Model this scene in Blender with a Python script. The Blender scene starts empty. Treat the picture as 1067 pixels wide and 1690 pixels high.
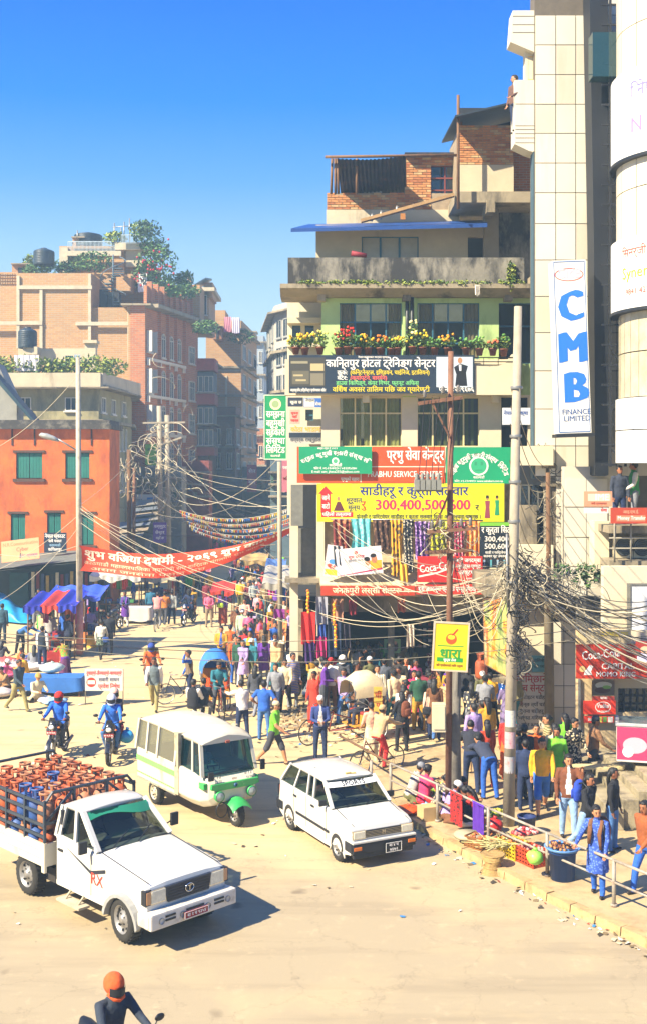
import bpy,bmesh,math,random
from mathutils import Vector,Matrix,Quaternion
R = math.radians
rnd = random.Random(7)
sc = bpy.context.scene
COL = sc.collection
# ------------------------------------------------------------------ camera, sky, sun, exposure
FPX,CAMH,CU,HV = 1900.0,7.8,533.5,765.0
cam = bpy.data.cameras.new('camera'); camo = bpy.data.objects.new('camera',cam); COL.objects.link(camo)
camo.location = (0,0,CAMH); camo.rotation_euler = (R(90),0,0)
cam.sensor_fit = 'VERTICAL'; cam.sensor_height = 24; cam.lens = 24 * FPX / 1690
cam.shift_y = -(845 - HV) / 1690
cam.clip_start = .3; cam.clip_end = 3000
sc.camera = camo
SUN_EL,SUN_AZ = 42,(-.82,-.57)            # elevation; horizontal direction towards the sun
world = bpy.data.worlds.new("World"); sc.world = world; world.use_nodes = True
wn,wl = world.node_tree.nodes,world.node_tree.links
bg = wn['Background']
sky = wn.new('ShaderNodeTexSky'); sky.sky_type = 'NISHITA'; sky.sun_disc = False
sky.sun_elevation = R(SUN_EL); sky.sun_rotation = math.atan2(SUN_AZ[0],SUN_AZ[1]); sky.air_density = 1.0; sky.dust_density = .6; sky.ozone_density = 3
tc = wn.new('ShaderNodeTexCoord'); sp = wn.new('ShaderNodeSeparateXYZ'); wl.new(tc.outputs['Generated'],sp.inputs[0])
ramp = wn.new('ShaderNodeValToRGB'); wl.new(sp.outputs[2],ramp.inputs[0])
cr = ramp.color_ramp
SKY_STOPS = [(0.0,(4.4,5.3,5.6)),(.10,(3.6,4.9,5.7)),(.18,(2.1,3.8,5.8)),(.237,(.75,2.6,5.9)),(.30,(.08,1.75,6.1)),(.38,(.0,1.2,6.0)),(1,(.2,1.4,5.6))]
cr.elements[0].position = 0; cr.elements[0].color = (*[c/7 for c in SKY_STOPS[0][1]],1)
cr.elements[1].position = 1; cr.elements[1].color = (*[c/7 for c in SKY_STOPS[-1][1]],1)
for p,c in SKY_STOPS[1:-1]:
 e = cr.elements.new(p); e.color = (*[k/7 for k in c],1)
vm = wn.new('ShaderNodeVectorMath'); vm.operation = 'SCALE'; vm.inputs['Scale'].default_value = 7; wl.new(ramp.outputs[0],vm.inputs[0])
mx = wn.new('ShaderNodeMix'); mx.data_type = 'RGBA'; mx.inputs[0].default_value = .96
wl.new(sky.outputs[0],mx.inputs[6]); wl.new(vm.outputs[0],mx.inputs[7]); wl.new(mx.outputs[2],bg.inputs[0])
bg.inputs[1].default_value = .06
sl = bpy.data.lights.new('sun','SUN'); sl.energy = 5; sl.angle = R(.6); sl.color = (1,.88,.68)
so = bpy.data.objects.new('sun',sl); COL.objects.link(so)
ch = math.cos(R(SUN_EL)); sd = Vector((SUN_AZ[0]*ch,SUN_AZ[1]*ch,math.sin(R(SUN_EL))))
so.rotation_euler = sd.to_track_quat('Z','Y').to_euler()
so.location = (-20,-10,40)
sc.view_settings.view_transform = 'Standard'; sc.view_settings.look = 'None'
sc.view_settings.exposure = 1.6; sc.view_settings.gamma = 1
sc.cycles.max_bounces = 5; sc.cycles.transparent_max_bounces = 12; sc.cycles.volume_bounces = 0
sc.cycles.use_denoising = True
sc.render.film_transparent = False
def W(u,v,y):                                # a point of the place from where it shows and its distance
 return Vector(((u - CU) * y / FPX,y,CAMH - (v - HV) * y / FPX))
def G(u,v,z=0.0):
 y = FPX * (CAMH - z) / (v - HV)
 return Vector(((u - CU) * y / FPX,y,z))
def V(*a): return Vector(a)
# ------------------------------------------------------------------ materials
def hx(s,k=1.0):
 s = s.lstrip('#'); o = []
 for i in (0,2,4):
  c = int(s[i:i+2],16) / 255
  c = c/12.92 if c <= .04045 else ((c+.055)/1.055)**2.4
  o.append(c*k)
 return tuple(o)
_M = {}
def mat(name,col='#808080',rough=.75,var=.18,scale=4,bump=.12,bs=30,metal=0,stain=None,coat=0,k=1.0,spec=.5,streak=0,emit=0):
 if name in _M: return _M[name]
 m = bpy.data.materials.new(name); m.use_nodes = True; _M[name] = m
 if isinstance(col,str): col = hx(col)
 col = [c*k for c in col]
 n,l = m.node_tree.nodes,m.node_tree.links
 b = n['Principled BSDF']; b.inputs['Roughness'].default_value = rough; b.inputs['Metallic'].default_value = metal
 b.inputs['Specular IOR Level'].default_value = spec
 if coat: b.inputs['Coat Weight'].default_value = coat; b.inputs['Coat Roughness'].default_value = .08
 if emit: b.inputs['Emission Strength'].default_value = emit; b.inputs['Emission Color'].default_value = (*col,1)
 if var <= 0:
  b.inputs['Base Color'].default_value = (*col,1); return m
 t = n.new('ShaderNodeTexCoord'); oi = n.new('ShaderNodeObjectInfo')
 add = n.new('ShaderNodeVectorMath'); add.operation = 'ADD'; l.new(t.outputs['Object'],add.inputs[0]); l.new(oi.outputs['Random'],add.inputs[1])
 src = add.outputs[0]
 if streak:
  mp = n.new('ShaderNodeVectorMath'); mp.operation = 'MULTIPLY'; mp.inputs[1].default_value = (1,1,1/streak); l.new(src,mp.inputs[0]); ssrc = mp.outputs[0]
 else: ssrc = src
 no = n.new('ShaderNodeTexNoise'); no.inputs['Scale'].default_value = scale; no.inputs['Detail'].default_value = 5; no.inputs['Roughness'].default_value = .65
 l.new(src,no.inputs['Vector'])
 r = n.new('ShaderNodeMapRange'); r.inputs[1].default_value = .3; r.inputs[2].default_value = .7; r.inputs[3].default_value = 1-var; r.inputs[4].default_value = 1+var
 l.new(no.outputs[0],r.inputs[0])
 mul = n.new('ShaderNodeVectorMath'); mul.operation = 'SCALE'; mul.inputs[0].default_value = col; l.new(r.outputs[0],mul.inputs['Scale'])
 out = mul.outputs[0]
 if stain:
  sc_,amt,lo,scol = stain[1],stain[2],stain[3] if len(stain) > 3 else .5,stain[0]
  if isinstance(scol,str): scol = hx(scol)
  n2 = n.new('ShaderNodeTexNoise'); n2.inputs['Scale'].default_value = sc_; n2.inputs['Detail'].default_value = 6; n2.inputs['Roughness'].default_value = .7
  l.new(ssrc,n2.inputs['Vector'])
  r2 = n.new('ShaderNodeMapRange'); r2.inputs[1].default_value = lo; r2.inputs[2].default_value = lo+.14; r2.inputs[3].default_value = 0; r2.inputs[4].default_value = amt
  l.new(n2.outputs[0],r2.inputs[0])
  mi = n.new('ShaderNodeMix'); mi.data_type = 'RGBA'; l.new(r2.outputs[0],mi.inputs[0]); l.new(out,mi.inputs[6]); mi.inputs[7].default_value = (*scol,1)
  out = mi.outputs[2]
 l.new(out,b.inputs['Base Color'])
 if bump:
  n3 = n.new('ShaderNodeTexNoise'); n3.inputs['Scale'].default_value = bs; n3.inputs['Detail'].default_value = 3; l.new(src,n3.inputs['Vector'])
  bp = n.new('ShaderNodeBump'); bp.inputs['Strength'].default_value = bump; bp.inputs['Distance'].default_value = .02
  l.new(n3.outputs[0],bp.inputs['Height']); l.new(bp.outputs[0],b.inputs['Normal'])
 return m
def brickmat(name,c1,c2,mortar,k=1.0,bw=.24,rh=.085,dirt='#6b5a48',damt=.5,ms=.012):
 if name in _M: return _M[name]
 m = bpy.data.materials.new(name); m.use_nodes = True; _M[name] = m
 n,l = m.node_tree.nodes,m.node_tree.links; b = n['Principled BSDF']; b.inputs['Roughness'].default_value = .9
 t = n.new('ShaderNodeTexCoord'); s = n.new('ShaderNodeSeparateXYZ'); l.new(t.outputs['Object'],s.inputs[0])
 a = n.new('ShaderNodeMath'); a.operation = 'ADD'; l.new(s.outputs[0],a.inputs[0]); l.new(s.outputs[1],a.inputs[1])
 c = n.new('ShaderNodeCombineXYZ'); l.new(a.outputs[0],c.inputs[0]); l.new(s.outputs[2],c.inputs[1])
 br = n.new('ShaderNodeTexBrick'); br.inputs['Scale'].default_value = 1; br.inputs['Brick Width'].default_value = bw; br.inputs['Row Height'].default_value = rh
 br.inputs['Mortar Size'].default_value = ms; br.inputs['Color1'].default_value = (*hx(c1,k),1); br.inputs['Color2'].default_value = (*hx(c2,k),1); br.inputs['Mortar'].default_value = (*hx(mortar,k),1)
 l.new(c.outputs[0],br.inputs['Vector'])
 n2 = n.new('ShaderNodeTexNoise'); n2.inputs['Scale'].default_value = .45; n2.inputs['Detail'].default_value = 8; n2.inputs['Roughness'].default_value = .75; l.new(t.outputs['Object'],n2.inputs['Vector'])
 r2 = n.new('ShaderNodeMapRange'); r2.inputs[1].default_value = .42; r2.inputs[2].default_value = .7; r2.inputs[4].default_value = damt; l.new(n2.outputs[0],r2.inputs[0])
 mi = n.new('ShaderNodeMix'); mi.data_type = 'RGBA'; l.new(r2.outputs[0],mi.inputs[0]); l.new(br.outputs[0],mi.inputs[6]); mi.inputs[7].default_value = (*hx(dirt,k),1)
 l.new(mi.outputs[2],b.inputs['Base Color'])
 bp = n.new('ShaderNodeBump'); bp.inputs['Strength'].default_value = .5; bp.inputs['Distance'].default_value = .02; bp.invert = True
 l.new(br.outputs[1],bp.inputs['Height']); l.new(bp.outputs[0],b.inputs['Normal'])
 return m
def glassmat(name,tint,refl=.25,rough=.03,opac=.35,base='#101820'):
 if name in _M: return _M[name]
 m = bpy.data.materials.new(name); m.use_nodes = True; _M[name] = m
 n,l = m.node_tree.nodes,m.node_tree.links; b = n['Principled BSDF']
 b.inputs['Base Color'].default_value = (*hx(base),1); b.inputs['Roughness'].default_value = rough; b.inputs['Specular IOR Level'].default_value = .8; b.inputs['IOR'].default_value = 1.6
 tr = n.new('ShaderNodeBsdfTransparent'); tr.inputs[0].default_value = (*hx(tint),1)
 mi = n.new('ShaderNodeMixShader'); mi.inputs[0].default_value = opac; l.new(tr.outputs[0],mi.inputs[1]); l.new(b.outputs[0],mi.inputs[2])
 l.new(mi.outputs[0],n['Material Output'].inputs[0]); return m
# ------------------------------------------------------------------ mesh builder
class MB:
 def __init__(s): s.v = []; s.f = []; s.m = []; s.sm = []; s.M = Matrix.Identity(4); s.mi = 0
 def add(s,vs,fs,mi=None,smooth=False):
  o = len(s.v); s.v += [tuple(s.M @ Vector(p)) for p in vs]
  for f in fs: s.f.append([o+i for i in f]); s.m.append(s.mi if mi is None else mi); s.sm.append(smooth)
  return s
 def box(s,c,d,rz=0,mi=None,M=None):
  x,y,z = d[0]/2,d[1]/2,d[2]/2
  vs = [Vector((a*x,b*y,e*z)) for a in (-1,1) for b in (-1,1) for e in (-1,1)]
  if M is not None: vs = [M @ p for p in vs]
  if rz: q = Matrix.Rotation(rz,3,'Z'); vs = [q @ p for p in vs]
  vs = [p + Vector(c) for p in vs]
  return s.add(vs,[(0,1,3,2),(4,6,7,5),(0,4,5,1),(2,3,7,6),(0,2,6,4),(1,5,7,3)],mi)
 def b2(s,a,b,mi=None):                  # box from corner to corner
  a,b = Vector(a),Vector(b); return s.box((a+b)/2,[abs(k) for k in (b-a)],mi=mi)
 def beam(s,a,b,w,h=None,mi=None,up=(0,0,1)):
  a,b = Vector(a),Vector(b); h = h or w; d = (b-a); L = d.length
  if L < 1e-6: return s
  d.normalize(); u = Vector(up)
  if abs(d.dot(u)) > .98: u = Vector((0,1,0))
  sx = d.cross(u).normalized(); sz = sx.cross(d)
  vs = [p + sx*(i*w/2) + sz*(j*h/2) for p in (a,b) for i,j in ((-1,-1),(1,-1),(1,1),(-1,1))]
  return s.add(vs,[(0,3,2,1),(4,5,6,7),(0,1,5,4),(1,2,6,5),(2,3,7,6),(3,0,4,7)],mi)
 def tube(s,pts,r,n=8,mi=None,cap=True,ry=None,up=None,smooth=True):
  pts = [Vector(p) for p in pts]; N = len(pts)
  rs = r if isinstance(r,(list,tuple)) else [r]*N
  rys = (ry if isinstance(ry,(list,tuple)) else [ry]*N) if ry is not None else rs
  vs = []; nx = Vector(up) if up is not None else None
  for i,p in enumerate(pts):
   d = (pts[min(i+1,N-1)] - pts[max(i-1,0)])
   d = d.normalized() if d.length > 1e-9 else Vector((0,0,1))
   if nx is None: nx = Vector((1,0,0)) if abs(d.x) < .9 else Vector((0,1,0))
   nx = nx - d*nx.dot(d)
   if nx.length < 1e-4: nx = d.orthogonal()
   nx.normalize(); ny = d.cross(nx)
   for k in range(n):
    a = 2*math.pi*k/n; vs.append(p + nx*(math.cos(a)*rs[i]) + ny*(math.sin(a)*rys[i]))
  fs = []
  for i in range(N-1):
   for k in range(n): fs.append((i*n+k,i*n+(k+1) % n,(i+1)*n+(k+1) % n,(i+1)*n+k))
  s.add(vs,fs,mi,smooth)
  if cap:
   o = len(s.v) - len(vs)
   s.f.append([o+k for k in range(n)][::-1]); s.f.append([o+(N-1)*n+k for k in range(n)])
   q = s.mi if mi is None else mi; s.m += [q,q]; s.sm += [False,False]
  return s
 def lathe(s,prof,n=16,c=(0,0,0),ax='z',mi=None,smooth=True):
  vs = []; c = Vector(c)
  for r,h in prof:
   for k in range(n):
    a = 2*math.pi*k/n; x,y = r*math.cos(a),r*math.sin(a)
    vs.append(c + (Vector((x,y,h)) if ax == 'z' else Vector((h,x,y)) if ax == 'x' else Vector((y,h,x))))
  fs = [(i*n+k,i*n+(k+1) % n,(i+1)*n+(k+1) % n,(i+1)*n+k) for i in range(len(prof)-1) for k in range(n)]
  return s.add(vs,fs,mi,smooth)
 def prism(s,poly,lo,hi,ax='y',mi=None):   # poly in the other two axes
  def P(a,b,h): return (a,h,b) if ax == 'y' else (h,a,b) if ax == 'x' else (a,b,h)
  n = len(poly); vs = [P(a,b,lo) for a,b in poly] + [P(a,b,hi) for a,b in poly]
  fs = [list(range(n)),list(range(2*n-1,n-1,-1))] + [(i,i+n,(i+1) % n+n,(i+1) % n) for i in range(n)]
  return s.add(vs,fs,mi)
 def loft(s,rings,mi=None,cap=True,smooth=True,closed=True):
  n = len(rings[0]); vs = [p for r in rings for p in r]; fs = []
  for i in range(len(rings)-1):
   for k in range(n if closed else n-1): fs.append((i*n+k,i*n+(k+1) % n,(i+1)*n+(k+1) % n,(i+1)*n+k))
  s.add(vs,fs,mi,smooth)
  if cap:
   o = len(s.v)-len(vs); q = s.mi if mi is None else mi
   s.f.append([o+k for k in range(n)][::-1]); s.f.append([o+(len(rings)-1)*n+k for k in range(n)]); s.m += [q,q]; s.sm += [False,False]
  return s
 def ball(s,c,r,n=10,m=6,mi=None):
  c = Vector(c); r = r if isinstance(r,(tuple,list)) else (r,r,r)
  rings = []
  for i in range(m+1):
   t = math.pi*i/m; t = min(max(t,.02),math.pi-.02)
   rings.append([c + Vector((r[0]*math.sin(t)*math.cos(2*math.pi*k/n),r[1]*math.sin(t)*math.sin(2*math.pi*k/n),r[2]*math.cos(t)*-1)) for k in range(n)])
  return s.loft(rings,mi)
 def grid(s,fn,nu,nv,mi=None,smooth=True,thick=0):
  vs = [Vector(fn(i/nu,j/nv)) for j in range(nv+1) for i in range(nu+1)]
  fs = [(j*(nu+1)+i,j*(nu+1)+i+1,(j+1)*(nu+1)+i+1,(j+1)*(nu+1)+i) for j in range(nv) for i in range(nu)]
  return s.add(vs,fs,mi,smooth)
 def quad(s,a,b,c,d,mi=None): return s.add([a,b,c,d],[(0,1,2,3)],mi)
 def mesh(s,name,mats,bevel=0,fix=True):
  me = bpy.data.meshes.new(name); me.from_pydata(s.v,[],s.f); me.polygons.foreach_set('material_index',s.m); me.polygons.foreach_set('use_smooth',s.sm)
  for m in (mats if isinstance(mats,(list,tuple)) else [mats]): me.materials.append(m)
  if fix or bevel:
   bm = bmesh.new(); bm.from_mesh(me)
   if bevel: bmesh.ops.bevel(bm,geom=[e for e in bm.edges if len(e.link_faces) == 2 and e.calc_face_angle(0) > .5],offset=bevel,segments=2,affect='EDGES',profile=.6)
   bmesh.ops.recalc_face_normals(bm,faces=bm.faces[:]); bm.to_mesh(me); bm.free()
  me.update(); return me
 def build(s,name,mats,parent=None,loc=None,rz=0,bevel=0,fix=True,**kw):
  o = bpy.data.objects.new(name,s.mesh(name,mats,bevel,fix)); COL.objects.link(o)
  if parent is not None: o.parent = parent
  if loc is not None: o.location = loc
  if rz: o.rotation_euler.z = rz
  return tag(o,**kw)
def tag(o,label=None,cat=None,group=None,kind=None):
 if label: o['label'] = label
 if cat: o['category'] = cat
 if group: o['group'] = group
 if kind: o['kind'] = kind
 return o
def empty(name,loc=(0,0,0),rz=0,**kw):
 o = bpy.data.objects.new(name,None); COL.objects.link(o); o.location = loc; o.rotation_euler.z = rz; return tag(o,**kw)
def inst(name,me,parent=None,loc=(0,0,0),rz=0,scale=None,**kw):
 o = bpy.data.objects.new(name,me); COL.objects.link(o); o.parent = parent; o.location = loc; o.rotation_euler.z = rz
 if scale is not None: o.scale = scale
 return tag(o,**kw)
def copy_tree(o,parent=None,**kw):
 c = o.copy(); COL.objects.link(c); c.parent = parent
 for chd in o.children: copy_tree(chd,c)
 return tag(c,**kw)
def sag(a,b,drop,n=14):
 a,b = Vector(a),Vector(b)
 return [a.lerp(b,i/n) - Vector((0,0,drop*4*(i/n)*(1-i/n))) for i in range(n+1)]
# ------------------------------------------------------------------ lettering
def text_mesh(body,h,maxw=None,bold=0,al='C',sx=1.0):
 cu = bpy.data.curves.new('t','FONT'); cu.body = body; cu.size = 1; cu.align_x = {'C': 'CENTER','L': 'LEFT','R': 'RIGHT'}[al]; cu.align_y = 'CENTER'; cu.resolution_u = 2; cu.space_line = 1.0
 cu.offset = .008 if bold and not body.isascii() else 0
 o = bpy.data.objects.new('t',cu); me = bpy.data.meshes.new_from_object(o); bpy.data.objects.remove(o); bpy.data.curves.remove(cu)
 n = len(me.vertices)
 if not n: return None
 xs = [v.co.x for v in me.vertices]; w = max(xs)-min(xs); k = h/.72
 kx = k*sx
 if maxw and w*kx > maxw: kx = maxw/w
 vs = [(v.co.x*kx,0,v.co.y*k) for v in me.vertices]; fs = [list(p.vertices) for p in me.polygons]
 bpy.data.meshes.remove(me); return vs,fs
def letters(mb,body,x,z,h,maxw=None,bold=1,al='C',mi=0,sx=1.0,y=-.006,rot=0):
 r = text_mesh(body,h,maxw,bold,al,sx)
 if not r: return mb
 vs,fs = r; q = Matrix.Rotation(-rot,3,'Y')
 vs = [q @ Vector(p) for p in vs]
 mb.add([(p.x+x,y,p.z+z) for p in vs],fs,mi)
 if bold:
  for i in range(1,bold+1): mb.add([(p.x+x+h*.035*i,y-.0006*i,p.z+z+h*.01*i) for p in vs],fs,mi)
 return mb
def ink(c): return mat('print '+c,c,rough=.55,var=0)
def sign(name,label,a,w,h,col,lines,cat='sign',rz=0,t=.05,frame=None,group=None,tilt=0,shapes=None,rx=0,bcol=None,bm=None):
 """board whose lower left front corner is at a; lines: (text, x 0..1, z 0..1, height, colour, maxw frac, align, bold)"""
 M = bm or mat('board '+col,col,rough=.5,var=.07,scale=1.5,bump=.05,bs=8,stain=('#7a6a50',1.2,.35,.62),streak=4)
 mb = MB(); mb.b2((0,0,0),(w,t,h))
 o = mb.build(name,M,label=label,cat=cat,group=group)
 o.location = a; o.rotation_euler = (rx,tilt,rz)
 if frame:
  f = MB(); e = .035
  f.b2((-e,-.012,-e),(w+e,t+.01,0)); f.b2((-e,-.012,h),(w+e,t+.01,h+e)); f.b2((-e,-.012,0),(0,t+.01,h)); f.b2((w,-.012,0),(w+e,t+.01,h))
  f.build('frame',mat('frame '+frame,frame,rough=.5),o)
 if shapes:
  by = {}
  for q in shapes: by.setdefault(q[0],[]).append(q[1])
  for i,(c,ps) in enumerate(by.items()):
   m2 = MB()
   for p in ps: m2.add([(x*w,-.003-.0007*i,z*h) for x,z in p],[list(range(len(p)))])
   m2.build('printed_picture',ink(c),o,fix=False)
 by = {}
 for L in lines:
  by.setdefault(L[4],[]).append(L)
 for c,ls in by.items():
  m2 = MB()
  for L in ls:
   L = list(L)+[None]*(10-len(L))
   letters(m2,L[0],L[1]*w,L[2]*h,L[3],(L[5] or .95)*w,1 if L[7] is None else L[7],L[6] or 'C',rot=L[8] or 0)
  if m2.v: m2.build('lettering',ink(c),o,fix=False)
 return o
def ell(cx,cz,rx,rz,n=20): return [(cx+rx*math.cos(2*math.pi*i/n),cz+rz*math.sin(2*math.pi*i/n)) for i in range(n)]
def rect(x0,z0,x1,z1): return [(x0,z0),(x1,z0),(x1,z1),(x0,z1)]
# ------------------------------------------------------------------ world-coordinate roots
WR = {}
def wroot(name,base,**kw):
 o = empty(name,base,**kw); WR[o.name] = Vector(base); return o
_ob = MB.build
def _build(s,name,mats,parent=None,**kw):
 o = _ob(s,name,mats,parent,**kw)
 if parent is not None and parent.name in WR: o.matrix_parent_inverse = Matrix.Translation(-WR[parent.name])
 return o
MB.build = _build
_oi = inst
def inst(name,me,parent=None,loc=(0,0,0),rz=0,scale=None,**kw):
 o = _oi(name,me,parent,loc,rz,scale,**kw)
 if parent is not None and parent.name in WR: o.matrix_parent_inverse = Matrix.Translation(-WR[parent.name])
 return o
def bp(mb,u0,v0,u1,v1,y,d,mi=None):      # box whose front face shows at these picture coordinates when it stands at distance y
 a,b = W(u0,v1,y),W(u1,v0,y); return mb.b2(a,(b.x,y+d,b.z),mi)
def wallgrid(mb,x0,z0,x1,z1,y,d,holes,mi=None):
 xs = sorted({x0,x1,*[min(max(h[i],x0),x1) for h in holes for i in (0,2)]}); zs = sorted({z0,z1,*[min(max(h[i],z0),z1) for h in holes for i in (1,3)]})
 for i in range(len(xs)-1):
  for j in range(len(zs)-1):
   cx,cz = (xs[i]+xs[i+1])/2,(zs[j]+zs[j+1])/2
   if any(h[0] < cx < h[2] and h[1] < cz < h[3] for h in holes): continue
   mb.b2((xs[i],y,zs[j]),(xs[i+1],y+d,zs[j+1]),mi)
def hole(u0,v0,u1,v1,y):
 a,b = W(u0,v1,y),W(u1,v0,y); return (a.x,a.z,b.x,b.z)
GL = glassmat('window glass','#c0d0d0',opac=.2,base='#0d1a22')
GLD = glassmat('dark window glass','#405058',opac=.75,base='#0c161d')
CONC = mat('weathered concrete','#8d8168',var=.2,scale=1.2,stain=('#2e2a24',.9,.75,.5),streak=3,bump=.25,bs=12)
CONCL = mat('pale plaster','#b9ab8c',var=.12,scale=1.0,stain=('#6a5c46',.8,.6,.56),streak=4,bump=.15,bs=12)
CREAM = mat('cream wall paint','#c6ba9c',var=.08,scale=1.5,stain=('#7d6a4a',1.1,.45,.6),streak=6,bump=.08)
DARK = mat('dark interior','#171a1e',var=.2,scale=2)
BLACK = mat('black steel','#15171b',rough=.5,var=.1)
STEEL = mat('galvanised steel','#8c8c88',rough=.4,metal=.6,var=.12,scale=9)
RUST = mat('rusty steel pole','#74503a',rough=.8,var=.3,scale=6,stain=('#4a2614',3,.7,.5))
WOOD = mat('weathered timber','#6a4c30',rough=.85,var=.25,scale=5,stain=('#33251a',4,.6,.5),streak=8)
LEAF = [mat('leaf green','#48682a',rough=.6,var=.3,scale=3,bump=0),mat('leaf dark','#2c4a22',rough=.6,var=.3,scale=3,bump=0),mat('leaf yellow green','#7f8a2c',rough=.6,var=.3,scale=3,bump=0)]
def foliage(mb,c,r,n,mi=0,s=.12,rr=rnd):
 c = Vector(c)
 for _ in range(n):
  while True:
   p = Vector((rr.uniform(-1,1),rr.uniform(-1,1),rr.uniform(-1,1)))
   if p.length < 1: break
  p = Vector((p.x*r[0],p.y*r[1],p.z*r[2])) + c
  a = Vector((rr.gauss(0,1),rr.gauss(0,1),rr.gauss(0,1))).normalized(); b = a.orthogonal().normalized(); k = s*rr.uniform(.6,1.4)
  mb.add([p-a*k,p+b*k*.45,p+a*k,p-b*k*.45],[(0,1,2,3)],mi + (rr.random() < .3))
def plant(name,label,c,r,n,s=.12,group=None,mats=None,cat='plant',stem=None):
 o = wroot(name,(c[0],c[1],c[2]-r[2]),label=label,cat=cat,group=group)
 mb = MB(); foliage(mb,c,r,n,s=s); mb.build('foliage',mats or [LEAF[0],LEAF[1]],o,fix=False)
 if stem:
  m2 = MB()
  for k in range(4): m2.tube([(c[0]+rnd.uniform(-.3,.3)*r[0],c[1],c[2]-r[2]),(c[0]+rnd.uniform(-.8,.8)*r[0],c[1]+rnd.uniform(-.5,.5)*r[1],c[2]+r[2]*.6)],[.03,.01],5)
  m2.build('stem',WOOD,o)
 return o
# ------------------------------------------------------------------ ground
gm = bpy.data.materials.new('dusty road surface'); gm.use_nodes = True
n,l = gm.node_tree.nodes,gm.node_tree.links; b = n['Principled BSDF']; b.inputs['Roughness'].default_value = .92; b.inputs['Specular IOR Level'].default_value = .2
t = n.new('ShaderNodeTexCoord')
def nz(scale,det=6,rough=.65,vec=None):
 q = n.new('ShaderNodeTexNoise'); q.inputs['Scale'].default_value = scale; q.inputs['Detail'].default_value = det; q.inputs['Roughness'].default_value = rough; l.new(vec or t.outputs['Object'],q.inputs['Vector']); return q
def mr(s,a,b_,c=0,d=1):
 q = n.new('ShaderNodeMapRange'); q.inputs[1].default_value = a; q.inputs[2].default_value = b_; q.inputs[3].default_value = c; q.inputs[4].default_value = d; l.new(s,q.inputs[0]); return q.outputs[0]
def mixc(f,a,b_):
 q = n.new('ShaderNodeMix'); q.data_type = 'RGBA'; l.new(f,q.inputs[0])
 for i,x in ((6,a),(7,b_)):
  if isinstance(x,str): q.inputs[i].default_value = (*hx(x),1)
  else: l.new(x,q.inputs[i])
 return q.outputs[2]
dust,asph = '#c0aa7c','#9a8c70'
sx = n.new('ShaderNodeSeparateXYZ'); l.new(t.outputs['Object'],sx.inputs[0])
zone = mr(sx.outputs[1],20,28)
n1 = nz(.28,7); z2 = n.new('ShaderNodeMath'); z2.operation = 'ADD'; l.new(zone,z2.inputs[0]); l.new(mr(n1.outputs[0],.3,.7,-.45,.45),z2.inputs[1])
base = mixc(z2.outputs[0],asph,dust)
mp = n.new('ShaderNodeMapping'); mp.inputs['Rotation'].default_value = (0,0,R(38)); mp.inputs['Scale'].default_value = (.18,1.6,1); l.new(t.outputs['Object'],mp.inputs[0])
tr = nz(1.0,4,.6,mp.outputs[0]); base = mixc(mr(tr.outputs[0],.5,.72,0,.5),base,'#7a6d58')
pt = nz(2.2,8,.75); base = mixc(mr(pt.outputs[0],.56,.7,0,.4),base,'#c4ae88')
sk = nz(.9,9,.8); base = mixc(mr(sk.outputs[0],.62,.72,0,.5),base,'#5d5140')
fine = nz(60,3,.7); base = mixc(mr(fine.outputs[0],.55,.8,0,.4),base,'#5f5444')
vc = n.new('ShaderNodeTexVoronoi'); vc.feature = 'DISTANCE_TO_EDGE'; vc.inputs['Scale'].default_value = .55; wv = nz(1.6,5,.7); wa = n.new('ShaderNodeVectorMath'); wa.operation = 'ADD'; l.new(t.outputs['Object'],wa.inputs[0]); l.new(wv.outputs[1],wa.inputs[1]); l.new(wa.outputs[0],vc.inputs['Vector'])
cm = n.new('ShaderNodeMath'); cm.operation = 'MULTIPLY'; l.new(mr(vc.outputs[0],.003,.010,.2,0),cm.inputs[0]); l.new(mr(sk.outputs[0],.40,.52),cm.inputs[1]); base = mixc(cm.outputs[0],base,'#4a4034')
oil = nz(1.5,2,.4); base = mixc(mr(oil.outputs[0],.70,.78,0,.55),base,'#5a4c3c')
l.new(base,b.inputs['Base Color'])
bpn = n.new('ShaderNodeBump'); bpn.inputs['Strength'].default_value = .35; bpn.inputs['Distance'].default_value = .02; l.new(fine.outputs[0],bpn.inputs['Height']); l.new(bpn.outputs[0],b.inputs['Normal'])
mb = MB(); mb.quad((-400,-60,0),(400,-60,0),(400,700,0),(-400,700,0)); mb.build('ground',gm,kind='structure',fix=False)
# low hills beyond the town
mb = MB()
for i in range(40):
 a,b2_ = -300+i*15,-285+i*15
 h = lambda q: 16+7*math.sin(q*.013)+5*math.sin(q*.041+1)
 mb.quad((a,480,-1),(b2_,480,-1),(b2_,520,h(b2_)),(a,520,h(a)))
mb.build('hills',mat('distant hill','#5a6a58',var=.2,scale=.05),kind='structure',fix=False)
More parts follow.
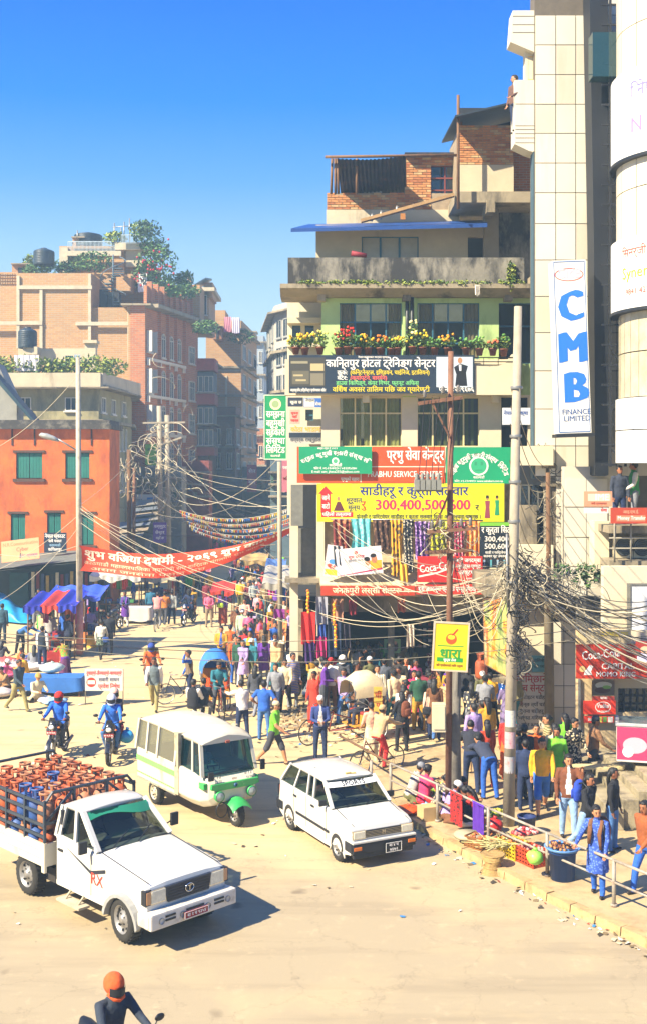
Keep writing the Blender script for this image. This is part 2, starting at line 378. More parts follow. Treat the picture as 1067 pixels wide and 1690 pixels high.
# pavement on the right, a slab with kerb stones along the road
kerbpx = [(596,1262),(606,1290),(640,1336),(700,1378),(760,1412),(830,1452),(900,1488),(980,1526),(1067,1566),(1160,1608)]
PZ = .13
kp = [G(u,v) for u,v in kerbpx]
mb = MB(); poly = [(p.x+.1,p.y+.1) for p in kp] + [(30,kp[-1].y),(30,33),(9,33.5),(6,33.2),(3.4,31.5),(1.3,29.7)]
mb.prism(poly,0.0,PZ,'z')
PAVE = mat('worn pavement concrete','#a8926a',var=.2,scale=1.6,stain=('#6a5636',.9,.55,.5),bump=.4,bs=30)
mb.build('pavement',PAVE,kind='structure')
kerb = MB()
km = None
kroot = tag(empty('kerb',kp[0]),kind='structure'); WR['kerb'] = kp[0]
KM = mat('dusty kerb stone','#a88d60',var=.22,scale=3,stain=('#6e5634',2,.6,.5),bump=.5,bs=14)
for i in range(len(kp)-1):
 a,b_ = kp[i],kp[i+1]; d = (b_-a); L = d.length; n_ = max(1,round(L/.75)); d.normalize(); s_ = Vector((-d.y,d.x,0)); s_ = s_ if s_.x+s_.y > 0 else -s_
 for k in range(n_):
  p,q = a+d*(L*k/n_+.012),a+d*(L*(k+1)/n_-.012)
  dz = rnd.uniform(-.012,.012)
  m_ = MB(); m_.add([p+V(0,0,-.02),q+V(0,0,-.02),q+s_*.2+V(0,0,-.02),p+s_*.2+V(0,0,-.02),p+s_*.02+V(0,0,PZ+.015+dz),q+s_*.02+V(0,0,PZ+.015+dz),q+s_*.19+V(0,0,PZ+.02+dz),p+s_*.19+V(0,0,PZ+.02+dz)],
       [(0,1,2,3),(4,7,6,5),(0,4,5,1),(1,5,6,2),(2,6,7,3),(3,7,4,0)])
  m_.build('kerb_stone',KM,kroot)
mb = MB()
cols = ['#d8d2c0','#6b5a3c','#8a3a20','#2c6fa0','#3b3428','#b0a080']
def litter_at(p,s_):
 a = rnd.uniform(0,6.3); mb.M = Matrix.Translation(p) @ Matrix.Rotation(a,4,'Z') @ Matrix.Rotation(rnd.uniform(-.4,.4),4,'X')
 k = rnd.choice([0,0,1,1,4,4,5,5,2,3]); mb.add([(-s_,-s_*.6,.012),(s_,-s_*.5,.02),(s_*.7,s_*.7,.03),(-s_*.8,s_*.5,.015)],[(0,1,2,3)],k)
for _ in range(220): litter_at(G(rnd.uniform(20,900),rnd.triangular(1020,1560,1180)),rnd.uniform(.015,.06))
for _ in range(160):
 i = rnd.randrange(len(kp)-1); p = kp[i].lerp(kp[i+1],rnd.random()) + V(rnd.gauss(-.1,.12),rnd.gauss(-.15,.1),0); litter_at(p,rnd.uniform(.02,.07))
for _ in range(200): litter_at(G(rnd.gauss(540,60),rnd.gauss(1200,18)),rnd.uniform(.02,.09))
mb.M = Matrix.Identity(4); mb.build('litter',[mat('litter '+c,c,rough=.9,var=.1) for c in cols],kind='stuff',fix=False)
# ------------------------------------------------------------------ windows in front-facing walls
def window(root,u0,v0,u1,v1,y,cols,rows,fm,gm_=None,split=None,fw=.05,dep=.10,frac=None,name='window',label=None):
 a,b_ = W(u0,v1,y),W(u1,v0,y); mb = MB(); yy = y+dep
 xs = [a.x+(b_.x-a.x)*i/cols for i in range(cols+1)]
 zs = [a.z+(b_.z-a.z)*f for f in (frac or [i/rows for i in range(rows+1)])]
 for x in xs: mb.b2((max(a.x,x-fw/2),yy,a.z),(min(b_.x,x+fw/2),yy+.06,b_.z))
 for z in zs: mb.b2((a.x,yy-.004,max(a.z,z-fw/2)),(b_.x,yy+.055,min(b_.z,z+fw/2)))
 o = mb.build(name,fm,root,label=label)
 for i in range(cols):
  for j in range(len(zs)-1):
   m2 = MB(); m2.quad((xs[i],yy+.03,zs[j]),(xs[i+1],yy+.03,zs[j]),(xs[i+1],yy+.03,zs[j+1]),(xs[i],yy+.03,zs[j+1])); m2.build('pane',gm_ or GL,o,fix=False)
 return o
def curtain(root,u0,v0,u1,v1,y,m,folds=8,amp=.018,name='curtain'):
 a,b_ = W(u0,v1,y),W(u1,v0,y); mb = MB()
 mb.grid(lambda u,v: (a.x+(b_.x-a.x)*u,y+amp*math.sin(u*folds*6.28),a.z+(b_.z-a.z)*v),folds*6,1)
 return mb.build(name,m,root,fix=False)
# ================================================================== MAIN BUILDING (hotel training centre) at 38 m
Y0 = 38.0
mbd = wroot('corner_building',W(670,1155,Y0),label='green and cream five storey corner building with shop signs and a blackened roof parapet',cat='building')
GREEN = mat('pale green wall paint','#a6bd78',var=.1,scale=1.2,stain=('#5f7a48',1.0,.55,.55),streak=3,bump=.08)
STAIN = mat('mould blackened parapet','#7d786a',var=.3,scale=2.0,stain=('#17181a',1.1,.93,.43),streak=2.5,bump=.3,bs=10)
TEAL = mat('teal window frame','#2d5f70',rough=.5,var=.1); CRF = mat('cream window frame','#cdbd84',rough=.5,var=.08)
# third floor
h1,h2,h3 = (560,500,662,592),(688,500,790,592),(822,500,880,600)
mb = MB(); wallgrid(mb,W(530,0,Y0).x,W(0,655,Y0).z,W(884,0,Y0).x,W(0,478,Y0).z,Y0,.25,[hole(*h,Y0) for h in (h1,h2,h3)])
mb.build('wall',GREEN,mbd,label='pale green third floor wall')
h4,h5,h6 = (560,656,662,737),(688,656,790,737),(826,656,870,742)
mb = MB(); wallgrid(mb,W(530,0,Y0).x,W(0,800,Y0).z,W(884,0,Y0).x,W(0,652,Y0).z,Y0-.01,.26,[hole(*h,Y0) for h in (h4,h5,h6)])
mb.build('wall',CREAM,mbd,label='cream second floor wall')
for h in (h1,h2): window(mbd,*h,Y0,4,3,TEAL,frac=[0,.28,.66,1])
for h in (h4,h5): window(mbd,*h,Y0,4,2,CRF,glassmat('clear glass','#c8d0c0',opac=.22),frac=[0,.68,1])
window(mbd,822,500,880,600,Y0,2,2,TEAL,GLD,frac=[0,.62,1])
window(mbd,826,656,870,742,Y0,2,1,BLACK,GLD)
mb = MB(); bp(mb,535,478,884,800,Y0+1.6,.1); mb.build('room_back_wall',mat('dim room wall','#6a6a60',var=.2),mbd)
CUR = mat('tan curtain cloth','#d8aa78',rough=.9,var=.1); YB = mat('yellow vertical blind','#d8d084',rough=.8,var=.08); OB = mat('olive vertical blind','#7c8358',rough=.8,var=.08)
for a,b_ in ((562,584),(640,660),(690,716),(762,788)): curtain(mbd,a,500,b_,592,Y0+.21,CUR,4)
for a,b_ in ((565,595),(600,658),(692,722)): curtain(mbd,a,657,b_,737,Y0+.21,YB if a < 650 else OB,9,.015,'blind')
mb = MB()
for k in range(9): mb.b2((W(705+k*9,0,Y0).x,Y0+.21,W(0,737,Y0).z),(W(710+k*9,0,Y0).x,Y0+.22,W(0,657,Y0).z))
mb.build('blind',OB,mbd)
# column with dark drain pipes between the windows, floor slabs
mb = MB(); bp(mb,664,482,686,655,Y0-.16,.16); mb.build('column',GREEN,mbd)
mb = MB()
for u in (671,679): mb.tube([W(u,484,Y0-.22),W(u,595,Y0-.22)],.06,8)
mb.build('drain_pipe',mat('black drain pipe','#23282a',rough=.5),mbd)
mb = MB(); bp(mb,470,593,857,652,Y0-.55,.55); mb.build('balcony',CREAM,mbd)
mb = MB()
rc = [(W(u,v,37.4).x,W(u,v,37.4).z) for u,v in ((782,652),(782,604),(815,606),(832,600),(843,585),(852,584),(852,652))]
mb.prism(rc,37.3,37.42,'y'); mb.build('balcony_wall',CREAM,mbd,label='cream balcony wall with a scooped end')
mb = MB()
for v in (590,597): mb.tube([W(478,v,37.3),W(846,v,37.3)],.018,6)
for u in range(485,845,24): mb.tube([W(u,603,37.3),W(u,590,37.3)],.012,5)
mb.build('railing',BLACK,mbd)
for u in (812,598):
 mb = MB(); bp(mb,u,652,u+11,664,37.6,.4); mb.build('bracket',CREAM,mbd)
# roof slab, parapet
mb = MB(); a,b_ = W(462,482,37.3),W(884,468,37.3)
mb.prism([(37.3,a.z+.13),(37.3,b_.z),(39,b_.z),(39,a.z-.1),(37.7,a.z-.1)],a.x,b_.x,'x'); mb.build('roof_slab',CONC,mbd)
mb = MB(); bp(mb,475,425,864,468,37.4,.16); bp(mb,475,425,478,468,37.56,2.7); mb.build('parapet',STAIN,mbd,label='mould blackened roof parapet')
for u in (524,664,832): mb = MB(); bp(mb,u,480,u+13,496,37.6,.5); mb.build('bracket',CONC,mbd)
# roof level rooms
RY = 39.6
mb = MB(); wallgrid(mb,W(521,0,RY).x,W(0,470,RY).z,W(803,0,RY).x,W(0,371,RY).z,RY,.2,[hole(596,390,690,440,RY),hole(771,391,798,470,RY)])
mb.build('wall',CONCL,mbd,label='grey plastered rooftop room wall')
window(mbd,596,390,690,440,RY,3,1,TEAL,mat('frosted pane','#a09a86',rough=.3,var=.1),fw=.07)
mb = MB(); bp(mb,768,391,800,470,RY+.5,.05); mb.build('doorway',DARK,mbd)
mb = MB(); bp(mb,798,338,822,470,RY-.35,.35); mb.build('column',CONC,mbd)
mb = MB(); bp(mb,822,330,884,470,RY+.3,.3); mb.build('wall',STAIN,mbd,label='damp stained stair wall')
mb = MB(); a,b_,c_,d_ = W(480,377,38.2),W(803,369,38.2),W(802,363,40.6),W(508,370,40.6)
mb.add([a,b_,c_,d_,a-V(0,0,.12),b_-V(0,0,.12),c_-V(0,0,.12),d_-V(0,0,.12)],[(0,1,2,3),(7,6,5,4),(0,4,5,1),(1,5,6,2),(2,6,7,3),(3,7,4,0)])
mb.build('canopy_roof',mat('blue roof sheet edge','#173f7c',rough=.5,var=.15),mbd)
BR = brickmat('raw orange brick','#b8703c','#9a6038','#a09078',damt=.3)
MORT = mat('brick mortar bed','#8d7c62',var=.2,scale=5,bump=.4)
BK = [mat('brick orange','#b57c4a',rough=.9,var=.2,scale=7,bump=.4),mat('brick tan','#b99868',rough=.9,var=.2,scale=7,bump=.4),mat('brick red','#a0643c',rough=.9,var=.2,scale=7,bump=.4)]
def brick_face(root,u0,v0,u1,v1,y,rows,bw,jag=0,hl=None,side=False,y1=None):
 """individual bricks laid proud of a mortar bed"""
 a,b_ = W(u0,v1,y),W(u1,v0,y); rh = (b_.z-a.z)/rows
 L = (y1-y) if side else (b_.x-a.x); nb = max(1,round(L/bw)); bw = L/nb
 mes = []
 for k in range(3):
  q = MB(); q.b2((0,0,0),(bw-.022,.06,rh-.02)) if not side else q.b2((-.06,0,0),(0,bw-.022,rh-.02)); mes.append(q.mesh('brick',BK[k]))
 for j in range(rows):
  o_ = (j % 2)*bw/2
  for i in range(nb + (1 if o_ else 0)):
   s0 = max(0,i*bw-o_); s1 = min(L,(i+1)*bw-o_)
   if s1-s0 < .05: continue
   z = a.z+j*rh+.01
   if hl and any(h[0] < a.x+(s0+s1)/2 < h[2] and h[1] < z < h[3] for h in hl): continue
   if j == rows-1 and rnd.random() < jag: continue
   if side: inst('brick',mes[rnd.choice((0,0,1,2))],root,(b_.x+rnd.uniform(.02,.04),y+s0+.01,z),scale=(1,(s1-s0)/bw,1))
   else: inst('brick',mes[rnd.choice((0,0,1,2))],root,(a.x+s0+.01,y-rnd.uniform(.02,.04),z),scale=((s1-s0)/bw,1,1))
# brick and plaster tank room at the top right
bx = wroot('rooftop_brick_room',W(810,320,38.6),label='small raw brick room above the roof, open under a dark tin roof',cat='building')
mb = MB(); bp(mb,757,207,846,316,38.6,3.0); mb.build('wall',MORT,bx)
brick_face(bx,757,207,846,272,38.6,17,.27,.15)
mb = MB(); bp(mb,756,272,846.5,317,38.57,.03); mb.build('plaster',CONCL,bx)
mb = MB(); bp(mb,750,316,884,334,38.3,3.2); bp(mb,802,330,816,350,38.2,1.0); mb.build('floor_slab',CONC,bx)
mb = MB(); bp(mb,846,207,884,330,39.9,1.2); mb.build('wall',BR,bx)
mb = MB(); a,b_ = W(750,190,37.6),W(884,158,37.6)
mb.add([a,b_,b_+V(0,4.3,.35),a+V(0,4.3,.35),a-V(0,0,.06),b_-V(0,0,.06),b_+V(0,4.3,.28),a+V(0,4.3,.28)],[(0,1,2,3),(7,6,5,4),(0,4,5,1),(1,5,6,2),(2,6,7,3),(3,7,4,0)])
mb.build('tin_roof',mat('dark tin roof','#23303a',rough=.6,var=.3,metal=.2),bx)
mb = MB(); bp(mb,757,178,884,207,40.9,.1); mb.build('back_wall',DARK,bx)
mb = MB(); mb.tube([W(755,345,37.9),W(755,157,37.9)],.05,6); mb.tube([W(760,207,38.7),W(760,188,38.7)],.04,6); mb.build('pole',WOOD,bx)
# brick shed with rusty corrugated roof
bs_ = wroot('rooftop_brick_shed',W(640,370,40.5),label='long raw brick rooftop shed under a sagging corrugated iron roof',cat='building')
SY = 40.5
mb = MB(); wallgrid(mb,W(539,0,SY).x,W(0,346,SY).z,W(757,0,SY).x,W(0,319,SY).z,SY,.2,[]); wallgrid(mb,W(667,0,SY).x,W(0,319,SY).z,W(757,0,SY).x,W(0,254,SY).z,SY,.2,[hole(710,273,757,333,SY)])
mb.build('wall',MORT,bs_)
brick_face(bs_,539,318,667,346,SY,7,.27,.2)
brick_face(bs_,667,256,710,346,SY,22,.27,0)
brick_face(bs_,710,256,756,273,SY,4,.27,0)
mb = MB(); bp(mb,538,346,757,375,SY-.03,.25); mb.build('plinth',CONCL,bs_)
window(bs_,710,273,757,333,SY,2,3,mat('red brown window bars','#6e2c1e'),GLD)
mb = MB(); a,b_ = W(556,262,38.9),W(669,257,38.9); cN = 34; zr_ = W(0,255,40.2).z; mb.b2((W(667,0,40.2).x,40.2,zr_),(W(757,0,40.2).x,43,zr_+.08))
def cor(u,v):
 x = a.x+(b_.x-a.x)*u; sagz = -.25*math.sin(u*3.1)*.3
 return (x+v*.35,a.y+v*4.2,a.z+(b_.z-a.z)*u+sagz-v*1.85*(1-u*.1)+.022*math.sin(u*cN*6.28/2))
mb.grid(cor,cN*2,3,smooth=False); mb.grid(lambda u,v: Vector(cor(u,v))-V(0,0,.02),cN*2,3,smooth=False); mb.build('corrugated_roof',mat('rusty corrugated iron','#23282e',rough=.6,metal=.2,var=.3,scale=2,stain=('#5a3a26',2,.6,.52)),bs_,fix=False)
mb = MB()
for u in (546,553,558,588): mb.tube([W(u,320,39.2),W(u+rnd.uniform(-4,2),262,39.2)],.045,6)
mb.tube([W(536,259,39.0),W(760,256,39.0)],.05,6); mb.build('post',WOOD,bs_)
mb = MB()
for k in range(14): bp(mb,598+k*2.3,304,599.6+k*2.3,318,SY+.05,.03)
mb.build('tin_sheet',mat('grey tin','#8a8a80',metal=.3,rough=.5),bs_)
mb = MB(); mb.beam(W(595,365,38.3),W(748,322,38.3),.28,.1); mb.build('timber_beam',mat('leaning pale timber','#9a7a50',var=.2),label='long pale timber leaning on the blue roof',cat='beam',kind='thing')
mb = MB()
for u,v,h in ((612,365,12),(627,362,14),(653,352,12),(680,346,9)): mb.tube([W(u,v,39.3),W(u+2,v-h,39.3)],.05,6)
mb.build('pipe_stubs',STEEL,bs_,label=None)
# left wing set back
mb = MB(); LY = 39.4
wallgrid(mb,W(474,0,LY).x,W(0,850,LY).z,W(534,0,LY).x,W(0,484,LY).z,LY,.3,[hole(482,537,496,566,LY),hole(503,537,518,566,LY),hole(504,676,517,694,LY)])
mb.build('wall',mat('white limewash','#c5bda4',stain=('#8a8468',1,.5,.55),streak=4,var=.08),mbd,label='whitewashed narrow wing')
for q in ((482,537,496,566),(503,537,518,566),(504,676,517,694)): window(mbd,*q,LY,1,2,TEAL,GLD)
mb = MB(); bp(mb,474,524,536,533,LY-.5,.5); mb.build('ledge',CREAM,mbd); mb = MB(); bp(mb,474,566,534,572,LY-.3,.3); mb.build('ledge',CREAM,mbd)
# first floor: shop wall behind the sarees, balcony slab, side stair opening
FY = 38.0
mb = MB(); bp(mb,533,796,858,985,FY,.25); mb.build('wall',mat('dirty white plaster','#c3b08c',stain=('#5c4c38',1.3,.7,.52),streak=3),mbd,label='dirty white first floor wall')
mb = MB(); bp(mb,478,800,492,1150,37.65,.3); bp(mb,522,800,535,1150,37.65,.3); mb.build('column',CREAM,mbd)
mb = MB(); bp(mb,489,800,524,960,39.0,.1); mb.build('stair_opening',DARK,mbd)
mb = MB(); bp(mb,492,872,533,945,38.2,.1); bp(mb,480,800,500,868,37.4,.08); mb.build('side_panel',mat('grey shutter','#6b6a60',var=.2),mbd)
mb = MB(); a,b_ = W(528,968,36.9),W(802,962,36.9)
mb.prism([(36.9,a.z),(36.9,a.z+.06),(37.9,a.z+.55),(37.9,a.z+.42)],a.x,b_.x,'x'); mb.build('awning',mat('cream tin awning','#c7b48c',var=.15,stain=('#7a6040',1.5,.5,.5)),mbd)
mb = MB(); bp(mb,530,985,858,1010,FY,.3); bp(mb,470,955,858,962,37.3,.9); mb.build('lintel',CONC,mbd)
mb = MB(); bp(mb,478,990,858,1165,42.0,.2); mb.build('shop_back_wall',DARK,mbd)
mb = MB(); bp(mb,478,985,500,1160,38.5,3.5); bp(mb,852,985,884,1160,37.8,3.5); bp(mb,640,985,650,1160,38.2,.4); bp(mb,735,985,748,1160,38.2,.4); mb.build('wall',CONC,mbd,label='shop pier')
mb = MB(); bp(mb,478,480,884,990,42.2,.2); mb.b2(W(878,1150,38.3),W(884,480,42)); mb.build('back_wall',CONC,mbd)
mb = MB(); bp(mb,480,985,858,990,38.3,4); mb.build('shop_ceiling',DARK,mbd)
# ================================================================== neighbour: tower clad in cream tiles, 33 m
TY = 33.0
tw = wroot('tiled_tower',W(960,1200,TY),label='tall tower clad in big cream tiles beside the green corner building',cat='building')
TILEM = [mat('cream cladding tile %d' % i,c,rough=.45,var=.05,scale=.8,bump=.03,bs=4,stain=('#a08a5c',.7,.3,.56),streak=6) for i,c in enumerate(('#c6bfab','#bdb5a0','#cac3b0'))]
GROUT = mat('dark tile joint','#5c5344')
mb = MB(); bp(mb,881,-60,1200,772,TY+.04,.7); bp(mb,906,766,1200,990,TY+.04,.7); bp(mb,1003,-60,1200,990,TY+.8,5); mb.build('wall',GROUT,tw)
uc = [882,916,949,983,1017,1050,1084]; vr = [-60,-24,25,74,123,172,220,269,318,369,429,489,549,612,675,736,786,836,886,936,986]
for i in range(6):
 for j in range(len(vr)-1):
  if i == 0 and vr[j] >= 760: continue
  u0,u1 = uc[i],uc[i+1]
  if vr[j] >= 786 and i >= 4: continue
  if vr[j] < 25 and i < 3: continue
  a,b_ = W(u0,vr[j+1],TY),W(u1,vr[j],TY); m2 = MB(); dy = rnd.uniform(-.004,.004)
  m2.b2((a.x+.012,TY+dy,a.z+.012),(b_.x-.012,TY+.038,b_.z-.012)); m2.build('tile',TILEM[rnd.randrange(3)],tw,fix=False)
mb = MB(); bp(mb,857,736,912,768,TY-.3,.6); mb.build('ledge',CREAM,tw); mb = MB(); bp(mb,855,900,912,962,TY-.2,.6); mb.build('ledge',CREAM,tw)
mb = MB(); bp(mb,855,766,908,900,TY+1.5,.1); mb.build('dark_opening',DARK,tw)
mb = MB(); bp(mb,856,834,885,900,TY+.2,.3); mb.build('side_post',CONC,tw)
window(tw,858,800,903,898,TY+.5,3,2,mat('grey steel grille','#5b5a52'),GLD)
# side bays high up
mb = MB(); a = W(848,15,TY); z = lambda v: W(0,v,TY).z; x = lambda u: W(u,0,TY).x
mb.prism([(x(846),z(15)),(x(882),z(15)),(x(882),z(84)),(x(842),z(67))],TY+.1,TY+.75,'y'); mb.prism([(x(849),z(130)),(x(882),z(130)),(x(882),z(250)),(x(872),z(247)),(x(849),z(236))],TY+.1,TY+.75,'y')
mb.build('bay',TILEM[0],tw)
for v0 in (26,40,53):
 mb = MB(); bp(mb,845,v0,882,v0+1.2,TY+.095,.01); mb.build('joint',GROUT,tw)
for v0 in (171,207,213,220,227,235):
 mb = MB(); bp(mb,849.3,v0,882,v0+1,TY+.095,.01); mb.build('joint',GROUT,tw)
mb = MB(); bp(mb,866,84,882,132,TY+.3,.4); mb.build('wall',CREAM,tw); window(tw,871,91,882,130,TY+.2,1,1,mat('ochre window frame','#c9a050'),GL)
# corner pier, dark strip on its left edge
mb = MB(); bp(mb,878.5,250,881.5,790,TY+.1,.4); mb.build('edge_strip',mat('blue grey flashing','#39515a'),tw)
# ground floor pillar and wall with watch centre sign
PY = 33.6
mb = MB(); bp(mb,905,985,952,1208,PY,.7); mb.build('wall',GROUT,tw)
for i in range(5):
 for u0,u1 in ((905,929),(929,952)):
  m2 = MB(); a,b_ = W(u0,1025+(i+1)*35.5,PY),W(u1,1025+i*35.5,PY); m2.b2((a.x+.01,PY-.03,a.z+.01),(b_.x-.01,PY-.005,b_.z-.01)); m2.build('tile',TILEM[i % 3],tw,fix=False)
mb = MB(); bp(mb,843,962,908,1208,PY+.4,.3); mb.build('wall',CREAM,tw,label='cream ground floor wall of the watch shop')
mb = MB(); bp(mb,800,955,1080,985,PY-.2,3); mb.build('lintel',CONC,tw)
# black billboard back + steel lattice
bb = wroot('sign_lattice',W(1005,790,31.6),label='black steel lattice with a tall black panel fixed to the tiled tower',cat='lattice')
mb = MB(); q = [(971,-60),(1003,-60),(1003,784),(997,786),(985,786),(981,784),(979,400)]
mb.prism([(W(u,v,31.8).x,W(u,v,31.8).z) for u,v in q],31.8,32.6,'y'); mb.build('panel',mat('black tin panel','#0e1218',rough=.6,var=.3),bb)
for u in (1006,1031):
 mb = MB(); mb.beam(W(u,-60,31.2),W(u,770,31.2),.06,.06); mb.build('upright',BLACK,bb)
for k in range(24):
 v = 8+k*33
 mb = MB(); mb.beam(W(992,v,31.2),W(1016 if k % 2 else 1031,v,31.2),.05,.05); mb.build('rung',BLACK,bb)
for k,(a,b_) in enumerate(((130,165),(168,200),(268,308),(352,395),(475,520),(575,610),(640,680),(740,765))):
 mb = MB(); mb.beam(W(1006,a if k % 2 else b_,31.2),W(1031,b_ if k % 2 else a,31.2),.045,.045); mb.build('brace',BLACK,bb)
mb = MB(); bp(mb,977,53,1028,126,31.0,.5); mb.build('box',glassmat('greenish light box glass','#5f8a88',opac=.6,base='#2b4a4c'),label='blue green glass display box high on the lattice',cat='display box',parent=None)
for u in (977,1024):
 pass
# round tower at the right edge
rt = wroot('round_tower',(W(1160,0,30).x,30.5,.5),label='round glazed stair tower at the right edge wrapped with white banners',cat='building')
RX,RYc = W(1160,0,30).x,30.6
def arc(mb,r,v0,v1,a0=150,a1=285,n=40,yy=28.7,mi=0,th=.08):
 z0,z1 = W(0,v1,yy).z,W(0,v0,yy).z
 ring = lambda rr,z: [(RX+rr*math.cos(R(a0+(a1-a0)*k/n)),RYc+rr*math.sin(R(a0+(a1-a0)*k/n)),z) for k in range(n+1)]
 mb.loft([ring(r-th,z0),ring(r,z0),ring(r,z1),ring(r-th,z1),ring(r-th,z0)],mi,cap=False,closed=False,smooth=False)
def arcp(root,name,r,v0,v1,m,a0,a1,**k): mb = MB(); arc(mb,r,v0,v1,a0,a1,6); return mb.build(name,m,root,fix=True,**k)
mb = MB(); mb.lathe([(1.9,W(0,765,29).z),(1.9,W(0,-80,29).z)],48,(RX,RYc,0)); mb.lathe([(.01,W(0,765,29).z),(2.05,W(0,765,29).z),(2.05,W(0,758,29).z)],48,(RX,RYc,0)); mb.build('core',mat('dark tower core','#2b2d2e'),rt)
for (v0,v1) in ((-80,12),(14,92),(240,292),(294,378)):
 for k in range(7): arcp(rt,'cladding_panel',2.06,v0,v1,TILEM[k % 3],150+k*19,168.4+k*19)
for (v0,v1) in ((500,572),(574,650)):
 for k in range(14): arcp(rt,'pane',2.0,v0,v1,mat('silvery curtain glass','#a89f84',rough=.25,var=.25,scale=2,streak=5),150+k*9.6,159.2+k*9.6)
for (v0,v1) in ((652,706),(708,764)):
 for k in range(5): arcp(rt,'white_panel',2.08,v0,v1,mat('white signboard','#cfcdc6',rough=.4,var=.03),150+k*27,176.5+k*27)
for (v0,v1) in ((92,240),(378,500)):
 mb = MB(); arc(mb,2.2,v0,v1,150,285,48); mb.build('banner',mat('white vinyl banner','#d4d2ca',rough=.4,var=.03),rt)
 mb = MB(); arc(mb,2.23,v1,v1+5,150,285,48,th=.3); mb.build('ring',BLACK,rt)
# lettering wrapped round the banners
def wrap_text(body,r,v,h,ang,colr,yy=28.7):
 q = text_mesh(body,h,None,0,'L')
 if not q: return
 vs,fs = q; z0 = W(0,v,yy).z; mb = MB()
 mb.add([(RX+r*math.cos(R(ang)+p[0]/r),RYc+r*math.sin(R(ang)+p[0]/r),z0+p[2]) for p in vs],fs); mb.build('lettering',ink(colr),rt,fix=False)
wrap_text('Synergy Finance',2.215,440,.3,196,'#8c9a00'); wrap_text('िसनर्जी फाइनान्स',2.215,405,.22,196,'#b0503a'); wrap_text('ि नेपाल',2.215,132,.32,205,'#7a74b0'); wrap_text('N M B',2.215,190,.4,205,'#8a70c0'); wrap_text('9841 4221',2.215,472,.16,200,'#b0503a')
# lower right shop building
sb = wroot('momo_shop',W(1010,1290,28.6),label='beige ground floor shop at the right edge with a window grille and red signs',cat='building')
BY = 28.6
BEI = mat('beige shop wall','#b59f76',var=.1,scale=1.2,stain=('#776040',1,.45,.58),streak=4)
mb = MB(); wallgrid(mb,W(953,0,BY).x,.1,12,W(0,1040,BY).z,BY,.3,[hole(1019,1136,1075,1176,BY)]); mb.build('wall',BEI,sb)
window(sb,1019,1136,1075,1176,BY,5,3,BLACK,GLD)
mb = MB(); bp(mb,957,1040,1100,1063,BY-.12,.12); bp(mb,995,935,1100,1045,BY+.8,.3); mb.build('ledge',CREAM,sb)
mb = MB(); bp(mb,993,1108,1100,1290,31.5,.1); mb.build('room_back_wall',DARK,sb)
mb = MB(); bp(mb,954,1120,957,1290,BY-.08,.08); mb.build('drain_pipe',STEEL,sb)
# food poster part
# balcony storey under the round tower
mb = MB(); bp(mb,930,770,1035,985,32.4,.4); mb.build('wall',TILEM[1],sb,label='tiled wall behind the balcony')
for u0,v0,u1,v1 in ((932,790,966,836),(967,790,1001,836),(932,838,966,886),(967,838,1001,886),(932,888,966,934),(967,888,1001,934),(932,936,966,984)):
 m2 = MB(); bp(m2,u0,v0,u1,v1,32.36,.035); m2.build('tile',TILEM[(u0+v0) % 3],sb,fix=False)
mb = MB(); bp(mb,1030,765,1120,870,33.2,.1); mb.build('dark_opening',DARK,sb)
mb = MB(); bp(mb,1004,868,1120,880,30.2,2.6); bp(mb,1004,925,1120,936,30.4,2.6); bp(mb,1008,880,1110,925,32.2,.1); mb.build('balcony_slab',CONC,sb)
mb = MB()
for v in (850,862,888,905): mb.tube([W(1004,v,30.2),W(1110,v,30.2)],.02,6)
for u in (1013,1040): mb.tube([W(u,928,30.2),W(u,838,30.2)],.025,6)
mb.build('railing',mat('grey rail paint','#8a8474'),sb)
mb = MB(); bp(mb,980,860,1004,960,31.4,.6); mb.build('pier',CREAM,sb)
mb = MB(); bp(mb,953,985,1067,1042,31.6,.3); mb.build('wall',STAIN,sb,label='stained upper wall of the shop')
# steps and plinth
st = tag(empty('steps',W(1010,1300,26)),kind='structure'); WR[st.name] = st.location.copy()
STM = mat('worn step concrete','#8f8468',var=.2,scale=3,stain=('#3a342a',2,.6,.5),bump=.3)
for i in range(6):
 mb = MB(); mb.b2((5.25+i*.34,23.9+i*.08,PZ),(5.25+(i+1)*.34+(3 if i == 5 else 0),27.3,PZ+.155*(i+1))); mb.build('step',STM,st,bevel=.015)
mb = MB(); mb.b2((5.9,27.3,PZ),(12,28.6,PZ+.6)); mb.b2((7.29,23,PZ),(12,27.3,PZ+.95)); mb.build('plinth',STM,st)
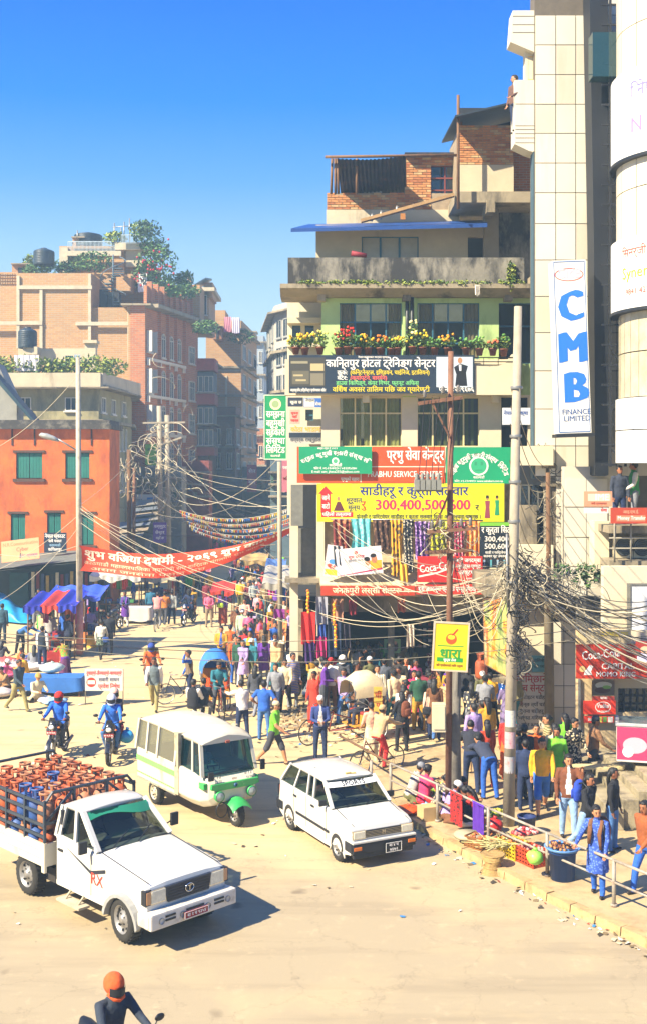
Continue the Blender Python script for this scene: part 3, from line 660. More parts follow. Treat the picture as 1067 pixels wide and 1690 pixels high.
# ================================================================== buildings given by footprint corners, windows hung on each wall
def win_meshes(style,w,h,fm,gm_,sh=None):
 """frame mesh and pane mesh in wall coordinates: x along the wall, -y outwards, z up, centred at the bottom middle"""
 f,p = MB(),MB(); e = .07 if w > .8 else .05
 if style == 'arch':
  r = w/2; hs = h-r; arc_ = [(r*math.cos(math.pi*k/8),hs+r*math.sin(math.pi*k/8)) for k in range(9)]
  out = [(-r,0),(r,0)] + arc_; inn = [(a*(1-2*e/w),max(e,b_-e*.7)) for a,b_ in out]
  n_ = len(out)
  f.add([(a,-.09,b_) for a,b_ in out]+[(a,-.09,b_) for a,b_ in inn]+[(a,.02,b_) for a,b_ in out]+[(a,-.0,b_) for a,b_ in inn],
    [(i,(i+1) % n_,n_+(i+1) % n_,n_+i) for i in range(n_)] + [(i,2*n_+i,2*n_+(i+1) % n_,(i+1) % n_) for i in range(n_)] + [(n_+i,n_+(i+1) % n_,3*n_+(i+1) % n_,3*n_+i) for i in range(n_)])
  p.add([(a,-.02,b_) for a,b_ in inn],[list(range(n_))])
  f.b2((-e/2,-.07,0),(e/2,-.03,h)); f.b2((-r,-.07,hs),(r,-.03,hs+e))
 else:
  f.b2((-w/2,-.09,0),(-w/2+e,.02,h)); f.b2((w/2-e,-.09,0),(w/2,.02,h)); f.b2((-w/2+e,-.088,0),(w/2-e,.02,e)); f.b2((-w/2+e,-.088,h-e),(w/2-e,.02,h))
  p.quad((-w/2+e,-.02,e),(w/2-e,-.02,e),(w/2-e,-.02,h-e),(-w/2+e,-.02,h-e))
  nm = {'rect': 2,'slit': 1,'shutter': 2,'grid': 3}.get(style,2)
  for k in range(1,nm): f.b2((-w/2+w*k/nm-e/2,-.07,e),(-w/2+w*k/nm+e/2,-.03,h-e))
  if style == 'grid': f.b2((-w/2+e,-.068,h*.65),(w/2-e,-.032,h*.65+e))
  if style == 'open':
   f.b2((-w/2-.04,-.45,.02),(-w/2,-.09,h)); f.b2((w/2,-.45,.02),(w/2+.04,-.09,h))
 f.b2((-w/2-.08,-.16,-.1),(w/2+.08,.0,-.002))
 return f.mesh('window',fm),p.mesh('pane',gm_,fix=False)
_WM = {}
DGL = mat('dark window pane','#26323a',rough=.12,var=.3,scale=3,bump=0)
def hang(root,A,B,specs,fm,gm_=None):
 A,B = Vector(A),Vector(B); d = (B-A).normalized(); rz = math.atan2(d.y,d.x)
 for s_,z,w,h,style in specs:
  key = (style,round(w,2),round(h,2),fm.name,(gm_ or DGL).name)
  if key not in _WM: _WM[key] = win_meshes(style,w,h,fm,gm_ or DGL)
  f,p = _WM[key]; o = inst('window',f,root,(A.x+d.x*s_,A.y+d.y*s_,z),rz); inst('pane',p,o)
def block(name,label,pts,z0,z1,wm,roof=None,cat='building',parapet=0,pm=None,group=None,slabs=(),slabm=None,over=.12):
 """pts: footprint counter-clockwise seen from above"""
 c = sum((Vector((p[0],p[1],0)) for p in pts),Vector())/len(pts)
 o = wroot(name,(pts[0][0],pts[0][1],z0),label=label,cat=cat,group=group)
 mb = MB(); n_ = len(pts); vs = [(p[0],p[1],z0) for p in pts]+[(p[0],p[1],z1) for p in pts]
 mb.add(vs,[(i,(i+1) % n_,(i+1) % n_+n_,i+n_) for i in range(n_)]); mb.build('wall',wm,o)
 mb = MB(); g = lambda k,z: [(c.x+(p[0]-c.x)*k,c.y+(p[1]-c.y)*k,z) for p in pts]
 gg = lambda d_,z: [(p[0]+(d_ if p[0] > c.x else -d_)*1.0,p[1]+(d_ if p[1] > c.y else -d_),z) for p in pts]
 mb.add(gg(over,z1)+gg(over,z1+.15),[list(range(n_))[::-1],list(range(n_,2*n_))]+[(i,(i+1) % n_,(i+1) % n_+n_,i+n_) for i in range(n_)]); mb.build('roof',roof or CONC,o)
 for z in slabs:
  mb = MB(); mb.add(gg(min(.4,over*.6),z)+gg(min(.4,over*.6),z+.22),[list(range(n_))[::-1],list(range(n_,2*n_))]+[(i,(i+1) % n_,(i+1) % n_+n_,i+n_) for i in range(n_)]); mb.build('floor_band',slabm or CONC,o)
 if parapet:
  for i in range(n_):
   a,b_ = Vector((*pts[i],z1+.15)),Vector((*pts[(i+1) % n_],z1+.15)); mb = MB(); mb.beam(a+V(0,0,parapet/2),b_+V(0,0,parapet/2),.15,parapet); mb.build('parapet',pm or wm,o)
 return o
def zv(v,y): return CAMH-(v-HV)*y/FPX
def xu(u,y): return (u-CU)*y/FPX
# ---- orange painted building, 60 m
OY = 60.0
OR = mat('weathered orange limewash','#c2601f',var=.25,scale=1.3,stain=('#8a3a16',.9,.7,.5),streak=2.5,bump=.5,bs=10)
ob = wroot('orange_house',W(90,1000,OY),label='weathered orange painted two storey house with green shutters',cat='house')
SH = mat('green shutter paint','#14685a',rough=.6,var=.15,scale=2)
wins = [(27,747,70,790),(108,747,148,790),(18,848,42,893),(78,846,101,890),(134,848,155,900)]
mb = MB(); wallgrid(mb,W(-60,0,OY).x,0,W(181,0,OY).x,zv(706,OY),OY,.4,[hole(*h,OY) for h in wins]); mb.b2((W(181,0,OY).x-.4,OY+.4,0),(W(181,0,OY).x,OY+3,zv(706,OY))); mb.build('wall',OR,ob)
for i,h in enumerate(wins):
 a,b_ = W(h[0],h[3],OY),W(h[2],h[1],OY); mb = MB(); mb.b2((a.x,OY+.14,a.z),(b_.x,OY+.2,b_.z)); wo = mb.build('window',DARK,ob)
 for s_ in (0,1):
  mid = (a.x+b_.x)/2; x0,x1 = (a.x+.03,mid-.02) if s_ == 0 else (mid+.02,b_.x-.03)
  m2 = MB(); m2.b2((x0,OY+.08,a.z+.04),(x1,OY+.13,b_.z-.04))
  for k in range(1,4): xx = x0+(x1-x0)*k/4; m2.b2((xx-.012,OY+.07,a.z+.06),(xx+.012,OY+.08,b_.z-.06))
  m2.build('shutter',SH,wo)
 m2 = MB(); m2.b2((a.x-.15,OY-.1,a.z-.16),(b_.x+.15,OY+.05,a.z)); m2.b2((a.x-.15,OY-.06,b_.z),(b_.x+.15,OY+.05,b_.z+.12)); m2.build('sill',mat('dark stone sill','#4a3324',var=.2),wo)
mb = MB(); bp(mb,-60,700,183,708,OY-.35,3.6); bp(mb,-60,693,181,701,OY,3); mb.build('roof',mat('tarred roof edge','#3a3630',var=.3,stain=('#8a8474',2,.5,.5)),ob)
mb = MB();
for u in (19,56,150): bp(mb,u,708,u+2.5,735,OY-.04,.04)
mb.build('rain_stain',mat('tar runs','#3a2014',var=.3),ob)
# gable house behind it
gb = wroot('gabled_house',W(20,1000,66),label='grey gabled house with a dark tin roof at the left edge',cat='house')
mb = MB(); x0 = xu(-90,66); x1 = xu(28,66); mb.prism([(x0,0),(x1,0),(x1,zv(668,66)),(x0+3,zv(600,66)),(x0,zv(620,66))],66,67.5,'y'); mb.build('wall',mat('grey plaster','#8b8a80',var=.12,stain=('#5c5a50',1,.5,.5)),gb)
mb = MB(); mb.prism([(xu(-45,64.8),zv(585,64.8)),(xu(53,64.8),zv(697,64.8)),(xu(56,64.8),zv(693,64.8)),(xu(-45,64.8),zv(575,64.8))],64.9,66.4,'y'); mb.build('roof',mat('dark teal tin roof','#1f3a42',rough=.5,var=.25),gb)
# awning and shops below the orange house
aw = wroot('shop_awning',W(60,925,58),label='long grey awning over the shops below the orange house',cat='awning')
mb = MB(); a,b_ = W(-60,938,57),W(130,918,57); mb.add([W(-60,945,56),W(131,925,56),W(131,908,OY),W(-60,922,OY)],[(0,1,2,3)]); mb.add([p-V(0,0,.1) for p in (W(-60,945,56),W(131,925,56),W(131,908,OY),W(-60,922,OY))],[(3,2,1,0)]); mb.build('awning_sheet',mat('grey awning sheet','#5d5f58',var=.25,rough=.8),aw)
sh = wroot('dark_shopfront',W(60,1010,59.5),label='dark shopfronts with hanging goods under the long awning',cat='shop')
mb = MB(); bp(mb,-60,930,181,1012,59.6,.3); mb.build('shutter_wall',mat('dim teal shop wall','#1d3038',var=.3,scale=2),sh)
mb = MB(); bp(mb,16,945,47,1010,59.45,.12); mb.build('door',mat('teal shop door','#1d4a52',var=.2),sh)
for k in range(16):
 u = 52+k*8; mb = MB(); bp(mb,u,942+rnd.randint(0,8),u+5,970+rnd.randint(0,20),59.3,.1); mb.build('hanging_goods',mat('goods %d' % (k % 5),['#c9c3b0','#7a2a22','#394c7a','#b89a58','#2a2a2c'][k % 5]),sh)
# ---- grey concrete house with roof garden, 74 m
GY = 74.0
pts = [(xu(-90,GY),GY),(xu(163,GY),GY),(xu(216,GY+9),GY+9),(xu(216,GY+9)-2,GY+22),(xu(-90,GY),GY+22)]
gh = block('grey_house','grey concrete house with a planted roof terrace behind the orange house',pts,0,zv(640,GY),mat('olive stained concrete','#928a62',var=.2,scale=.8,stain=('#4a4832',.6,.7,.5),streak=3,bump=.2,bs=8),slabs=(zv(698,GY),zv(770,GY)),over=.6)
GRF = mat('white window frame','#cfcab8',var=.05)
hang(gh,(*pts[0],0),(*pts[1],0),[(xu(u,GY)-pts[0][0],zv(678,GY),20*GY/FPX,22*GY/FPX,'rect') for u in (42,118,-30)],GRF)
A,B = (*pts[1],0),(*pts[2],0); LS = (Vector(B)-Vector(A)).length
hang(gh,A,B,[(LS*f,zv(680,GY),1.0,1.0,'rect') for f in (.12,.42,.75)] + [(LS*f,zv(742,GY),.3,1.5,'slit') for f in (.1,.22,.34,.46,.58,.7,.82)] + [(LS*f,zv(815,GY),.3,1.9,'slit') for f in (.1,.22,.34,.46,.58,.7,.82)],GRF)
def planter_wall(A,B,z,h,root,m):
 A,B = Vector((*A,z)),Vector((*B,z)); mb = MB(); mb.beam(A+V(0,0,h/2),B+V(0,0,h/2),.25,h); mb.build('parapet',m,root)
planter_wall((pts[0][0],GY-.8),(pts[1][0]+.3,GY-.8),zv(640,GY),zv(617,GY)-zv(640,GY),gh,CONCL); planter_wall((pts[1][0]+.3,GY-.8),(pts[2][0]+.6,GY+9),zv(640,GY),zv(617,GY)-zv(640,GY),gh,CONCL)
mb = MB(); mb.add([(p[0]+(.8 if i in (1,2) else 0),p[1]-.9 if i < 2 else p[1],zv(642,GY)) for i,p in enumerate(pts)]+[(p[0]+(.8 if i in (1,2) else 0),p[1]-.9 if i < 2 else p[1],zv(640,GY)+.02) for i,p in enumerate(pts)],[(0,1,2,3,4),(9,8,7,6,5),(0,5,6,1),(1,6,7,2)]); mb.build('ledge',CONC,gh)
k_ = 0
for u in range(-5,205,24):
 y = GY+.4 if u < 165 else GY+.4+(u-165)*.17
 p = W(u,606,y); plant('shrub',['wide','pale','bushy','low','feathery','thick','leafy','tall','thin'][k_ % 9]+' yellow green shrub on the roof terrace of the grey concrete house',(p.x,p.y,p.z),(1.0,.5,rnd.uniform(.4,.85)),260,.14,'shrubs on the grey house terrace',[LEAF[2],LEAF[0]]); k_ += 1
def tank(u,v0,v1,y,label,r=.65,stand=None):
 a = W(u,v1,y); h = zv(v0,y)-a.z; o = wroot('water_tank',a,label=label,cat='water tank',group='black roof water tanks')
 mb = MB(); pr = [(r*.96,0)]
 for k in range(8): z = h*.82*(k+.5)/8; pr += [(r,z-.04),(r*.96,z),(r,z+.04)]
 pr += [(r*.9,h*.88),(r*.4,h),(.02,h)]; mb.lathe(pr,16,a); mb.build('drum',mat('black plastic tank','#1b2b33',rough=.5,var=.2),o)
 mb = MB(); mb.lathe([(.25,h*.97),(.25,h*1.05),(.02,h*1.06)],10,a); mb.build('lid',BLACK,o)
 return o
tank(46,542,575,GY+5,'black ribbed water tank on the terrace behind the laundry')
mb = MB(); bp(mb,30,575,140,600,GY+5.5,.3); bp(mb,38,572,62,585,GY+4.6,1.2); bp(mb,140,566,158,612,GY+4,.6); bp(mb,137,561,160,566,GY+3.8,1); mb.build('terrace_wall',CONCL,gh)
def hang_cloth(u0,v0,u1,v1,y,colr,label,group=None,cat='laundry',name='hanging_cloth',folds=4,amp=.06,dx=0,sway=0):
 a,b_ = W(u0,v1,y),W(u1,v0,y); mb = MB(); ph = rnd.uniform(0,6)
 mb.grid(lambda u,v: (a.x+(b_.x-a.x)*(.5+(u-.5)*(1-sway*math.sin(math.pi*v)*1.6)+sway*.5*math.sin(v*5+ph)*(1-v)),y+amp*(1.2-v*.6)*math.sin(u*folds*6.28+ph+v*2),a.z+(b_.z-a.z)*v+.03*math.sin(u*9+ph)*(1-v)),folds*6,6)
 m_ = colr if not isinstance(colr,str) else mat('cloth '+colr,colr,rough=.9,var=.1,scale=3)
 return mb.build(name,m_,label=label,cat=cat,group=group,fix=False)
hang_cloth(24,586,64,612,GY+.1,'#d9d2d0','white bedsheet drying on the grey house terrace')
hang_cloth(108,587,121,602,GY+1,'#2a5560','dark teal shirt on the terrace washing line')
hang_cloth(123,585,133,600,GY+1,'#b9c4c8','pale shirt drying beside the dark teal one')
# ---- big brick building, 90 m
B0 = 90.0
BRW = brickmat('far red brick','#bc6e40','#a85c36','#a58c70',bw=.5,rh=.16,ms=.02,damt=.35)
BRT = brickmat('far tan brick','#b58850','#a87844','#a8957a',bw=.5,rh=.16,ms=.02,dirt='#8b7c60',damt=.5)
pts = [(xu(212,B0),B0),(xu(240,B0),B0),(xu(326,B0+12),B0+12),(xu(326,B0+12)-4,B0+30),(xu(205,B0),B0+30)]
zt = zv(505,B0)
bbg = block('brick_apartment_house','big red brick house with arched white windows along its street side',pts,0,zt,BRT,slabs=(),over=.5)
# street side and lit corner in red brick
mb = MB(); A,B = Vector((*pts[1],0)),Vector((*pts[2],0)); d = (B-A).normalized(); nrm = Vector((d.y,-d.x,0)); mb.add([A+nrm*.05,B+nrm*.05,B+nrm*.05+V(0,0,zt),A+nrm*.05+V(0,0,zt)],[(0,1,2,3)]); mb.b2((xu(216,B0),B0-.12,0),(xu(240,B0)+.02,B0-.02,zt)); mb.build('side_wall',BRW,bbg)
LS = (B-A).length
AF = mat('white arched window frame','#c8c2b0',var=.08)
rowz = [(545,580),(608,648),(668,708),(733,775)]
for k,(v0,v1) in enumerate(rowz):
 h = zv(v0,B0)-zv(v1,B0)
 hang(bbg,A+nrm*.06,B+nrm*.06,[(LS*.06,zv(v1,B0),1.1,h,'open'),(LS*.30,zv(v1,B0)-.2,.9,h+.3,'arch'),(LS*.45,zv(v1,B0)-.2,.9,h+.3,'arch'),(LS*.60,zv(v1,B0)-.2,.9,h+.3,'arch'),(LS*.86,zv(v1,B0)-.1,1.5,h*.9,'grid')],AF)
for v in (592,653,717):
 mb = MB(); z = zv(v,B0); mb.beam(A+nrm*.15+d*.2+V(0,0,z),A+nrm*.15+d*(LS*.7)+V(0,0,z),.3,.22)
 for f in (.02,.22,.38,.52,.68): mb.b2(A+nrm*.2+d*(LS*f)+V(-.12,-.12,z-.5),A+nrm*.2+d*(LS*f)+V(.12,.12,z))
 mb.build('white_band',mat('white painted band','#cfc6b2',var=.08),bbg)
mb = MB()
for f in (.22,.375,.525,.70): mb.beam(A+nrm*.12+d*(LS*f)+V(0,0,2),A+nrm*.12+d*(LS*f)+V(0,0,zt),.3,.3)
mb.build('pilaster',BRW,bbg)
planter_wall((A.x,A.y),(B.x,B.y),zt+.1,1.5,bbg,BRW)
for k in range(9):
 p = A+d*(LS*(k+.5)/9)+nrm*.1; mb = MB(); mb.b2(p+V(-.2,-.2,zt+.1),p+V(.2,.2,zt+2)); mb.build('parapet_post',BRW,bbg)
mb = MB(); mb.beam(A+nrm*.5+V(0,0,zt),B+nrm*.7+V(0,0,zt),1.2,.3); mb.build('cornice',CONC,bbg)
# upper set-back block with a concrete frame on its blank wall
u2 = wroot('brick_blank_wall_house',W(100,700,91),label='tall blank brick wall with a pale concrete frame and roof garden',cat='building')
UY = 91.0
mb = MB(); mb.b2((xu(-120,UY),UY,0),(xu(30,UY),UY+14,zv(449,UY))); mb.b2((xu(30,UY),UY-.4,10),(xu(153,UY),UY+14,zv(452,UY))); mb.b2((xu(153,UY),UY-.2,10),(xu(242,UY),UY+8,zv(508,UY))); mb.b2((xu(153,UY),UY+3,10),(xu(172,UY),UY+12,zv(449,UY)))
mb.build('wall',BRT,u2)
CF = mat('concrete frame','#b3a88c',var=.15,stain=('#7a6c54',1,.5,.55))
mb = MB()
for u,v0,v1 in ((30,455,575),(68,477,575),(148,452,562),(213,505,600)): bp(mb,u-2.4,v0,u+2.4,v1,UY-.55,.15)
for u0,u1,v in ((30,152,474),(-20,70,533),(125,240,534)): bp(mb,u0,v-3,u1,v+3,UY-.6,.15)
mb.build('concrete_frame',CF,u2)
mb = MB(); bp(mb,154,478,178,507,UY+2.8,.15); bp(mb,179,482,197,507,UY+2.9,.1); mb.build('doorway',DARK,u2)
mb = MB(); bp(mb,152,452,242,476,UY+4,6); bp(mb,192,455,216,480,UY+2,2); mb.build('upper_room',BRT,u2)
for k in range(9):                             # open lattice parapet at the far left
 for j in range(4):
  mb = MB(); bp(mb,-2+k*4,451+j*5,0.4+k*4,453.5+j*5,UY-.1,.3); mb.build('lattice_brick',BRT,u2)
# spiral stair
mb = MB(); c0 = W(187,507,UY+1);
for k in range(16): a = k*.5; mb.b2(c0+V(0,0,k*.22),c0+V(math.cos(a)*.9,math.sin(a)*.9,k*.22+.06))
mb.tube([c0,c0+V(0,0,4.2)],.06,6); mb.tube([c0+V(math.cos(k*.5),math.sin(k*.5),k*.22+.9) for k in range(16)],.04,5); mb.build('spiral_stair',mat('blue grey iron','#4a5c66'),u2)
# roof rooms above
def bx_(mb,*a): bp(mb,*a)
rf = wroot('roof_terrace_house',W(160,450,96),label='stacked brick roof terraces crowded with plants, rails and tanks',cat='building')
mb = MB(); bp(mb,98,406,205,452,96,8); bp(mb,200,430,250,500,97,6); bp(mb,225,470,330,540,100,6); mb.build('wall',BRT,rf)
mb = MB(); bp(mb,98,408,112,450,95.4,.7); bp(mb,110,414,200,422,95.2,.3); bp(mb,190,400,255,412,95.5,3); bp(mb,208,412,234,440,96,.3); mb.build('ledge',CF,rf)
mb = MB()
for k in range(40): bp(mb,112+k*2.2,399,112.7+k*2.2,414,95.6,.05)
for k in range(24): bp(mb,200+k*2.2,388,200.7+k*2.2,402,95.2,.05)
bp(mb,112,398,200,399.2,95.6,.06); bp(mb,200,387,254,388.2,95.2,.06); mb.build('railing',mat('pale blue rail','#9fb0b8'),rf)
mb = MB()
for u,v0 in ((189,368),(200,376),(214,360),(222,370),(205,366),(128,380),(120,398)): mb.tube([W(u,402,97),W(u,v0,97)],.05,5)
mb.tube([W(186,375,97),W(224,372,97)],.04,5); mb.build('antenna',STEEL,rf)
tank(73,411,438,93,'black water tank standing alone at the left of the brick roof',.85)
tank(146,385,408,98,'pale grey water tank behind the roof rail',1.2)
PL = [(60,445,1.2,.5),(100,440,1.5,.6),(125,436,1.4,.7),(155,432,1.7,.9),(245,388,1.4,1.3),(233,380,1.1,.8),(258,440,1.9,2.0),(240,455,1.2,1.2),(275,470,2.0,.9),(300,480,1.6,.7),(262,415,1.0,1.0),(50,436,.6,.9),(340,540,1.2,.6),(305,440+20,.8,.7),(190,393,1.0,.6)]
adj = ['small','spreading','bushy','ragged','tall green','leafy','large flowering','drooping','wide trailing','low trailing','upright','thin','dense','sparse','pale']
for i,(u,v,rx,rz_) in enumerate(PL):
 y = 94+ (i % 3); p = W(u,v,y); plant('shrub',adj[i]+' potted shrub on the roof terraces of the brick houses',p,(rx,.7,rz_),int(180+rx*rz_*120),.17,None,[LEAF[i % 3],LEAF[0]])
mb = MB(); p = W(258,442,93.6)
for _ in range(40): q = p+V(rnd.gauss(0,.9),rnd.gauss(0,.3),rnd.gauss(0,.8)); mb.ball(q,.1,5,3)
mb.build('red_blossoms',mat('red bougainvillea blossom','#b02030'),kind='stuff')
hang_cloth(228,450,243,482,94,'#dcdcdc','white sheet hanging beside the spiral stair on the brick roof')
# tower room with slanted roof
tr_ = wroot('rooftop_tower_room',W(330,540,104),label='brown brick tower room with tall windows and a slanted solar panel',cat='building')
mb = MB(); bp(mb,300,478,345,545,104,6); bp(mb,309,458,316,480,104,.5); bp(mb,336,466,351,492,104,4); mb.build('wall',BRT,tr_)
mb = MB(); bp(mb,298,474,354,480,103.2,7); bp(mb,318,532,352,540,103,4); mb.build('slab',CF,tr_)
mb = MB(); a = [W(316,472,103),W(340,458,103),W(350,460,105),W(326,476,105)]; mb.add(a+[p-V(0,0,.15) for p in a],[(0,1,2,3),(7,6,5,4),(0,4,5,1),(1,5,6,2),(2,6,7,3),(3,7,4,0)]); mb.build('solar_panel',mat('dark panel','#33424c',rough=.3),tr_)
hang(tr_,W(300,540,104),W(345,540,104),[(.7,zv(520,104),.8,1.8,'rect'),(1.9,zv(520,104),.8,1.8,'rect')],AF)
# bay window building
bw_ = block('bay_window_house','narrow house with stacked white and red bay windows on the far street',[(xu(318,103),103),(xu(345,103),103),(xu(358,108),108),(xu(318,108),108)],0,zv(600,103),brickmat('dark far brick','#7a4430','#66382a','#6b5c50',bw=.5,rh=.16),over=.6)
for v0,v1 in ((592,612),(650,668),(738,752)):
 mb = MB(); a = xu(318,102.5); mb.b2((a,101.6,zv(v1,102)),(xu(356,102.5),105,zv(v0,102))); mb.build('bay_panel',mat('faded red bay panel','#9a3b34',var=.2),bw_)
for v0,v1 in ((614,648),(670,700),(712,736)):
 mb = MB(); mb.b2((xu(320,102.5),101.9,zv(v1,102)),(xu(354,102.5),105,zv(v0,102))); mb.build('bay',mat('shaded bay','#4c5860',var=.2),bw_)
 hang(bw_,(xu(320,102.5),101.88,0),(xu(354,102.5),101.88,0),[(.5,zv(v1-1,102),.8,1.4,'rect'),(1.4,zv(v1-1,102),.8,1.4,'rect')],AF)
 mb = MB(); mb.b2((xu(316,102.5),101.2,zv(v1+2,102)),(xu(358,102.5),105,zv(v1,102))); mb.build('ledge',CONC,bw_)
# brick houses further along the left of the street
def street_house(name,label,u0,u1,u2_,y0,dy,vt,wm,rows,nside,nfront=0,fm=AF,par=.8,over=.5):
 pts = [(xu(u0,y0),y0),(xu(u1,y0),y0),(xu(u2_,y0+dy),y0+dy),(xu(u0,y0),y0+dy)]
 o = block(name,label,pts,0,zv(vt,y0),wm,parapet=par,slabs=[zv(v,y0) for v in rows[1:]],over=over)
 A,B = Vector((*pts[1],0)),Vector((*pts[2],0)); LS = (B-A).length
 for v in rows:
  if nside: hang(o,A,B,[(LS*(k+.5)/nside,zv(v,y0)-1.9,LS/nside*.5,1.5,'rect') for k in range(nside)],fm)
  L = pts[1][0]-pts[0][0]
  if nfront: hang(o,(*pts[0],0),(*pts[1],0),[(L*(k+.5)/nfront,zv(v,y0)-1.9,L/nfront*.5,1.5,'rect') for k in range(nfront)],fm)
 return o
sh1 = street_house('brick_townhouse','tan brick townhouse beyond the bay window house',340,398,424,114,14,545,BRT,[560,608,655,705,755],3,0)
mb = MB(); bp(mb,352,512,372,548,115,4); mb.build('roof_room',BRT,sh1)
mb = MB(); bp(mb,372,620,375,760,113.9,.08); bp(mb,345,610,398,613,113.9,.08); mb.build('concrete_frame',CF,sh1)
hang_cloth(370,523,382,548,113,'#c98a98','pink striped sheet drying on the far roof'); hang_cloth(383,524,396,550,113,'#d5cdd8','pale lilac sheet drying on the far roof')
p = W(398,556,114); plant('shrub','dark palm like shrub at the corner of the far roof',p,(1.5,.6,.8),260,.17)
for k,(v,dx) in enumerate(((585,0),(632,.4),(680,0),(728,.3))):   # little balconies on the street side of the townhouse
 y0,x0_ = 116+k,xu(398,116)+.45; z = zv(v+20,114); mb = MB(); mb.b2((x0_-.2,y0,z),(x0_+.9,y0+3.5+dx,z+.15)); mb.build('balcony',CONC,sh1); mb = MB()
 for q in range(7): mb.beam((x0_+.88,y0+.1+q*.55,z+.15),(x0_+.88,y0+.1+q*.55,z+1.0),.05)
 mb.beam((x0_+.88,y0,z+1.0),(x0_+.88,y0+3.5,z+1.0),.07); mb.build('balcony_rail',BLACK,sh1,kind='stuff')
for k,(u0,v0,u1,v1,y,c_) in enumerate(((262,486,282,512,96,'#a06a44'),(352,540,366,560,112,'#8a5a3c'),(408,548,422,570,140,'#9a9488'),(120,392,138,410,97,'#a8845c'),(20,436,48,452,95,'#9a7450'))):
 o = wroot('roof_hut',W((u0+u1)/2,v1,y),label=['brown brick hut among the trailing shrubs','small brick stair hut on the far townhouse roof','pale hut on the roof at the street end','tan hut beside the pale grey water tank','low tan hut at the left end of the brick roof'][k],cat='hut'); mb = MB(); bp(mb,u0,v0,u1,v1,y,2.2); mb.build('wall',mat('hut '+c_,c_,var=.25,scale=2,bump=.3,stain=('#5a4a38',1,.5,.52)),o); mb = MB(); bp(mb,u0-2,v0-2,u1+2,v0,y-.3,2.8); mb.build('roof',CONC,o); mb = MB(); bp(mb,u0+(u1-u0)*.35,v0+6,u0+(u1-u0)*.65,v1,y-.04,.04); mb.build('door',DARK,o)
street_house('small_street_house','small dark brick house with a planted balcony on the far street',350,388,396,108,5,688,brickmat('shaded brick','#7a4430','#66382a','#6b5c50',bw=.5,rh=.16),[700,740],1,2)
street_house('pale_street_house','pale distant house with blue grey windows at the end of the street',415,435,440,150,10,566,mat('pale blue plaster','#8f9aa0',var=.1),[575,620,665,712,750],0,2)
street_house('red_street_house','dark red brick house at the end of the street',410,437,440,140,10,720,BRW,[730,770,800],0,2)
# right side of the street: white block seen past the green sign; faces left towards the street
wpts = [(xu(454,96),96),(xu(530,88),88),(xu(530,88),105),(xu(440,108),108)]
wb_ = block('white_apartment_block','whitish apartment block with dark windows behind the corner building',wpts,0,zv(520,96),mat('off white plaster','#a8a294',var=.1,stain=('#7a7466',1,.5,.55)),slabs=[zv(v,96) for v in (585,650,715)],over=.6,parapet=.6)
A,B = Vector((*wpts[3],0)),Vector((*wpts[0],0))
for v in (560,605,650,695): hang(wb_,A,B,[((B-A).length*f,zv(v,96),1.3,1.9,'rect') for f in (.2,.5,.8)],mat('grey frame','#8a8c88'))
hang(wb_,(*wpts[0],0),(*wpts[1],0),[(.9+k*1.4,zv(v,96),1.0,1.5,'rect') for v in (560,605,650) for k in range(2)],mat('grey frame','#8a8c88'))
# shaded low shops along the far street (both sides) with signs
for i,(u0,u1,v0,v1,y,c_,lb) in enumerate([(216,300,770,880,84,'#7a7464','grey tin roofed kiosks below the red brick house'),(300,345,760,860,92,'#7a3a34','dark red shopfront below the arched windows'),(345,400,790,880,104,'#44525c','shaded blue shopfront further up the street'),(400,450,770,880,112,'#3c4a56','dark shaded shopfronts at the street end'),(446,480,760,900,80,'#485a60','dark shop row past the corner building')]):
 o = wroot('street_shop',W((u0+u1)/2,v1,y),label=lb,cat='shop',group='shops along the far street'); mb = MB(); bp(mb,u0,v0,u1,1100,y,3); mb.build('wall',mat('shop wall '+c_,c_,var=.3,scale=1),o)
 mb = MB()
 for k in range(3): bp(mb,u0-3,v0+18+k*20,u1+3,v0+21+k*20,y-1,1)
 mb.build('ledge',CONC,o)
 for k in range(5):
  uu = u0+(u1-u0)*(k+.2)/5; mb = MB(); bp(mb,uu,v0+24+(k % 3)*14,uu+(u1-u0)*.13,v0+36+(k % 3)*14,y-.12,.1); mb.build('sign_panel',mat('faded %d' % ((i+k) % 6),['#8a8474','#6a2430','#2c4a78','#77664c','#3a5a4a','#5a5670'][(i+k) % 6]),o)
mb = MB(); a = [W(196,868,72),W(236,858,72),W(240,846,76),W(190,856,76)]
kio = wroot('kiosk_roofs',W(215,900,72),label='jumble of rusty tin kiosk roofs beside the orange house',cat='kiosk')
for k in range(7):
 y = 66+k*1.5; u = 186+k*7+rnd.uniform(-5,5); v = 880-k*9; m2 = MB(); m2.quad(W(u,v+10,y),W(u+52,v+4,y),W(u+56,v-6,y+3),W(u+4,v,y+3)); m2.build('roof_sheet',mat('tin %d' % (k % 3),['#7a7466','#8a7a60','#5e6468'][k % 3],rough=.6,var=.3),kio,fix=False)
mb = MB(); bp(mb,183,890,240,960,70,3); mb.build('wall',mat('kiosk wall','#3c4248',var=.3),kio)
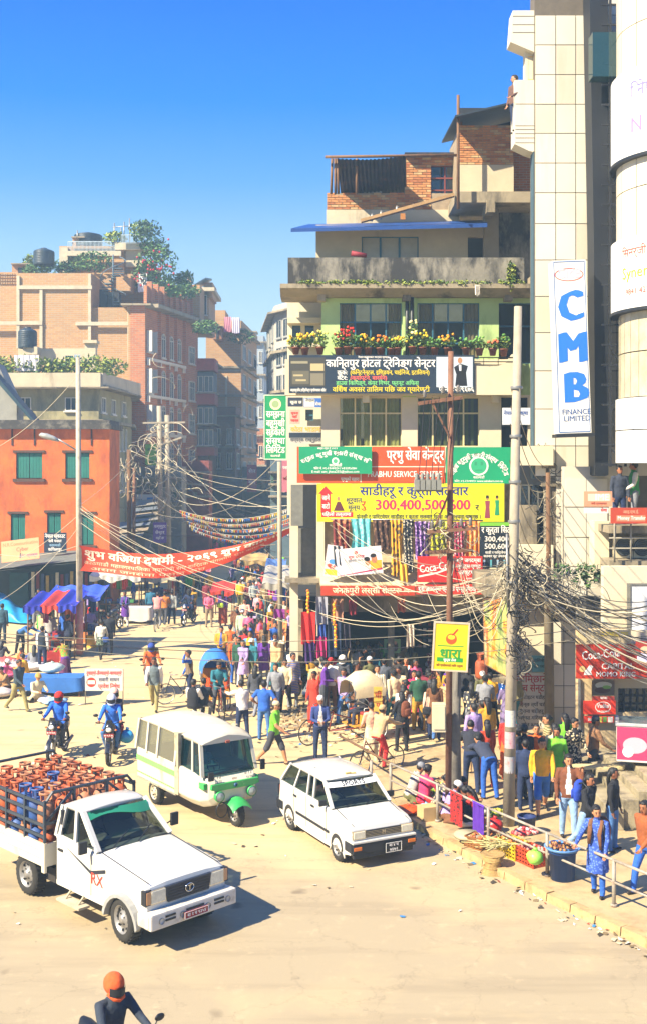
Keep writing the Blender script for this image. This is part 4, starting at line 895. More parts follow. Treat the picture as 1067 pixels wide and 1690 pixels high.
# ================================================================== vehicles (front towards local -y, wheels on z = 0)
WHITE = mat('white car paint','#c0bdb2',rough=.25,var=.05,scale=1.2,bump=0,coat=.5,stain=('#9a8460',1.6,.35,.62))
WHITED = mat('grubby white paint','#bdb7a2',rough=.4,var=.08,scale=1.5,bump=.02,stain=('#8a6c40',1.5,.55,.57),streak=2)
TYRE = mat('dusty tyre rubber','#26241f',rough=.9,var=.2,scale=8); RIM = mat('steel wheel','#8d8a84',rough=.4,metal=.5,var=.2,scale=8)
PLAS = mat('black bumper plastic','#1a1c20',rough=.6,var=.15); CHROME = mat('chrome','#c9c9c6',rough=.15,metal=1,var=0)
LAMP = mat('headlamp glass','#d2cbb0',rough=.1,var=.15,scale=14,bump=.1,bs=60); AMBER = mat('amber indicator','#c8681a',rough=.2,var=0); REDP = mat('red number plate','#8a1c20',rough=.5,var=.05)
CARGL = glassmat('car glass','#a8b4ac',opac=.3,base='#0a1418'); SEAT = mat('dark seat cloth','#24262a',var=.2)
GREENP = mat('green vehicle paint','#2f9a4a',rough=.4,var=.12,scale=3,stain=('#c9c4a0',3,.6,.6)); LGREEN = mat('pale green stripe','#6fae5a',rough=.4,var=.1)
def wheel(root,x,y,r,w,dual=False,name='wheel',rim=RIM,steer=0,hub='steel'):
 s_ = 1 if x > 0 else -1; mb = MB(); o = empty(name,(x,y,r),steer); o.parent = root
 mb.lathe([(r*.62,-w/2),(r*.8,-w/2-.012),(r*.93,-w/2),(r,-w*.32),(r*1.005,0),(r,w*.32),(r*.93,w/2),(r*.8,w/2+.012),(r*.62,w/2),(r*.60,0),(r*.62,-w/2)],28,ax='x')
 for k in range(28):
  a = 2*math.pi*k/28; mb.M = Matrix.Rotation(a,4,'X'); mb.box((0,0,r),(w*.86,r*.09,.016))
 mb.M = Matrix.Identity(4); mb.build('tyre',TYRE,o)
 m2 = MB(); q = s_*w/2
 m2.lathe([(r*.64,q),(r*.60,q*.98),(r*.56,q*.55),(r*.40,q*.45),(r*.32,q*.75),(r*.2,q*.8),(r*.18,q*1.0),(r*.10,q*1.08),(.002,q*1.1)],24,ax='x')
 m2.build('rim',rim,o)
 m3 = MB()
 for k in range(8): a = 2*math.pi*k/8; m3.box((q*.62,math.cos(a)*r*.47,math.sin(a)*r*.47),(abs(q)*.06+.02,r*.09,r*.09))
 for k in range(5): a = 2*math.pi*k/5; m3.box((q*.82,math.cos(a)*r*.25,math.sin(a)*r*.25),(.02,.02,.02))
 m3.build('rim_hole',BLACK,o,kind='stuff'); return o
def shell(mb,outline,stations,mi=0,topz=None):
 """loft one side outline (y,z) across x; stations: (x, inset, crown)"""
 cy = sum(p[0] for p in outline)/len(outline); cz = sum(p[1] for p in outline)/len(outline); zt = max(p[1] for p in outline)
 rings = []
 for x,ins,cr_ in stations:
  rr = []
  for y,z in outline:
   dy,dz = y-cy,z-cz; L = math.hypot(dy,dz) or 1
   yy,zz = y-dy/L*ins,z-(dz/L*ins if dz > 0 else 0)
   if z > cz: zz += cr_
   rr.append(Vector((x,yy,zz)))
  rings.append(rr)
 mb.loft(rings,mi,smooth=False)
def arch_pts(y,r,z0,n=8,rev=False):
 a0 = math.asin(min(1,(z0-r*.0)/r)) if z0 < r else 0
 return [(y-r*math.cos(t),max(z0,r*.92*math.sin(t)+.0)) for t in [math.pi*k/n for k in range(n+1)]]
def greenhouse(root,st,zb,zr,xb,xr,pw=.05,paint=None,roofc=.03,glass=None,roof_over=.03,solid=(),name='roof',frame=None):
 """st: list of (y_bottom, y_top) from front to rear; pillars between, panes in all gaps"""
 paint = paint or WHITE; glass = glass or CARGL
 P = lambda s_,i,t: Vector((s_*(xb+(xr-xb)*t),st[i][0]+(st[i][1]-st[i][0])*t,zb+(zr-zb)*t))
 mb = MB()
 for s_ in (-1,1):
  for i in range(len(st)): mb.beam(P(s_,i,-.02),P(s_,i,1),pw if i not in (0,len(st)-1) else pw*1.3,pw,up=(0,1,0))
 mb.build('pillars',paint,root,kind='stuff')
 m2 = MB(); y0,y1 = st[0][1]-roof_over,st[-1][1]+roof_over; rings = []
 for k in range(9):
  f = k/8; y = y0+(y1-y0)*f; e = .05 if k in (0,8) else 0; c_ = roofc*math.sin(math.pi*f)+(-.02 if k in (0,8) else 0)
  rings.append([Vector((x*(xr+.02),y,zr-.03)) for x in (-1,1)][::1] + [Vector(((xr+.02-ex),y,zr+.02+c_*(1-abs(ex-xr*.9)/(xr*9))-q)) for ex,q in ((0,.02),(.06,0),(xr*.5,-roofc*.6),(xr,-roofc),(xr*1.5,-roofc*.6),(2*xr-.02,0),(2*xr+.04,.02))])
 m2.loft(rings,smooth=True); m2.build(name,paint,root)
 for s_ in (-1,1):
  for i in range(len(st)-1):
   q = MB(); a,b_,c_,d_ = P(s_,i,0),P(s_,i+1,0),P(s_,i+1,1),P(s_,i,1)
   q.quad(a,b_,c_,d_); q.build('side_panel' if i in solid else 'side_window',paint if i in solid else glass,root,fix=False)
 for i,nm in ((0,'windscreen'),(len(st)-1,'rear_window')):
  q = MB(); off = V(0,-.005 if i == 0 else .005,0)
  a,b_,c_,d_ = P(-1,i,0)+off,P(1,i,0)+off,P(1,i,1)+off,P(-1,i,1)+off; bow = -.06 if i == 0 else .04
  q.grid(lambda u,v: (a.lerp(b_,u).lerp(d_.lerp(c_,u),v))+V(0,bow*math.sin(math.pi*u),0),8,2); q.build(nm,glass,root,fix=False)
  q = MB()
  for A,B in ((a,b_),(b_,c_),(c_,d_),(d_,a)): q.beam(A+off,B+off,.03,.02)
  q.build('rubber_seal',frame or BLACK,root)
 return P
def lamp(root,x,y,z,w,h,m=None,name='headlight',d=.06):
 mb = MB(); mb.box((x,y,z),(w,d,h)); o = mb.build(name,m or LAMP,root,bevel=.012)
 m2 = MB(); m2.box((x,y+.01,z),(w+.03,d,h+.03)); m2.build('lamp_surround',CHROME if m is None else PLAS,o); return o
def plate(root,x,y,z,w,h,l1,l2,m,tc_='#f0ece0',edge=True):
 mb = MB(); mb.box((x,y,z),(w,.015,h)); o = mb.build('number_plate',m,root)
 m2 = MB()
 if l2: letters(m2,l1,x,z+h*.23,h*.30,w*.85,1,y=y-.012); letters(m2,l2,x,z-h*.23,h*.32,w*.85,1,y=y-.012)
 else: letters(m2,l1,x,z,h*.5,w*.9,1,y=y-.012)
 if edge:
  for s_ in (-1,1): m2.box((x+s_*w*.48,y-.01,z),(w*.02,.004,h*.94)); m2.box((x,y-.01,z+s_*h*.46),(w*.96,.004,h*.04))
 m2.build('lettering',ink(tc_),o,fix=False)
def handle_(root,x,y,z):
 mb = MB(); mb.box((x,y,z),(.03,.14,.035)); mb.build('door_handle',PLAS,root)
def door_lines(root,x,ys,z0,z1):
 mb = MB()
 for y in ys: mb.box((x,y,(z0+z1)/2),(.006,.012,z1-z0))
 mb.build('door_gap',BLACK,root,kind='stuff')
def mirror(root,a,b_,w=.15,h=.11,name='wing_mirror'):
 mb = MB(); mb.tube([a,b_],.012,6); mb.box(Vector(b_)+V(0,0,0),(w,.05,h)); o = mb.build(name,PLAS,root,kind='stuff'); return o
def steering(root,x,y,z,r=.17):
 mb = MB(); mb.M = Matrix.Translation((x,y,z)) @ Matrix.Rotation(R(60),4,'X'); mb.tube([(r*math.cos(t),r*math.sin(t),0) for t in [2*math.pi*k/18 for k in range(19)]],.014,6,cap=False); mb.beam((-r,0,0),(r,0,0),.03,.02); mb.beam((0,0,0),(0,-r,0),.03,.02); mb.build('steering_wheel',BLACK,root)
def seats(root,xs,y,z,w=.48):
 for x in xs:
  mb = MB(); mb.box((x,y,z),(w,.48,.16)); mb.box((x,y+.25,z+.34),(w,.14,.6)); mb.box((x,y+.27,z+.72),(w*.5,.08,.16)); mb.build('seat',SEAT,root,bevel=.03)
# ---- white hatchback
def hatchback(loc,rz):
 t = empty('hatchback_car',loc,rz,label='white five door hatchback with a SPORTS strip across its windscreen',cat='car')
 L0,L1 = -1.66,1.64
 out = [(L1-.02,.30),(L1+.02,.5),(L1-.02,.72),(L1-.05,.93),(L1-.08,.95),(-.72,.95),(-.80,.93),(-1.45,.84),(-1.60,.77),(-1.66,.66),(-1.68,.42),(-1.62,.26),(-1.40,.22)]
 out += [p for p in arch_pts(-1.08,.315,.20)] + [(-.6,.19),(.6,.19)] + [p for p in arch_pts(1.09,.315,.20)] + [(1.5,.24)]
 mb = MB(); shell(mb,out,[(-.70,.05,-.02),(-.685,.012,-.008),(-.62,0,0),(-.3,0,.012),(0,0,.018),(.3,0,.012),(.62,0,0),(.685,.012,-.008),(.70,.05,-.02)]); mb.build('body',WHITE,t)
 mb = MB()
 for s_ in (-1,1):
  for y in (-1.08,1.09):
   pts = [(s_*.69,y-.335*math.cos(a),.32*math.sin(a)+.02) for a in [math.pi*(k+1.6)/13 for k in range(11)]]; mb.tube(pts,.018,5,mi=0)
   mb.box((s_*.46,y,.42),(.34,.56,.30),mi=1)
 mb.build('wheel_arch',[WHITE,BLACK],t,kind='stuff')
 greenhouse(t,[(-.80,-.28),(.02,.10),(.30,.36),(.92,.78),(1.58,1.25)],.94,1.36,.655,.565,.05)
 for x,y in ((-.62,-1.08),(.62,-1.08),(-.62,1.09),(.62,1.09)): wheel(t,x,y,.275,.16)
 mb = MB(); mb.b2((-.70,-1.74,.30),(.70,-1.62,.50)); mb.b2((-.715,-1.70,.32),(-.69,-1.42,.50)); mb.b2((.69,-1.70,.32),(.715,-1.42,.50)); mb.b2((-.66,-1.70,.2),(.66,-1.62,.30)); mb.build('front_bumper',PLAS,t,bevel=.02)
 mb = MB(); mb.b2((-.705,-1.75,.50),(.705,-1.63,.54)); mb.build('bumper_top',WHITE,t,bevel=.01)
 mb = MB(); mb.b2((-.70,1.62,.32),(.70,1.74,.54)); mb.b2((-.72,1.4,.34),(-.69,1.7,.52)); mb.b2((.69,1.4,.34),(.72,1.7,.52)); mb.build('rear_bumper',PLAS,t,bevel=.02)
 mb = MB(); mb.b2((-.40,-1.685,.585),(.40,-1.64,.715)); mb.build('grille',PLAS,t)
 mb = MB();
 for k in range(4): mb.box((0,-1.69,.61+k*.028),(.78,.008,.006))
 letters(mb,'M',0,.65,.07,None,1,y=-1.70); mb.build('emblem',CHROME,t,kind='stuff')
 for s_ in (-1,1):
  lamp(t,s_*.53,-1.665,.65,.25,.13); lamp(t,s_*.60,-1.75,.41,.17,.07,AMBER,'indicator',.03)
  mb = MB(); mb.box((s_*.705,.0,.47),(.02,1.5,.05)); mb.build('side_strip',PLAS,t)
  for y in (-.02,.80): handle_(t,s_*.705,y,.80)
  door_lines(t,s_*.70,(-.62,.28,.86),.3,.93); mb = MB(); mb.beam((s_*.60,-1.60,.80),(s_*.60,-.84,.955),.008,.008); mb.build('bonnet_gap',BLACK,t)
  lamp(t,s_*.60,1.64,.72,.16,.22,mat('red tail lamp','#8a1a14',rough=.15,var=0),'tail_light',.04)
 mirror(t,(-.66,-.66,.97),(-.78,-.62,1.02)); mirror(t,(.66,-.66,.97),(.78,-.62,1.02))
 plate(t,.18,-1.765,.35,.36,.19,'बा ४ च','७४७२',BLACK)
 mb = MB(); z0,z1 = 1.255,1.335
 f = lambda z: -.80+.52*(z-.94)/.42-.035
 q0,q1 = f(z0),f(z1)
 mb.grid(lambda u,v: (-.56+1.12*u,(q0+(q1-q0)*v)-.055*math.sin(math.pi*u)-.01,z0+(z1-z0)*v),8,1); o = mb.build('sun_strip',mat('white sun strip','#d9d9d4',rough=.4,var=0),t,fix=False)
 vs,fs = text_mesh('SPORTS',.07,.95,1,'C',1.6); m2 = MB(); vs = [(p[0]+.004,0,p[2]+.003) for p in vs]+vs; fs = fs+[[i+len(vs)//2 for i in f] for f in fs]; m2.add([(x,q0+(q1-q0)*((z+.04)/.08)-.055*math.cos(x/.56*math.pi/2)-.016,1.297+z) for x,_,z in vs],fs); m2.build('lettering',ink('#14161a'),t,fix=False)
 mb = MB(); mb.beam((-.40,-.86,.965),(.02,-.70,1.02),.014); mb.beam((.05,-.87,.965),(.42,-.70,1.02),.014); mb.build('wiper',BLACK,t,kind='stuff')
 mb = MB(); mb.b2((-.6,-.75,.80),(.6,-.45,.97)); mb.b2((-.62,-.7,.3),(.62,1.55,.34)); mb.build('dashboard',SEAT,t); seats(t,(-.3,.3),.25,.62); mb = MB(); mb.box((0,.85,.6),(1.1,.45,.16)); mb.box((0,1.08,.85),(1.1,.12,.45)); mb.build('rear_seat',SEAT,t)
 steering(t,-.3,-.32,.95)
 mb = MB(); mb.box((.02,-.2,1.425),(.12,.03,.035)); mb.box((.14,-.2,1.41),(.10,.04,.03)); mb.build('roof_sign',mat('small yellow sign','#c9b060'),t)
 return t
# ---- white pickup with gas bottles
def pickup(loc,rz):
 t = empty('pickup_truck',loc,rz,label='white pickup truck with a slatted load bed full of gas cylinders',cat='pickup truck')
 fy,ry,wr = -1.47,1.48,.37
 zb = .42
 out = [(.62,zb),(.62,1.28),(-.50,1.24),(-.62,1.22),(-1.90,1.07),(-2.05,1.00),(-2.10,.85),(-2.10,.55),(-2.02,zb)] + [(fy+.47*-math.cos(a)*1.0,max(zb,.50*math.sin(a)+.30)) for a in [math.pi*k/10 for k in range(11)]] + [(-.6,zb)]
 mb = MB(); shell(mb,out,[(-.82,.07,-.03),(-.80,.015,-.01),(-.72,0,0),(-.4,0,.03),(0,0,.035),(.4,0,.03),(.72,0,0),(.80,.015,-.01),(.82,.07,-.03)]); mb.build('body',WHITE,t)
 P = greenhouse(t,[(-.62,.0),(.05,.16),(.55,.50),(.66,.60)],1.24,1.76,.745,.64,.07,roofc=.04)
 # flared arches, wheels
 for s_ in (-1,1):
  mb = MB(); pts = [(s_*.82,fy-.50*math.cos(a),.50*math.sin(a)+.30) for a in [math.pi*(k+.6)/12.5 for k in range(12)]]
  rings = [[Vector(p)+V(0,0,.0),Vector(p)+V(s_*.10,0,-.02),Vector(p)+V(s_*.10,(fy-p[1])*.10,-.07),Vector(p)+V(0,(fy-p[1])*.12,-.08)] for p in pts]; mb.loft(rings,smooth=False); mb.build('wheel_flare',mat('grey arch flare','#8b8b86',rough=.5),t)
  mb = MB(); mb.box((s_*.55,fy,.55),(.50,.86,.5)); mb.build('wheel_well',BLACK,t)
 for x,y in ((-.76,fy),(.76,fy),(-.78,ry),(.78,ry)): wheel(t,x,y,wr,.22,steer=R(-6) if y < 0 else 0)
 # front
 mb = MB(); mb.b2((-.88,-2.30,.40),(.88,-2.10,.66)); mb.b2((-.90,-2.24,.42),(-.82,-1.95,.64)); mb.b2((.82,-2.24,.42),(.90,-1.95,.64)); mb.build('front_bumper',mat('pale bumper','#c4beb0',rough=.4,var=.1,stain=('#8a7a60',3,.5,.55)),t,bevel=.03)
 mb = MB()
 for x,w in ((-.50,.2),(0,.36),(.50,.2)):
  for z in (.52,.58): mb.box((x,-2.305,z),(w,.02,.03))
 mb.build('bumper_slot',BLACK,t,kind='stuff')
 for x in (-.26,.26,-.68,.68): m2 = MB(); m2.lathe([(.05,0),(.05,.05),(.01,.055)],12,(x,-2.33,.53),'y'); m2.build('bumper_stud',CHROME,t)
 mb = MB(); mb.prism([(-.42,.72),(.42,.72),(.47,.98),(-.47,.98)],-2.14,-2.09); mb.build('grille',mat('navy grille','#1d2634',rough=.4),t)
 mb = MB()
 for k in range(5): mb.box((0,-2.145,.75+k*.045),(.84,.008,.01))
 mb.build('grille_slat',BLACK,t,kind='stuff')
 mb = MB(); mb.tube([(.085*math.cos(a),-2.155,.86+.065*math.sin(a)) for a in [2*math.pi*k/16 for k in range(17)]],.01,5); letters(mb,'T',0,.85,.09,None,1,y=-2.16); mb.build('emblem',CHROME,t,kind='stuff')
 for s_ in (-1,1):
  lamp(t,s_*.60,-2.10,.86,.28,.20); lamp(t,s_*.785,-2.06,.86,.10,.20,mat('clear indicator','#b98a60',rough=.15,var=.1),'indicator',.12)
  mb = MB(); mb.b2((s_*.78,-1.05,1.0),(s_*.81,-1.0,1.05)); mb.build('side_repeater',AMBER,t)
  door_lines(t,s_*.822,(-.52,.56),.5,1.23); mb = MB(); mb.beam((s_*.72,-2.02,1.06),(s_*.72,-.66,1.25),.010,.010); mb.build('bonnet_gap',BLACK,t); handle_(t,s_*.83,.42,1.05)
  mb = MB(); mb.b2((s_*.80,-.45,.27),(s_*1.02,.25,.31)); mb.tube([(s_*.75,-.3,.5),(s_*.95,-.3,.29)],.02,6); mb.tube([(s_*.75,.1,.5),(s_*.95,.1,.29)],.02,6); mb.build('side_step',mat('step tread','#a59a80',var=.2),t)
 plate(t,0,-2.335,.50,.50,.11,'बा २ च ९३५४',None,REDP)
 mirror(t,(-.72,-.42,1.30),(-.97,-.50,1.33),.15,.20); mirror(t,(.72,-.42,1.30),(.98,-.46,1.40),.15,.22)
 mb = MB(); x = -.829; mb.add([(x-.002,a,b_) for a,b_ in ((.30,1.16),(-.52,.86),(-.95,.98),(-.95,1.04),(-.52,.92))],[(0,1,2,3,4)]); mb.build('flank_stripe',ink('#20242c'),t,fix=False)
 m2 = MB(); vs,fs = text_mesh('RX',.2,None,1,'C',1.0); m2.add([(x-.003,-p[0]*1.0-.70+.0,p[2]+.80) for p in vs],fs); m2.build('lettering',ink('#b8361c'),t,fix=False)
 # green sun film + wipers + screen fittings
 z0,z1 = 1.64,1.745; f = lambda z: -.62+.62*(z-1.24)/.52-.03
 mb = MB(); mb.grid(lambda u,v: (-.62+1.24*u,(f(z0+.05*math.sin(u*5))+(f(z1)-f(z0))*v)-.06*math.sin(math.pi*u),(z0+.05*math.sin(u*5))+(z1-z0-.05*math.sin(u*5))*v),10,1); mb.build('sun_strip',glassmat('green sun film','#40c080',opac=.75,base='#2a8a62',refl=.1,rough=.3),t,fix=False)
 mb = MB(); mb.beam((-.5,-.70,1.27),(-.02,-.45,1.42),.016); mb.beam((.02,-.70,1.27),(.5,-.42,1.42),.016); mb.build('wiper',BLACK,t,kind='stuff')
 mb = MB(); mb.b2((-.7,-.52,1.05),(.7,-.25,1.28)); mb.b2((-.74,.50,.45),(.74,.56,1.7)); mb.build('dashboard',SEAT,t); seats(t,(-.38,.35),.25,.82,.6); steering(t,-.38,-.12,1.26,.19)
 # chassis and load bed
 mb = MB(); mb.b2((-.45,-1.9,.42),(-.35,2.9,.56)); mb.b2((.35,-1.9,.42),(.45,2.9,.56)); mb.b2((-.6,ry-.06,.31),(.6,ry+.06,.43)); mb.b2((-.55,.75,.35),(-.72,1.0,.6)); mb.tube([(0,-1,.4),(0,1.4,.38)],.05,8); mb.build('chassis',mat('oily chassis','#2b2620',var=.3),t,kind='stuff')
 mb = MB(); mb.b2((-.92,.78,.70),(.92,3.3,.76)); mb.build('bed_floor',WOOD,t)
 for s_ in (-1,1):
  for k in range(3):
   mb = MB(); mb.b2((s_*.93,.76,.70+k*.135),(s_*.97,3.3,.83+k*.135)); mb.build('side_plank',WHITED,t)
 mb = MB(); mb.b2((-.97,.72,.70),(.97,.76,1.1)); mb.b2((-.97,3.3,.70),(.97,3.34,1.1)); mb.b2((-.98,.70,.6),(-.93,.80,1.12)); mb.b2((.93,.70,.6),(.98,.80,1.12)); mb.build('bed_end',WHITED,t)
 RK = mat('blue grey rack steel','#2c3640',rough=.5,var=.2)
 zt = 1.98
 for s_ in (-1,1):
  for z in (1.22,1.42,1.62,1.80): mb = MB(); mb.beam((s_*.95,.74,z),(s_*.95,3.32,z),.035,.05); mb.build('rack_rail',RK,t)
  for y in (.74,1.40,2.05,2.70,3.32): mb = MB(); mb.beam((s_*.95,y,1.08),(s_*.95,y,1.84 if y > .8 else 1.86),.045,.045); mb.build('rack_post',RK,t)
 for y in (.74,3.32):
  mb = MB(); mb.tube([(-.95,y,1.80),(-.80,y,zt),(.80,y,zt),(.95,y,1.80)],.03,6,smooth=False); mb.beam((-.95,y,1.45),(.95,y,1.45),.04,.05); mb.build('rack_hoop',RK,t)
  if y < 1:
   mb = MB(); mb.beam((-.35,y,1.1),(-.35,y,zt),.045); mb.beam((.35,y,1.1),(.35,y,zt),.045); mb.beam((-.95,y,1.45),(-.37,y,zt-.04),.04); mb.beam((.95,y,1.45),(.37,y,zt-.04),.04); mb.beam((-.35,y,1.72),(.35,y,1.72),.035); mb.build('rack_brace',RK,t)
 return t
GASM = [mat('orange gas bottle paint','#a8522a',rough=.65,var=.35,scale=5,stain=('#5a3a2c',3,.7,.48)),mat('blue gas bottle paint','#2c4c84',rough=.6,var=.2,scale=5,stain=('#60504a',3,.5,.56)),mat('faded orange gas bottle paint','#a06a48',rough=.65,var=.25,scale=5,stain=('#7a4a30',3,.7,.52))]
def gas_meshes():
 b_,c_ = MB(),MB(); b_.lathe([(.11,0),(.14,.02),(.155,.06),(.158,.30),(.15,.40),(.11,.46),(.05,.49),(.02,.50)],14)
 b_.tube([(0,0,.49),(0,0,.56)],.03,8)
 c_.lathe([(.105,.60),(.118,.60),(.118,.64),(.105,.64),(.105,.60)],14)
 for k in range(3): a = k*2.09; c_.beam((.10*math.cos(a),.10*math.sin(a),.44),(.11*math.cos(a),.11*math.sin(a),.61),.05,.015,up=(math.cos(a),math.sin(a),0))
 return b_,c_
gb_,gc_ = gas_meshes(); GMS = [(gb_.mesh('cylinder_body',GASM[k]),gc_.mesh('ring_collar',GASM[k])) for k in range(3)]
def gas(loc,k,label,group):
 o = empty('gas_cylinder',loc,rnd.uniform(0,6),label=label,cat='gas cylinder',group=group); inst('cylinder_body',GMS[k][0],o); inst('ring_collar',GMS[k][1],o); return o
pk_p,pk_r = V(-3.28,18.75,0),R(44.7)
def from_wheel(p,rz,wx,wy):
 q = Matrix.Rotation(rz,3,'Z') @ V(wx,wy,0); return Vector((p[0]-q.x,p[1]-q.y,0))
PK = pickup(from_wheel(pk_p,pk_r,-.86,-1.47),pk_r)
pm_ = Matrix.Translation(PK.location) @ Matrix.Rotation(pk_r,4,'Z')
lb = ['orange gas cylinder with a ring collar standing upright in the pickup bed','blue gas cylinder with a ring collar standing upright in the pickup bed','faded orange gas cylinder with a pale ring collar in the pickup bed']
gr = ['orange gas cylinders in the pickup','blue gas cylinders in the pickup','faded orange gas cylinders in the pickup']
for i in range(5):
 for j in range(7):
  k = 1 if (i,j) in ((0,1),(0,3),(1,3),(2,0),(3,5),(4,2)) else 2 if rnd.random() < .3 else 0
  gas(pm_ @ V(-.75+i*.375+rnd.uniform(-.02,.02),.98+j*.345+rnd.uniform(-.02,.02),.76),k,lb[k],gr[k])
  if (i in (0,1,2,3,4) and not (i == 0 and 0)):
   k2 = 1 if (i,j) in ((0,1),(0,2),(2,3)) else 2 if rnd.random() < .3 else 0
   gas(pm_ @ V(-.75+i*.375+rnd.uniform(-.03,.03),.98+j*.345+rnd.uniform(-.03,.03),1.30),k2,lb[k2].replace('standing upright in','stacked on top in') if k2 < 2 else 'faded orange gas cylinder stacked on top in the pickup bed',gr[k2]+', upper layer')
hb_p = V(.262,22.6,0); hb_r = R(27)
HB = hatchback(from_wheel(hb_p,hb_r,-.70,-1.08),hb_r)
# ---- three wheeled minibus
def tempo(loc,rz):
 t = empty('three_wheeled_minibus',loc,rz,label='white and green three wheeled minibus with a rusty lower edge',cat='minibus')
 # rear passenger box
 zf,zr = .45,1.92
 mb = MB(); hw = .76
 mb.b2((-hw,-.15,zf),(hw,1.78,zf+.06));
 for s_ in (-1,1): mb.b2((s_*hw,-.15,zf),(s_*(hw-.04),1.78,1.16))
 mb.b2((-hw,1.74,zf),(hw,1.78,1.16)); mb.build('lower_body',WHITED,t,bevel=.01)
 P = greenhouse(t,[(-.17,-.17),(.72,.72),(1.25,1.25),(1.78,1.72)],1.14,1.82,.75,.68,.08,paint=WHITED,roofc=.07,glass=glassmat('pale dirty window','#b0b8a8',opac=.45,base='#8a8874',rough=.2))
 mb = MB(); mb.b2((-.77,-.30,.5),(-.70,-.12,1.86)); mb.b2((.77,-.30,.5),(.70,-.12,1.86)); mb.build('corner_post',mat('tarnished tin strip','#a89c80',var=.2,stain=('#7a5a38',4,.7,.5)),t)
 for s_ in (-1,1):
  mb = MB(); mb.box((s_*.765,.82,.93),(.01,1.9,.12)); mb.box((s_*.765,.82,.60),(.01,1.9,.03)); mb.build('green_stripe',LGREEN,t)
 # cab: tapering snout
 secs = [(-.15,.76,.42,1.14),(-.75,.74,.40,1.12),(-1.10,.68,.40,1.08),(-1.32,.58,.46,1.02),(-1.42,.46,.55,.94)]
 rings = []
 for y,w,z0,z1 in secs: rings.append([Vector(p) for p in ((-w*.85,y,z0),(w*.85,y,z0),(w,y,z0+.14),(w,y,z1-.08),(w*.96,y,z1),(-w*.96,y,z1),(-w,y,z1-.08),(-w,y,z0+.14))])
 mb = MB(); mb.loft(rings,smooth=False); mb.build('cab_body',WHITED,t,bevel=.02)
 greenhouse(t,[(-1.20,-1.02),(-.80,-.70),(-.17,-.17)],1.08,1.76,.67,.61,.06,paint=WHITED,roofc=.12,glass=glassmat('blue cab glass','#7fb0b4',opac=.4,base='#0c2a36'),name='cab_roof',roof_over=.10)
 mb = MB(); mb.prism([(-.60,.84),(-.46,.80),(.46,.80),(.60,.84),(.58,.95),(-.58,.95)],-1.47,-1.40); mb.build('green_band',GREENP,t,bevel=.01)
 for s_ in (-1,1):
  mb = MB(); mb.b2((s_*.60,-1.30,.82),(s_*.69,-1.08,.95)); mb.build('green_band',GREENP,t,bevel=.01)
  m2 = MB(); m2.lathe([(.10,.10),(.105,0),(.085,-.012),(.002,-.03)],16,(s_*.40,-1.50,.68),'y'); m2.build('headlight',mat('dull lamp glass','#8a9490',rough=.15,var=.2,scale=12),t)
  m3 = MB(); m3.lathe([(.105,.1),(.118,.0),(.105,-.01)],16,(s_*.40,-1.50,.68),'y'); m3.build('lamp_ring',GREENP,t)
  mb = MB(); mb.box((s_*.50,-1.43,.875),(.10,.05,.05)); mb.build('indicator',PLAS,t)
 mirror(t,(-.52,-1.32,1.10),(-.58,-1.42,1.12),.12,.18); mirror(t,(.60,-1.18,1.2),(.80,-1.28,1.16),.10,.22)
 # front wheel, fork, green mudguard
 wheel(t,.0,-1.50,.27,.13)
 mb = MB(); rings = [[Vector((x,-1.50-.33*math.cos(a)+0,.30+.33*math.sin(a)-x*x*2.2)) for x in (-.24,-.19,-.10,0,.10,.19,.24)] for a in [math.pi*(.20+.5*k/8) for k in range(9)]]
 mb.loft(rings,cap=False,closed=False); mb.build('mudguard',GREENP,t,fix=False)
 mb = MB(); mb.tube([(-.11,-1.50,.27),(-.11,-1.36,.6)],.03,8); mb.tube([(.11,-1.50,.27),(.11,-1.36,.6)],.03,8); mb.tube([(-.3+.14*math.cos(a)*1,-1.4,.36+.16*math.sin(a)) for a in [2*math.pi*k/14 for k in range(15)]],.014,6); mb.build('fork',BLACK,t,kind='stuff')
 for x in (-.66,.66): wheel(t,x,.95,.275,.15,rim=mat('cream wheel','#b5ac90',rough=.5,var=.15))
 mb = MB(); mb.b2((-.6,.9,.24),(.6,1.0,.33)); mb.b2((-.4,-.6,.34),(-.32,1.75,.44)); mb.b2((.32,-.6,.34),(.4,1.75,.44)); mb.build('chassis',mat('oily chassis','#2b2620',var=.3),t,kind='stuff')
 mb = MB(); letters(mb,'बा १ ह',-.40,1.055,.06,.3,1,y=-1.36); letters(mb,'१८१४',-.40,.985,.06,.3,1,y=-1.42); letters(mb,'बा १ ह',.38,1.055,.055,.28,1,y=-1.36); letters(mb,'१८१४',.38,.985,.055,.28,1,y=-1.42); letters(mb,'सफा',0,1.0,.05,.2,1,y=-1.42,mi=1)
 mb.build('lettering',[ink('#22304a'),ink('#b04a30')],t,fix=False)
 mb = MB(); mb.lathe([(.045,0),(.045,-.02),(.02,-.03)],12,(.0,-1.47,.875),'y'); mb.build('badge',mat('blue badge','#2b4a6c',rough=.3),t)
 mb = MB(); mb.beam((-.42,-1.27,1.10),(.18,-1.24,1.14),.015); mb.build('wiper',BLACK,t)
 mb = MB(); mb.b2((-.55,-1.0,.6),(.55,-.9,1.1)); mb.b2((-.6,0,.8),(-.2,1.7,.85)); mb.b2((.2,0,.8),(.6,1.7,.85)); mb.b2((-.5,-.4,.8),(.5,-.1,.9)); mb.b2((-.68,-.15,.5),(.68,-.12,1.1)); mb.build('seat',SEAT,t); steering(t,-.2,-.85,1.18,.15)
 mb = MB(); mb.grid(lambda u,v: (-.60,-.78+.22*u,1.50+.12*v-.04*math.sin(u*3)),4,2); mb.build('orange_cloth',mat('orange cloth','#d2691e'),t,fix=False)
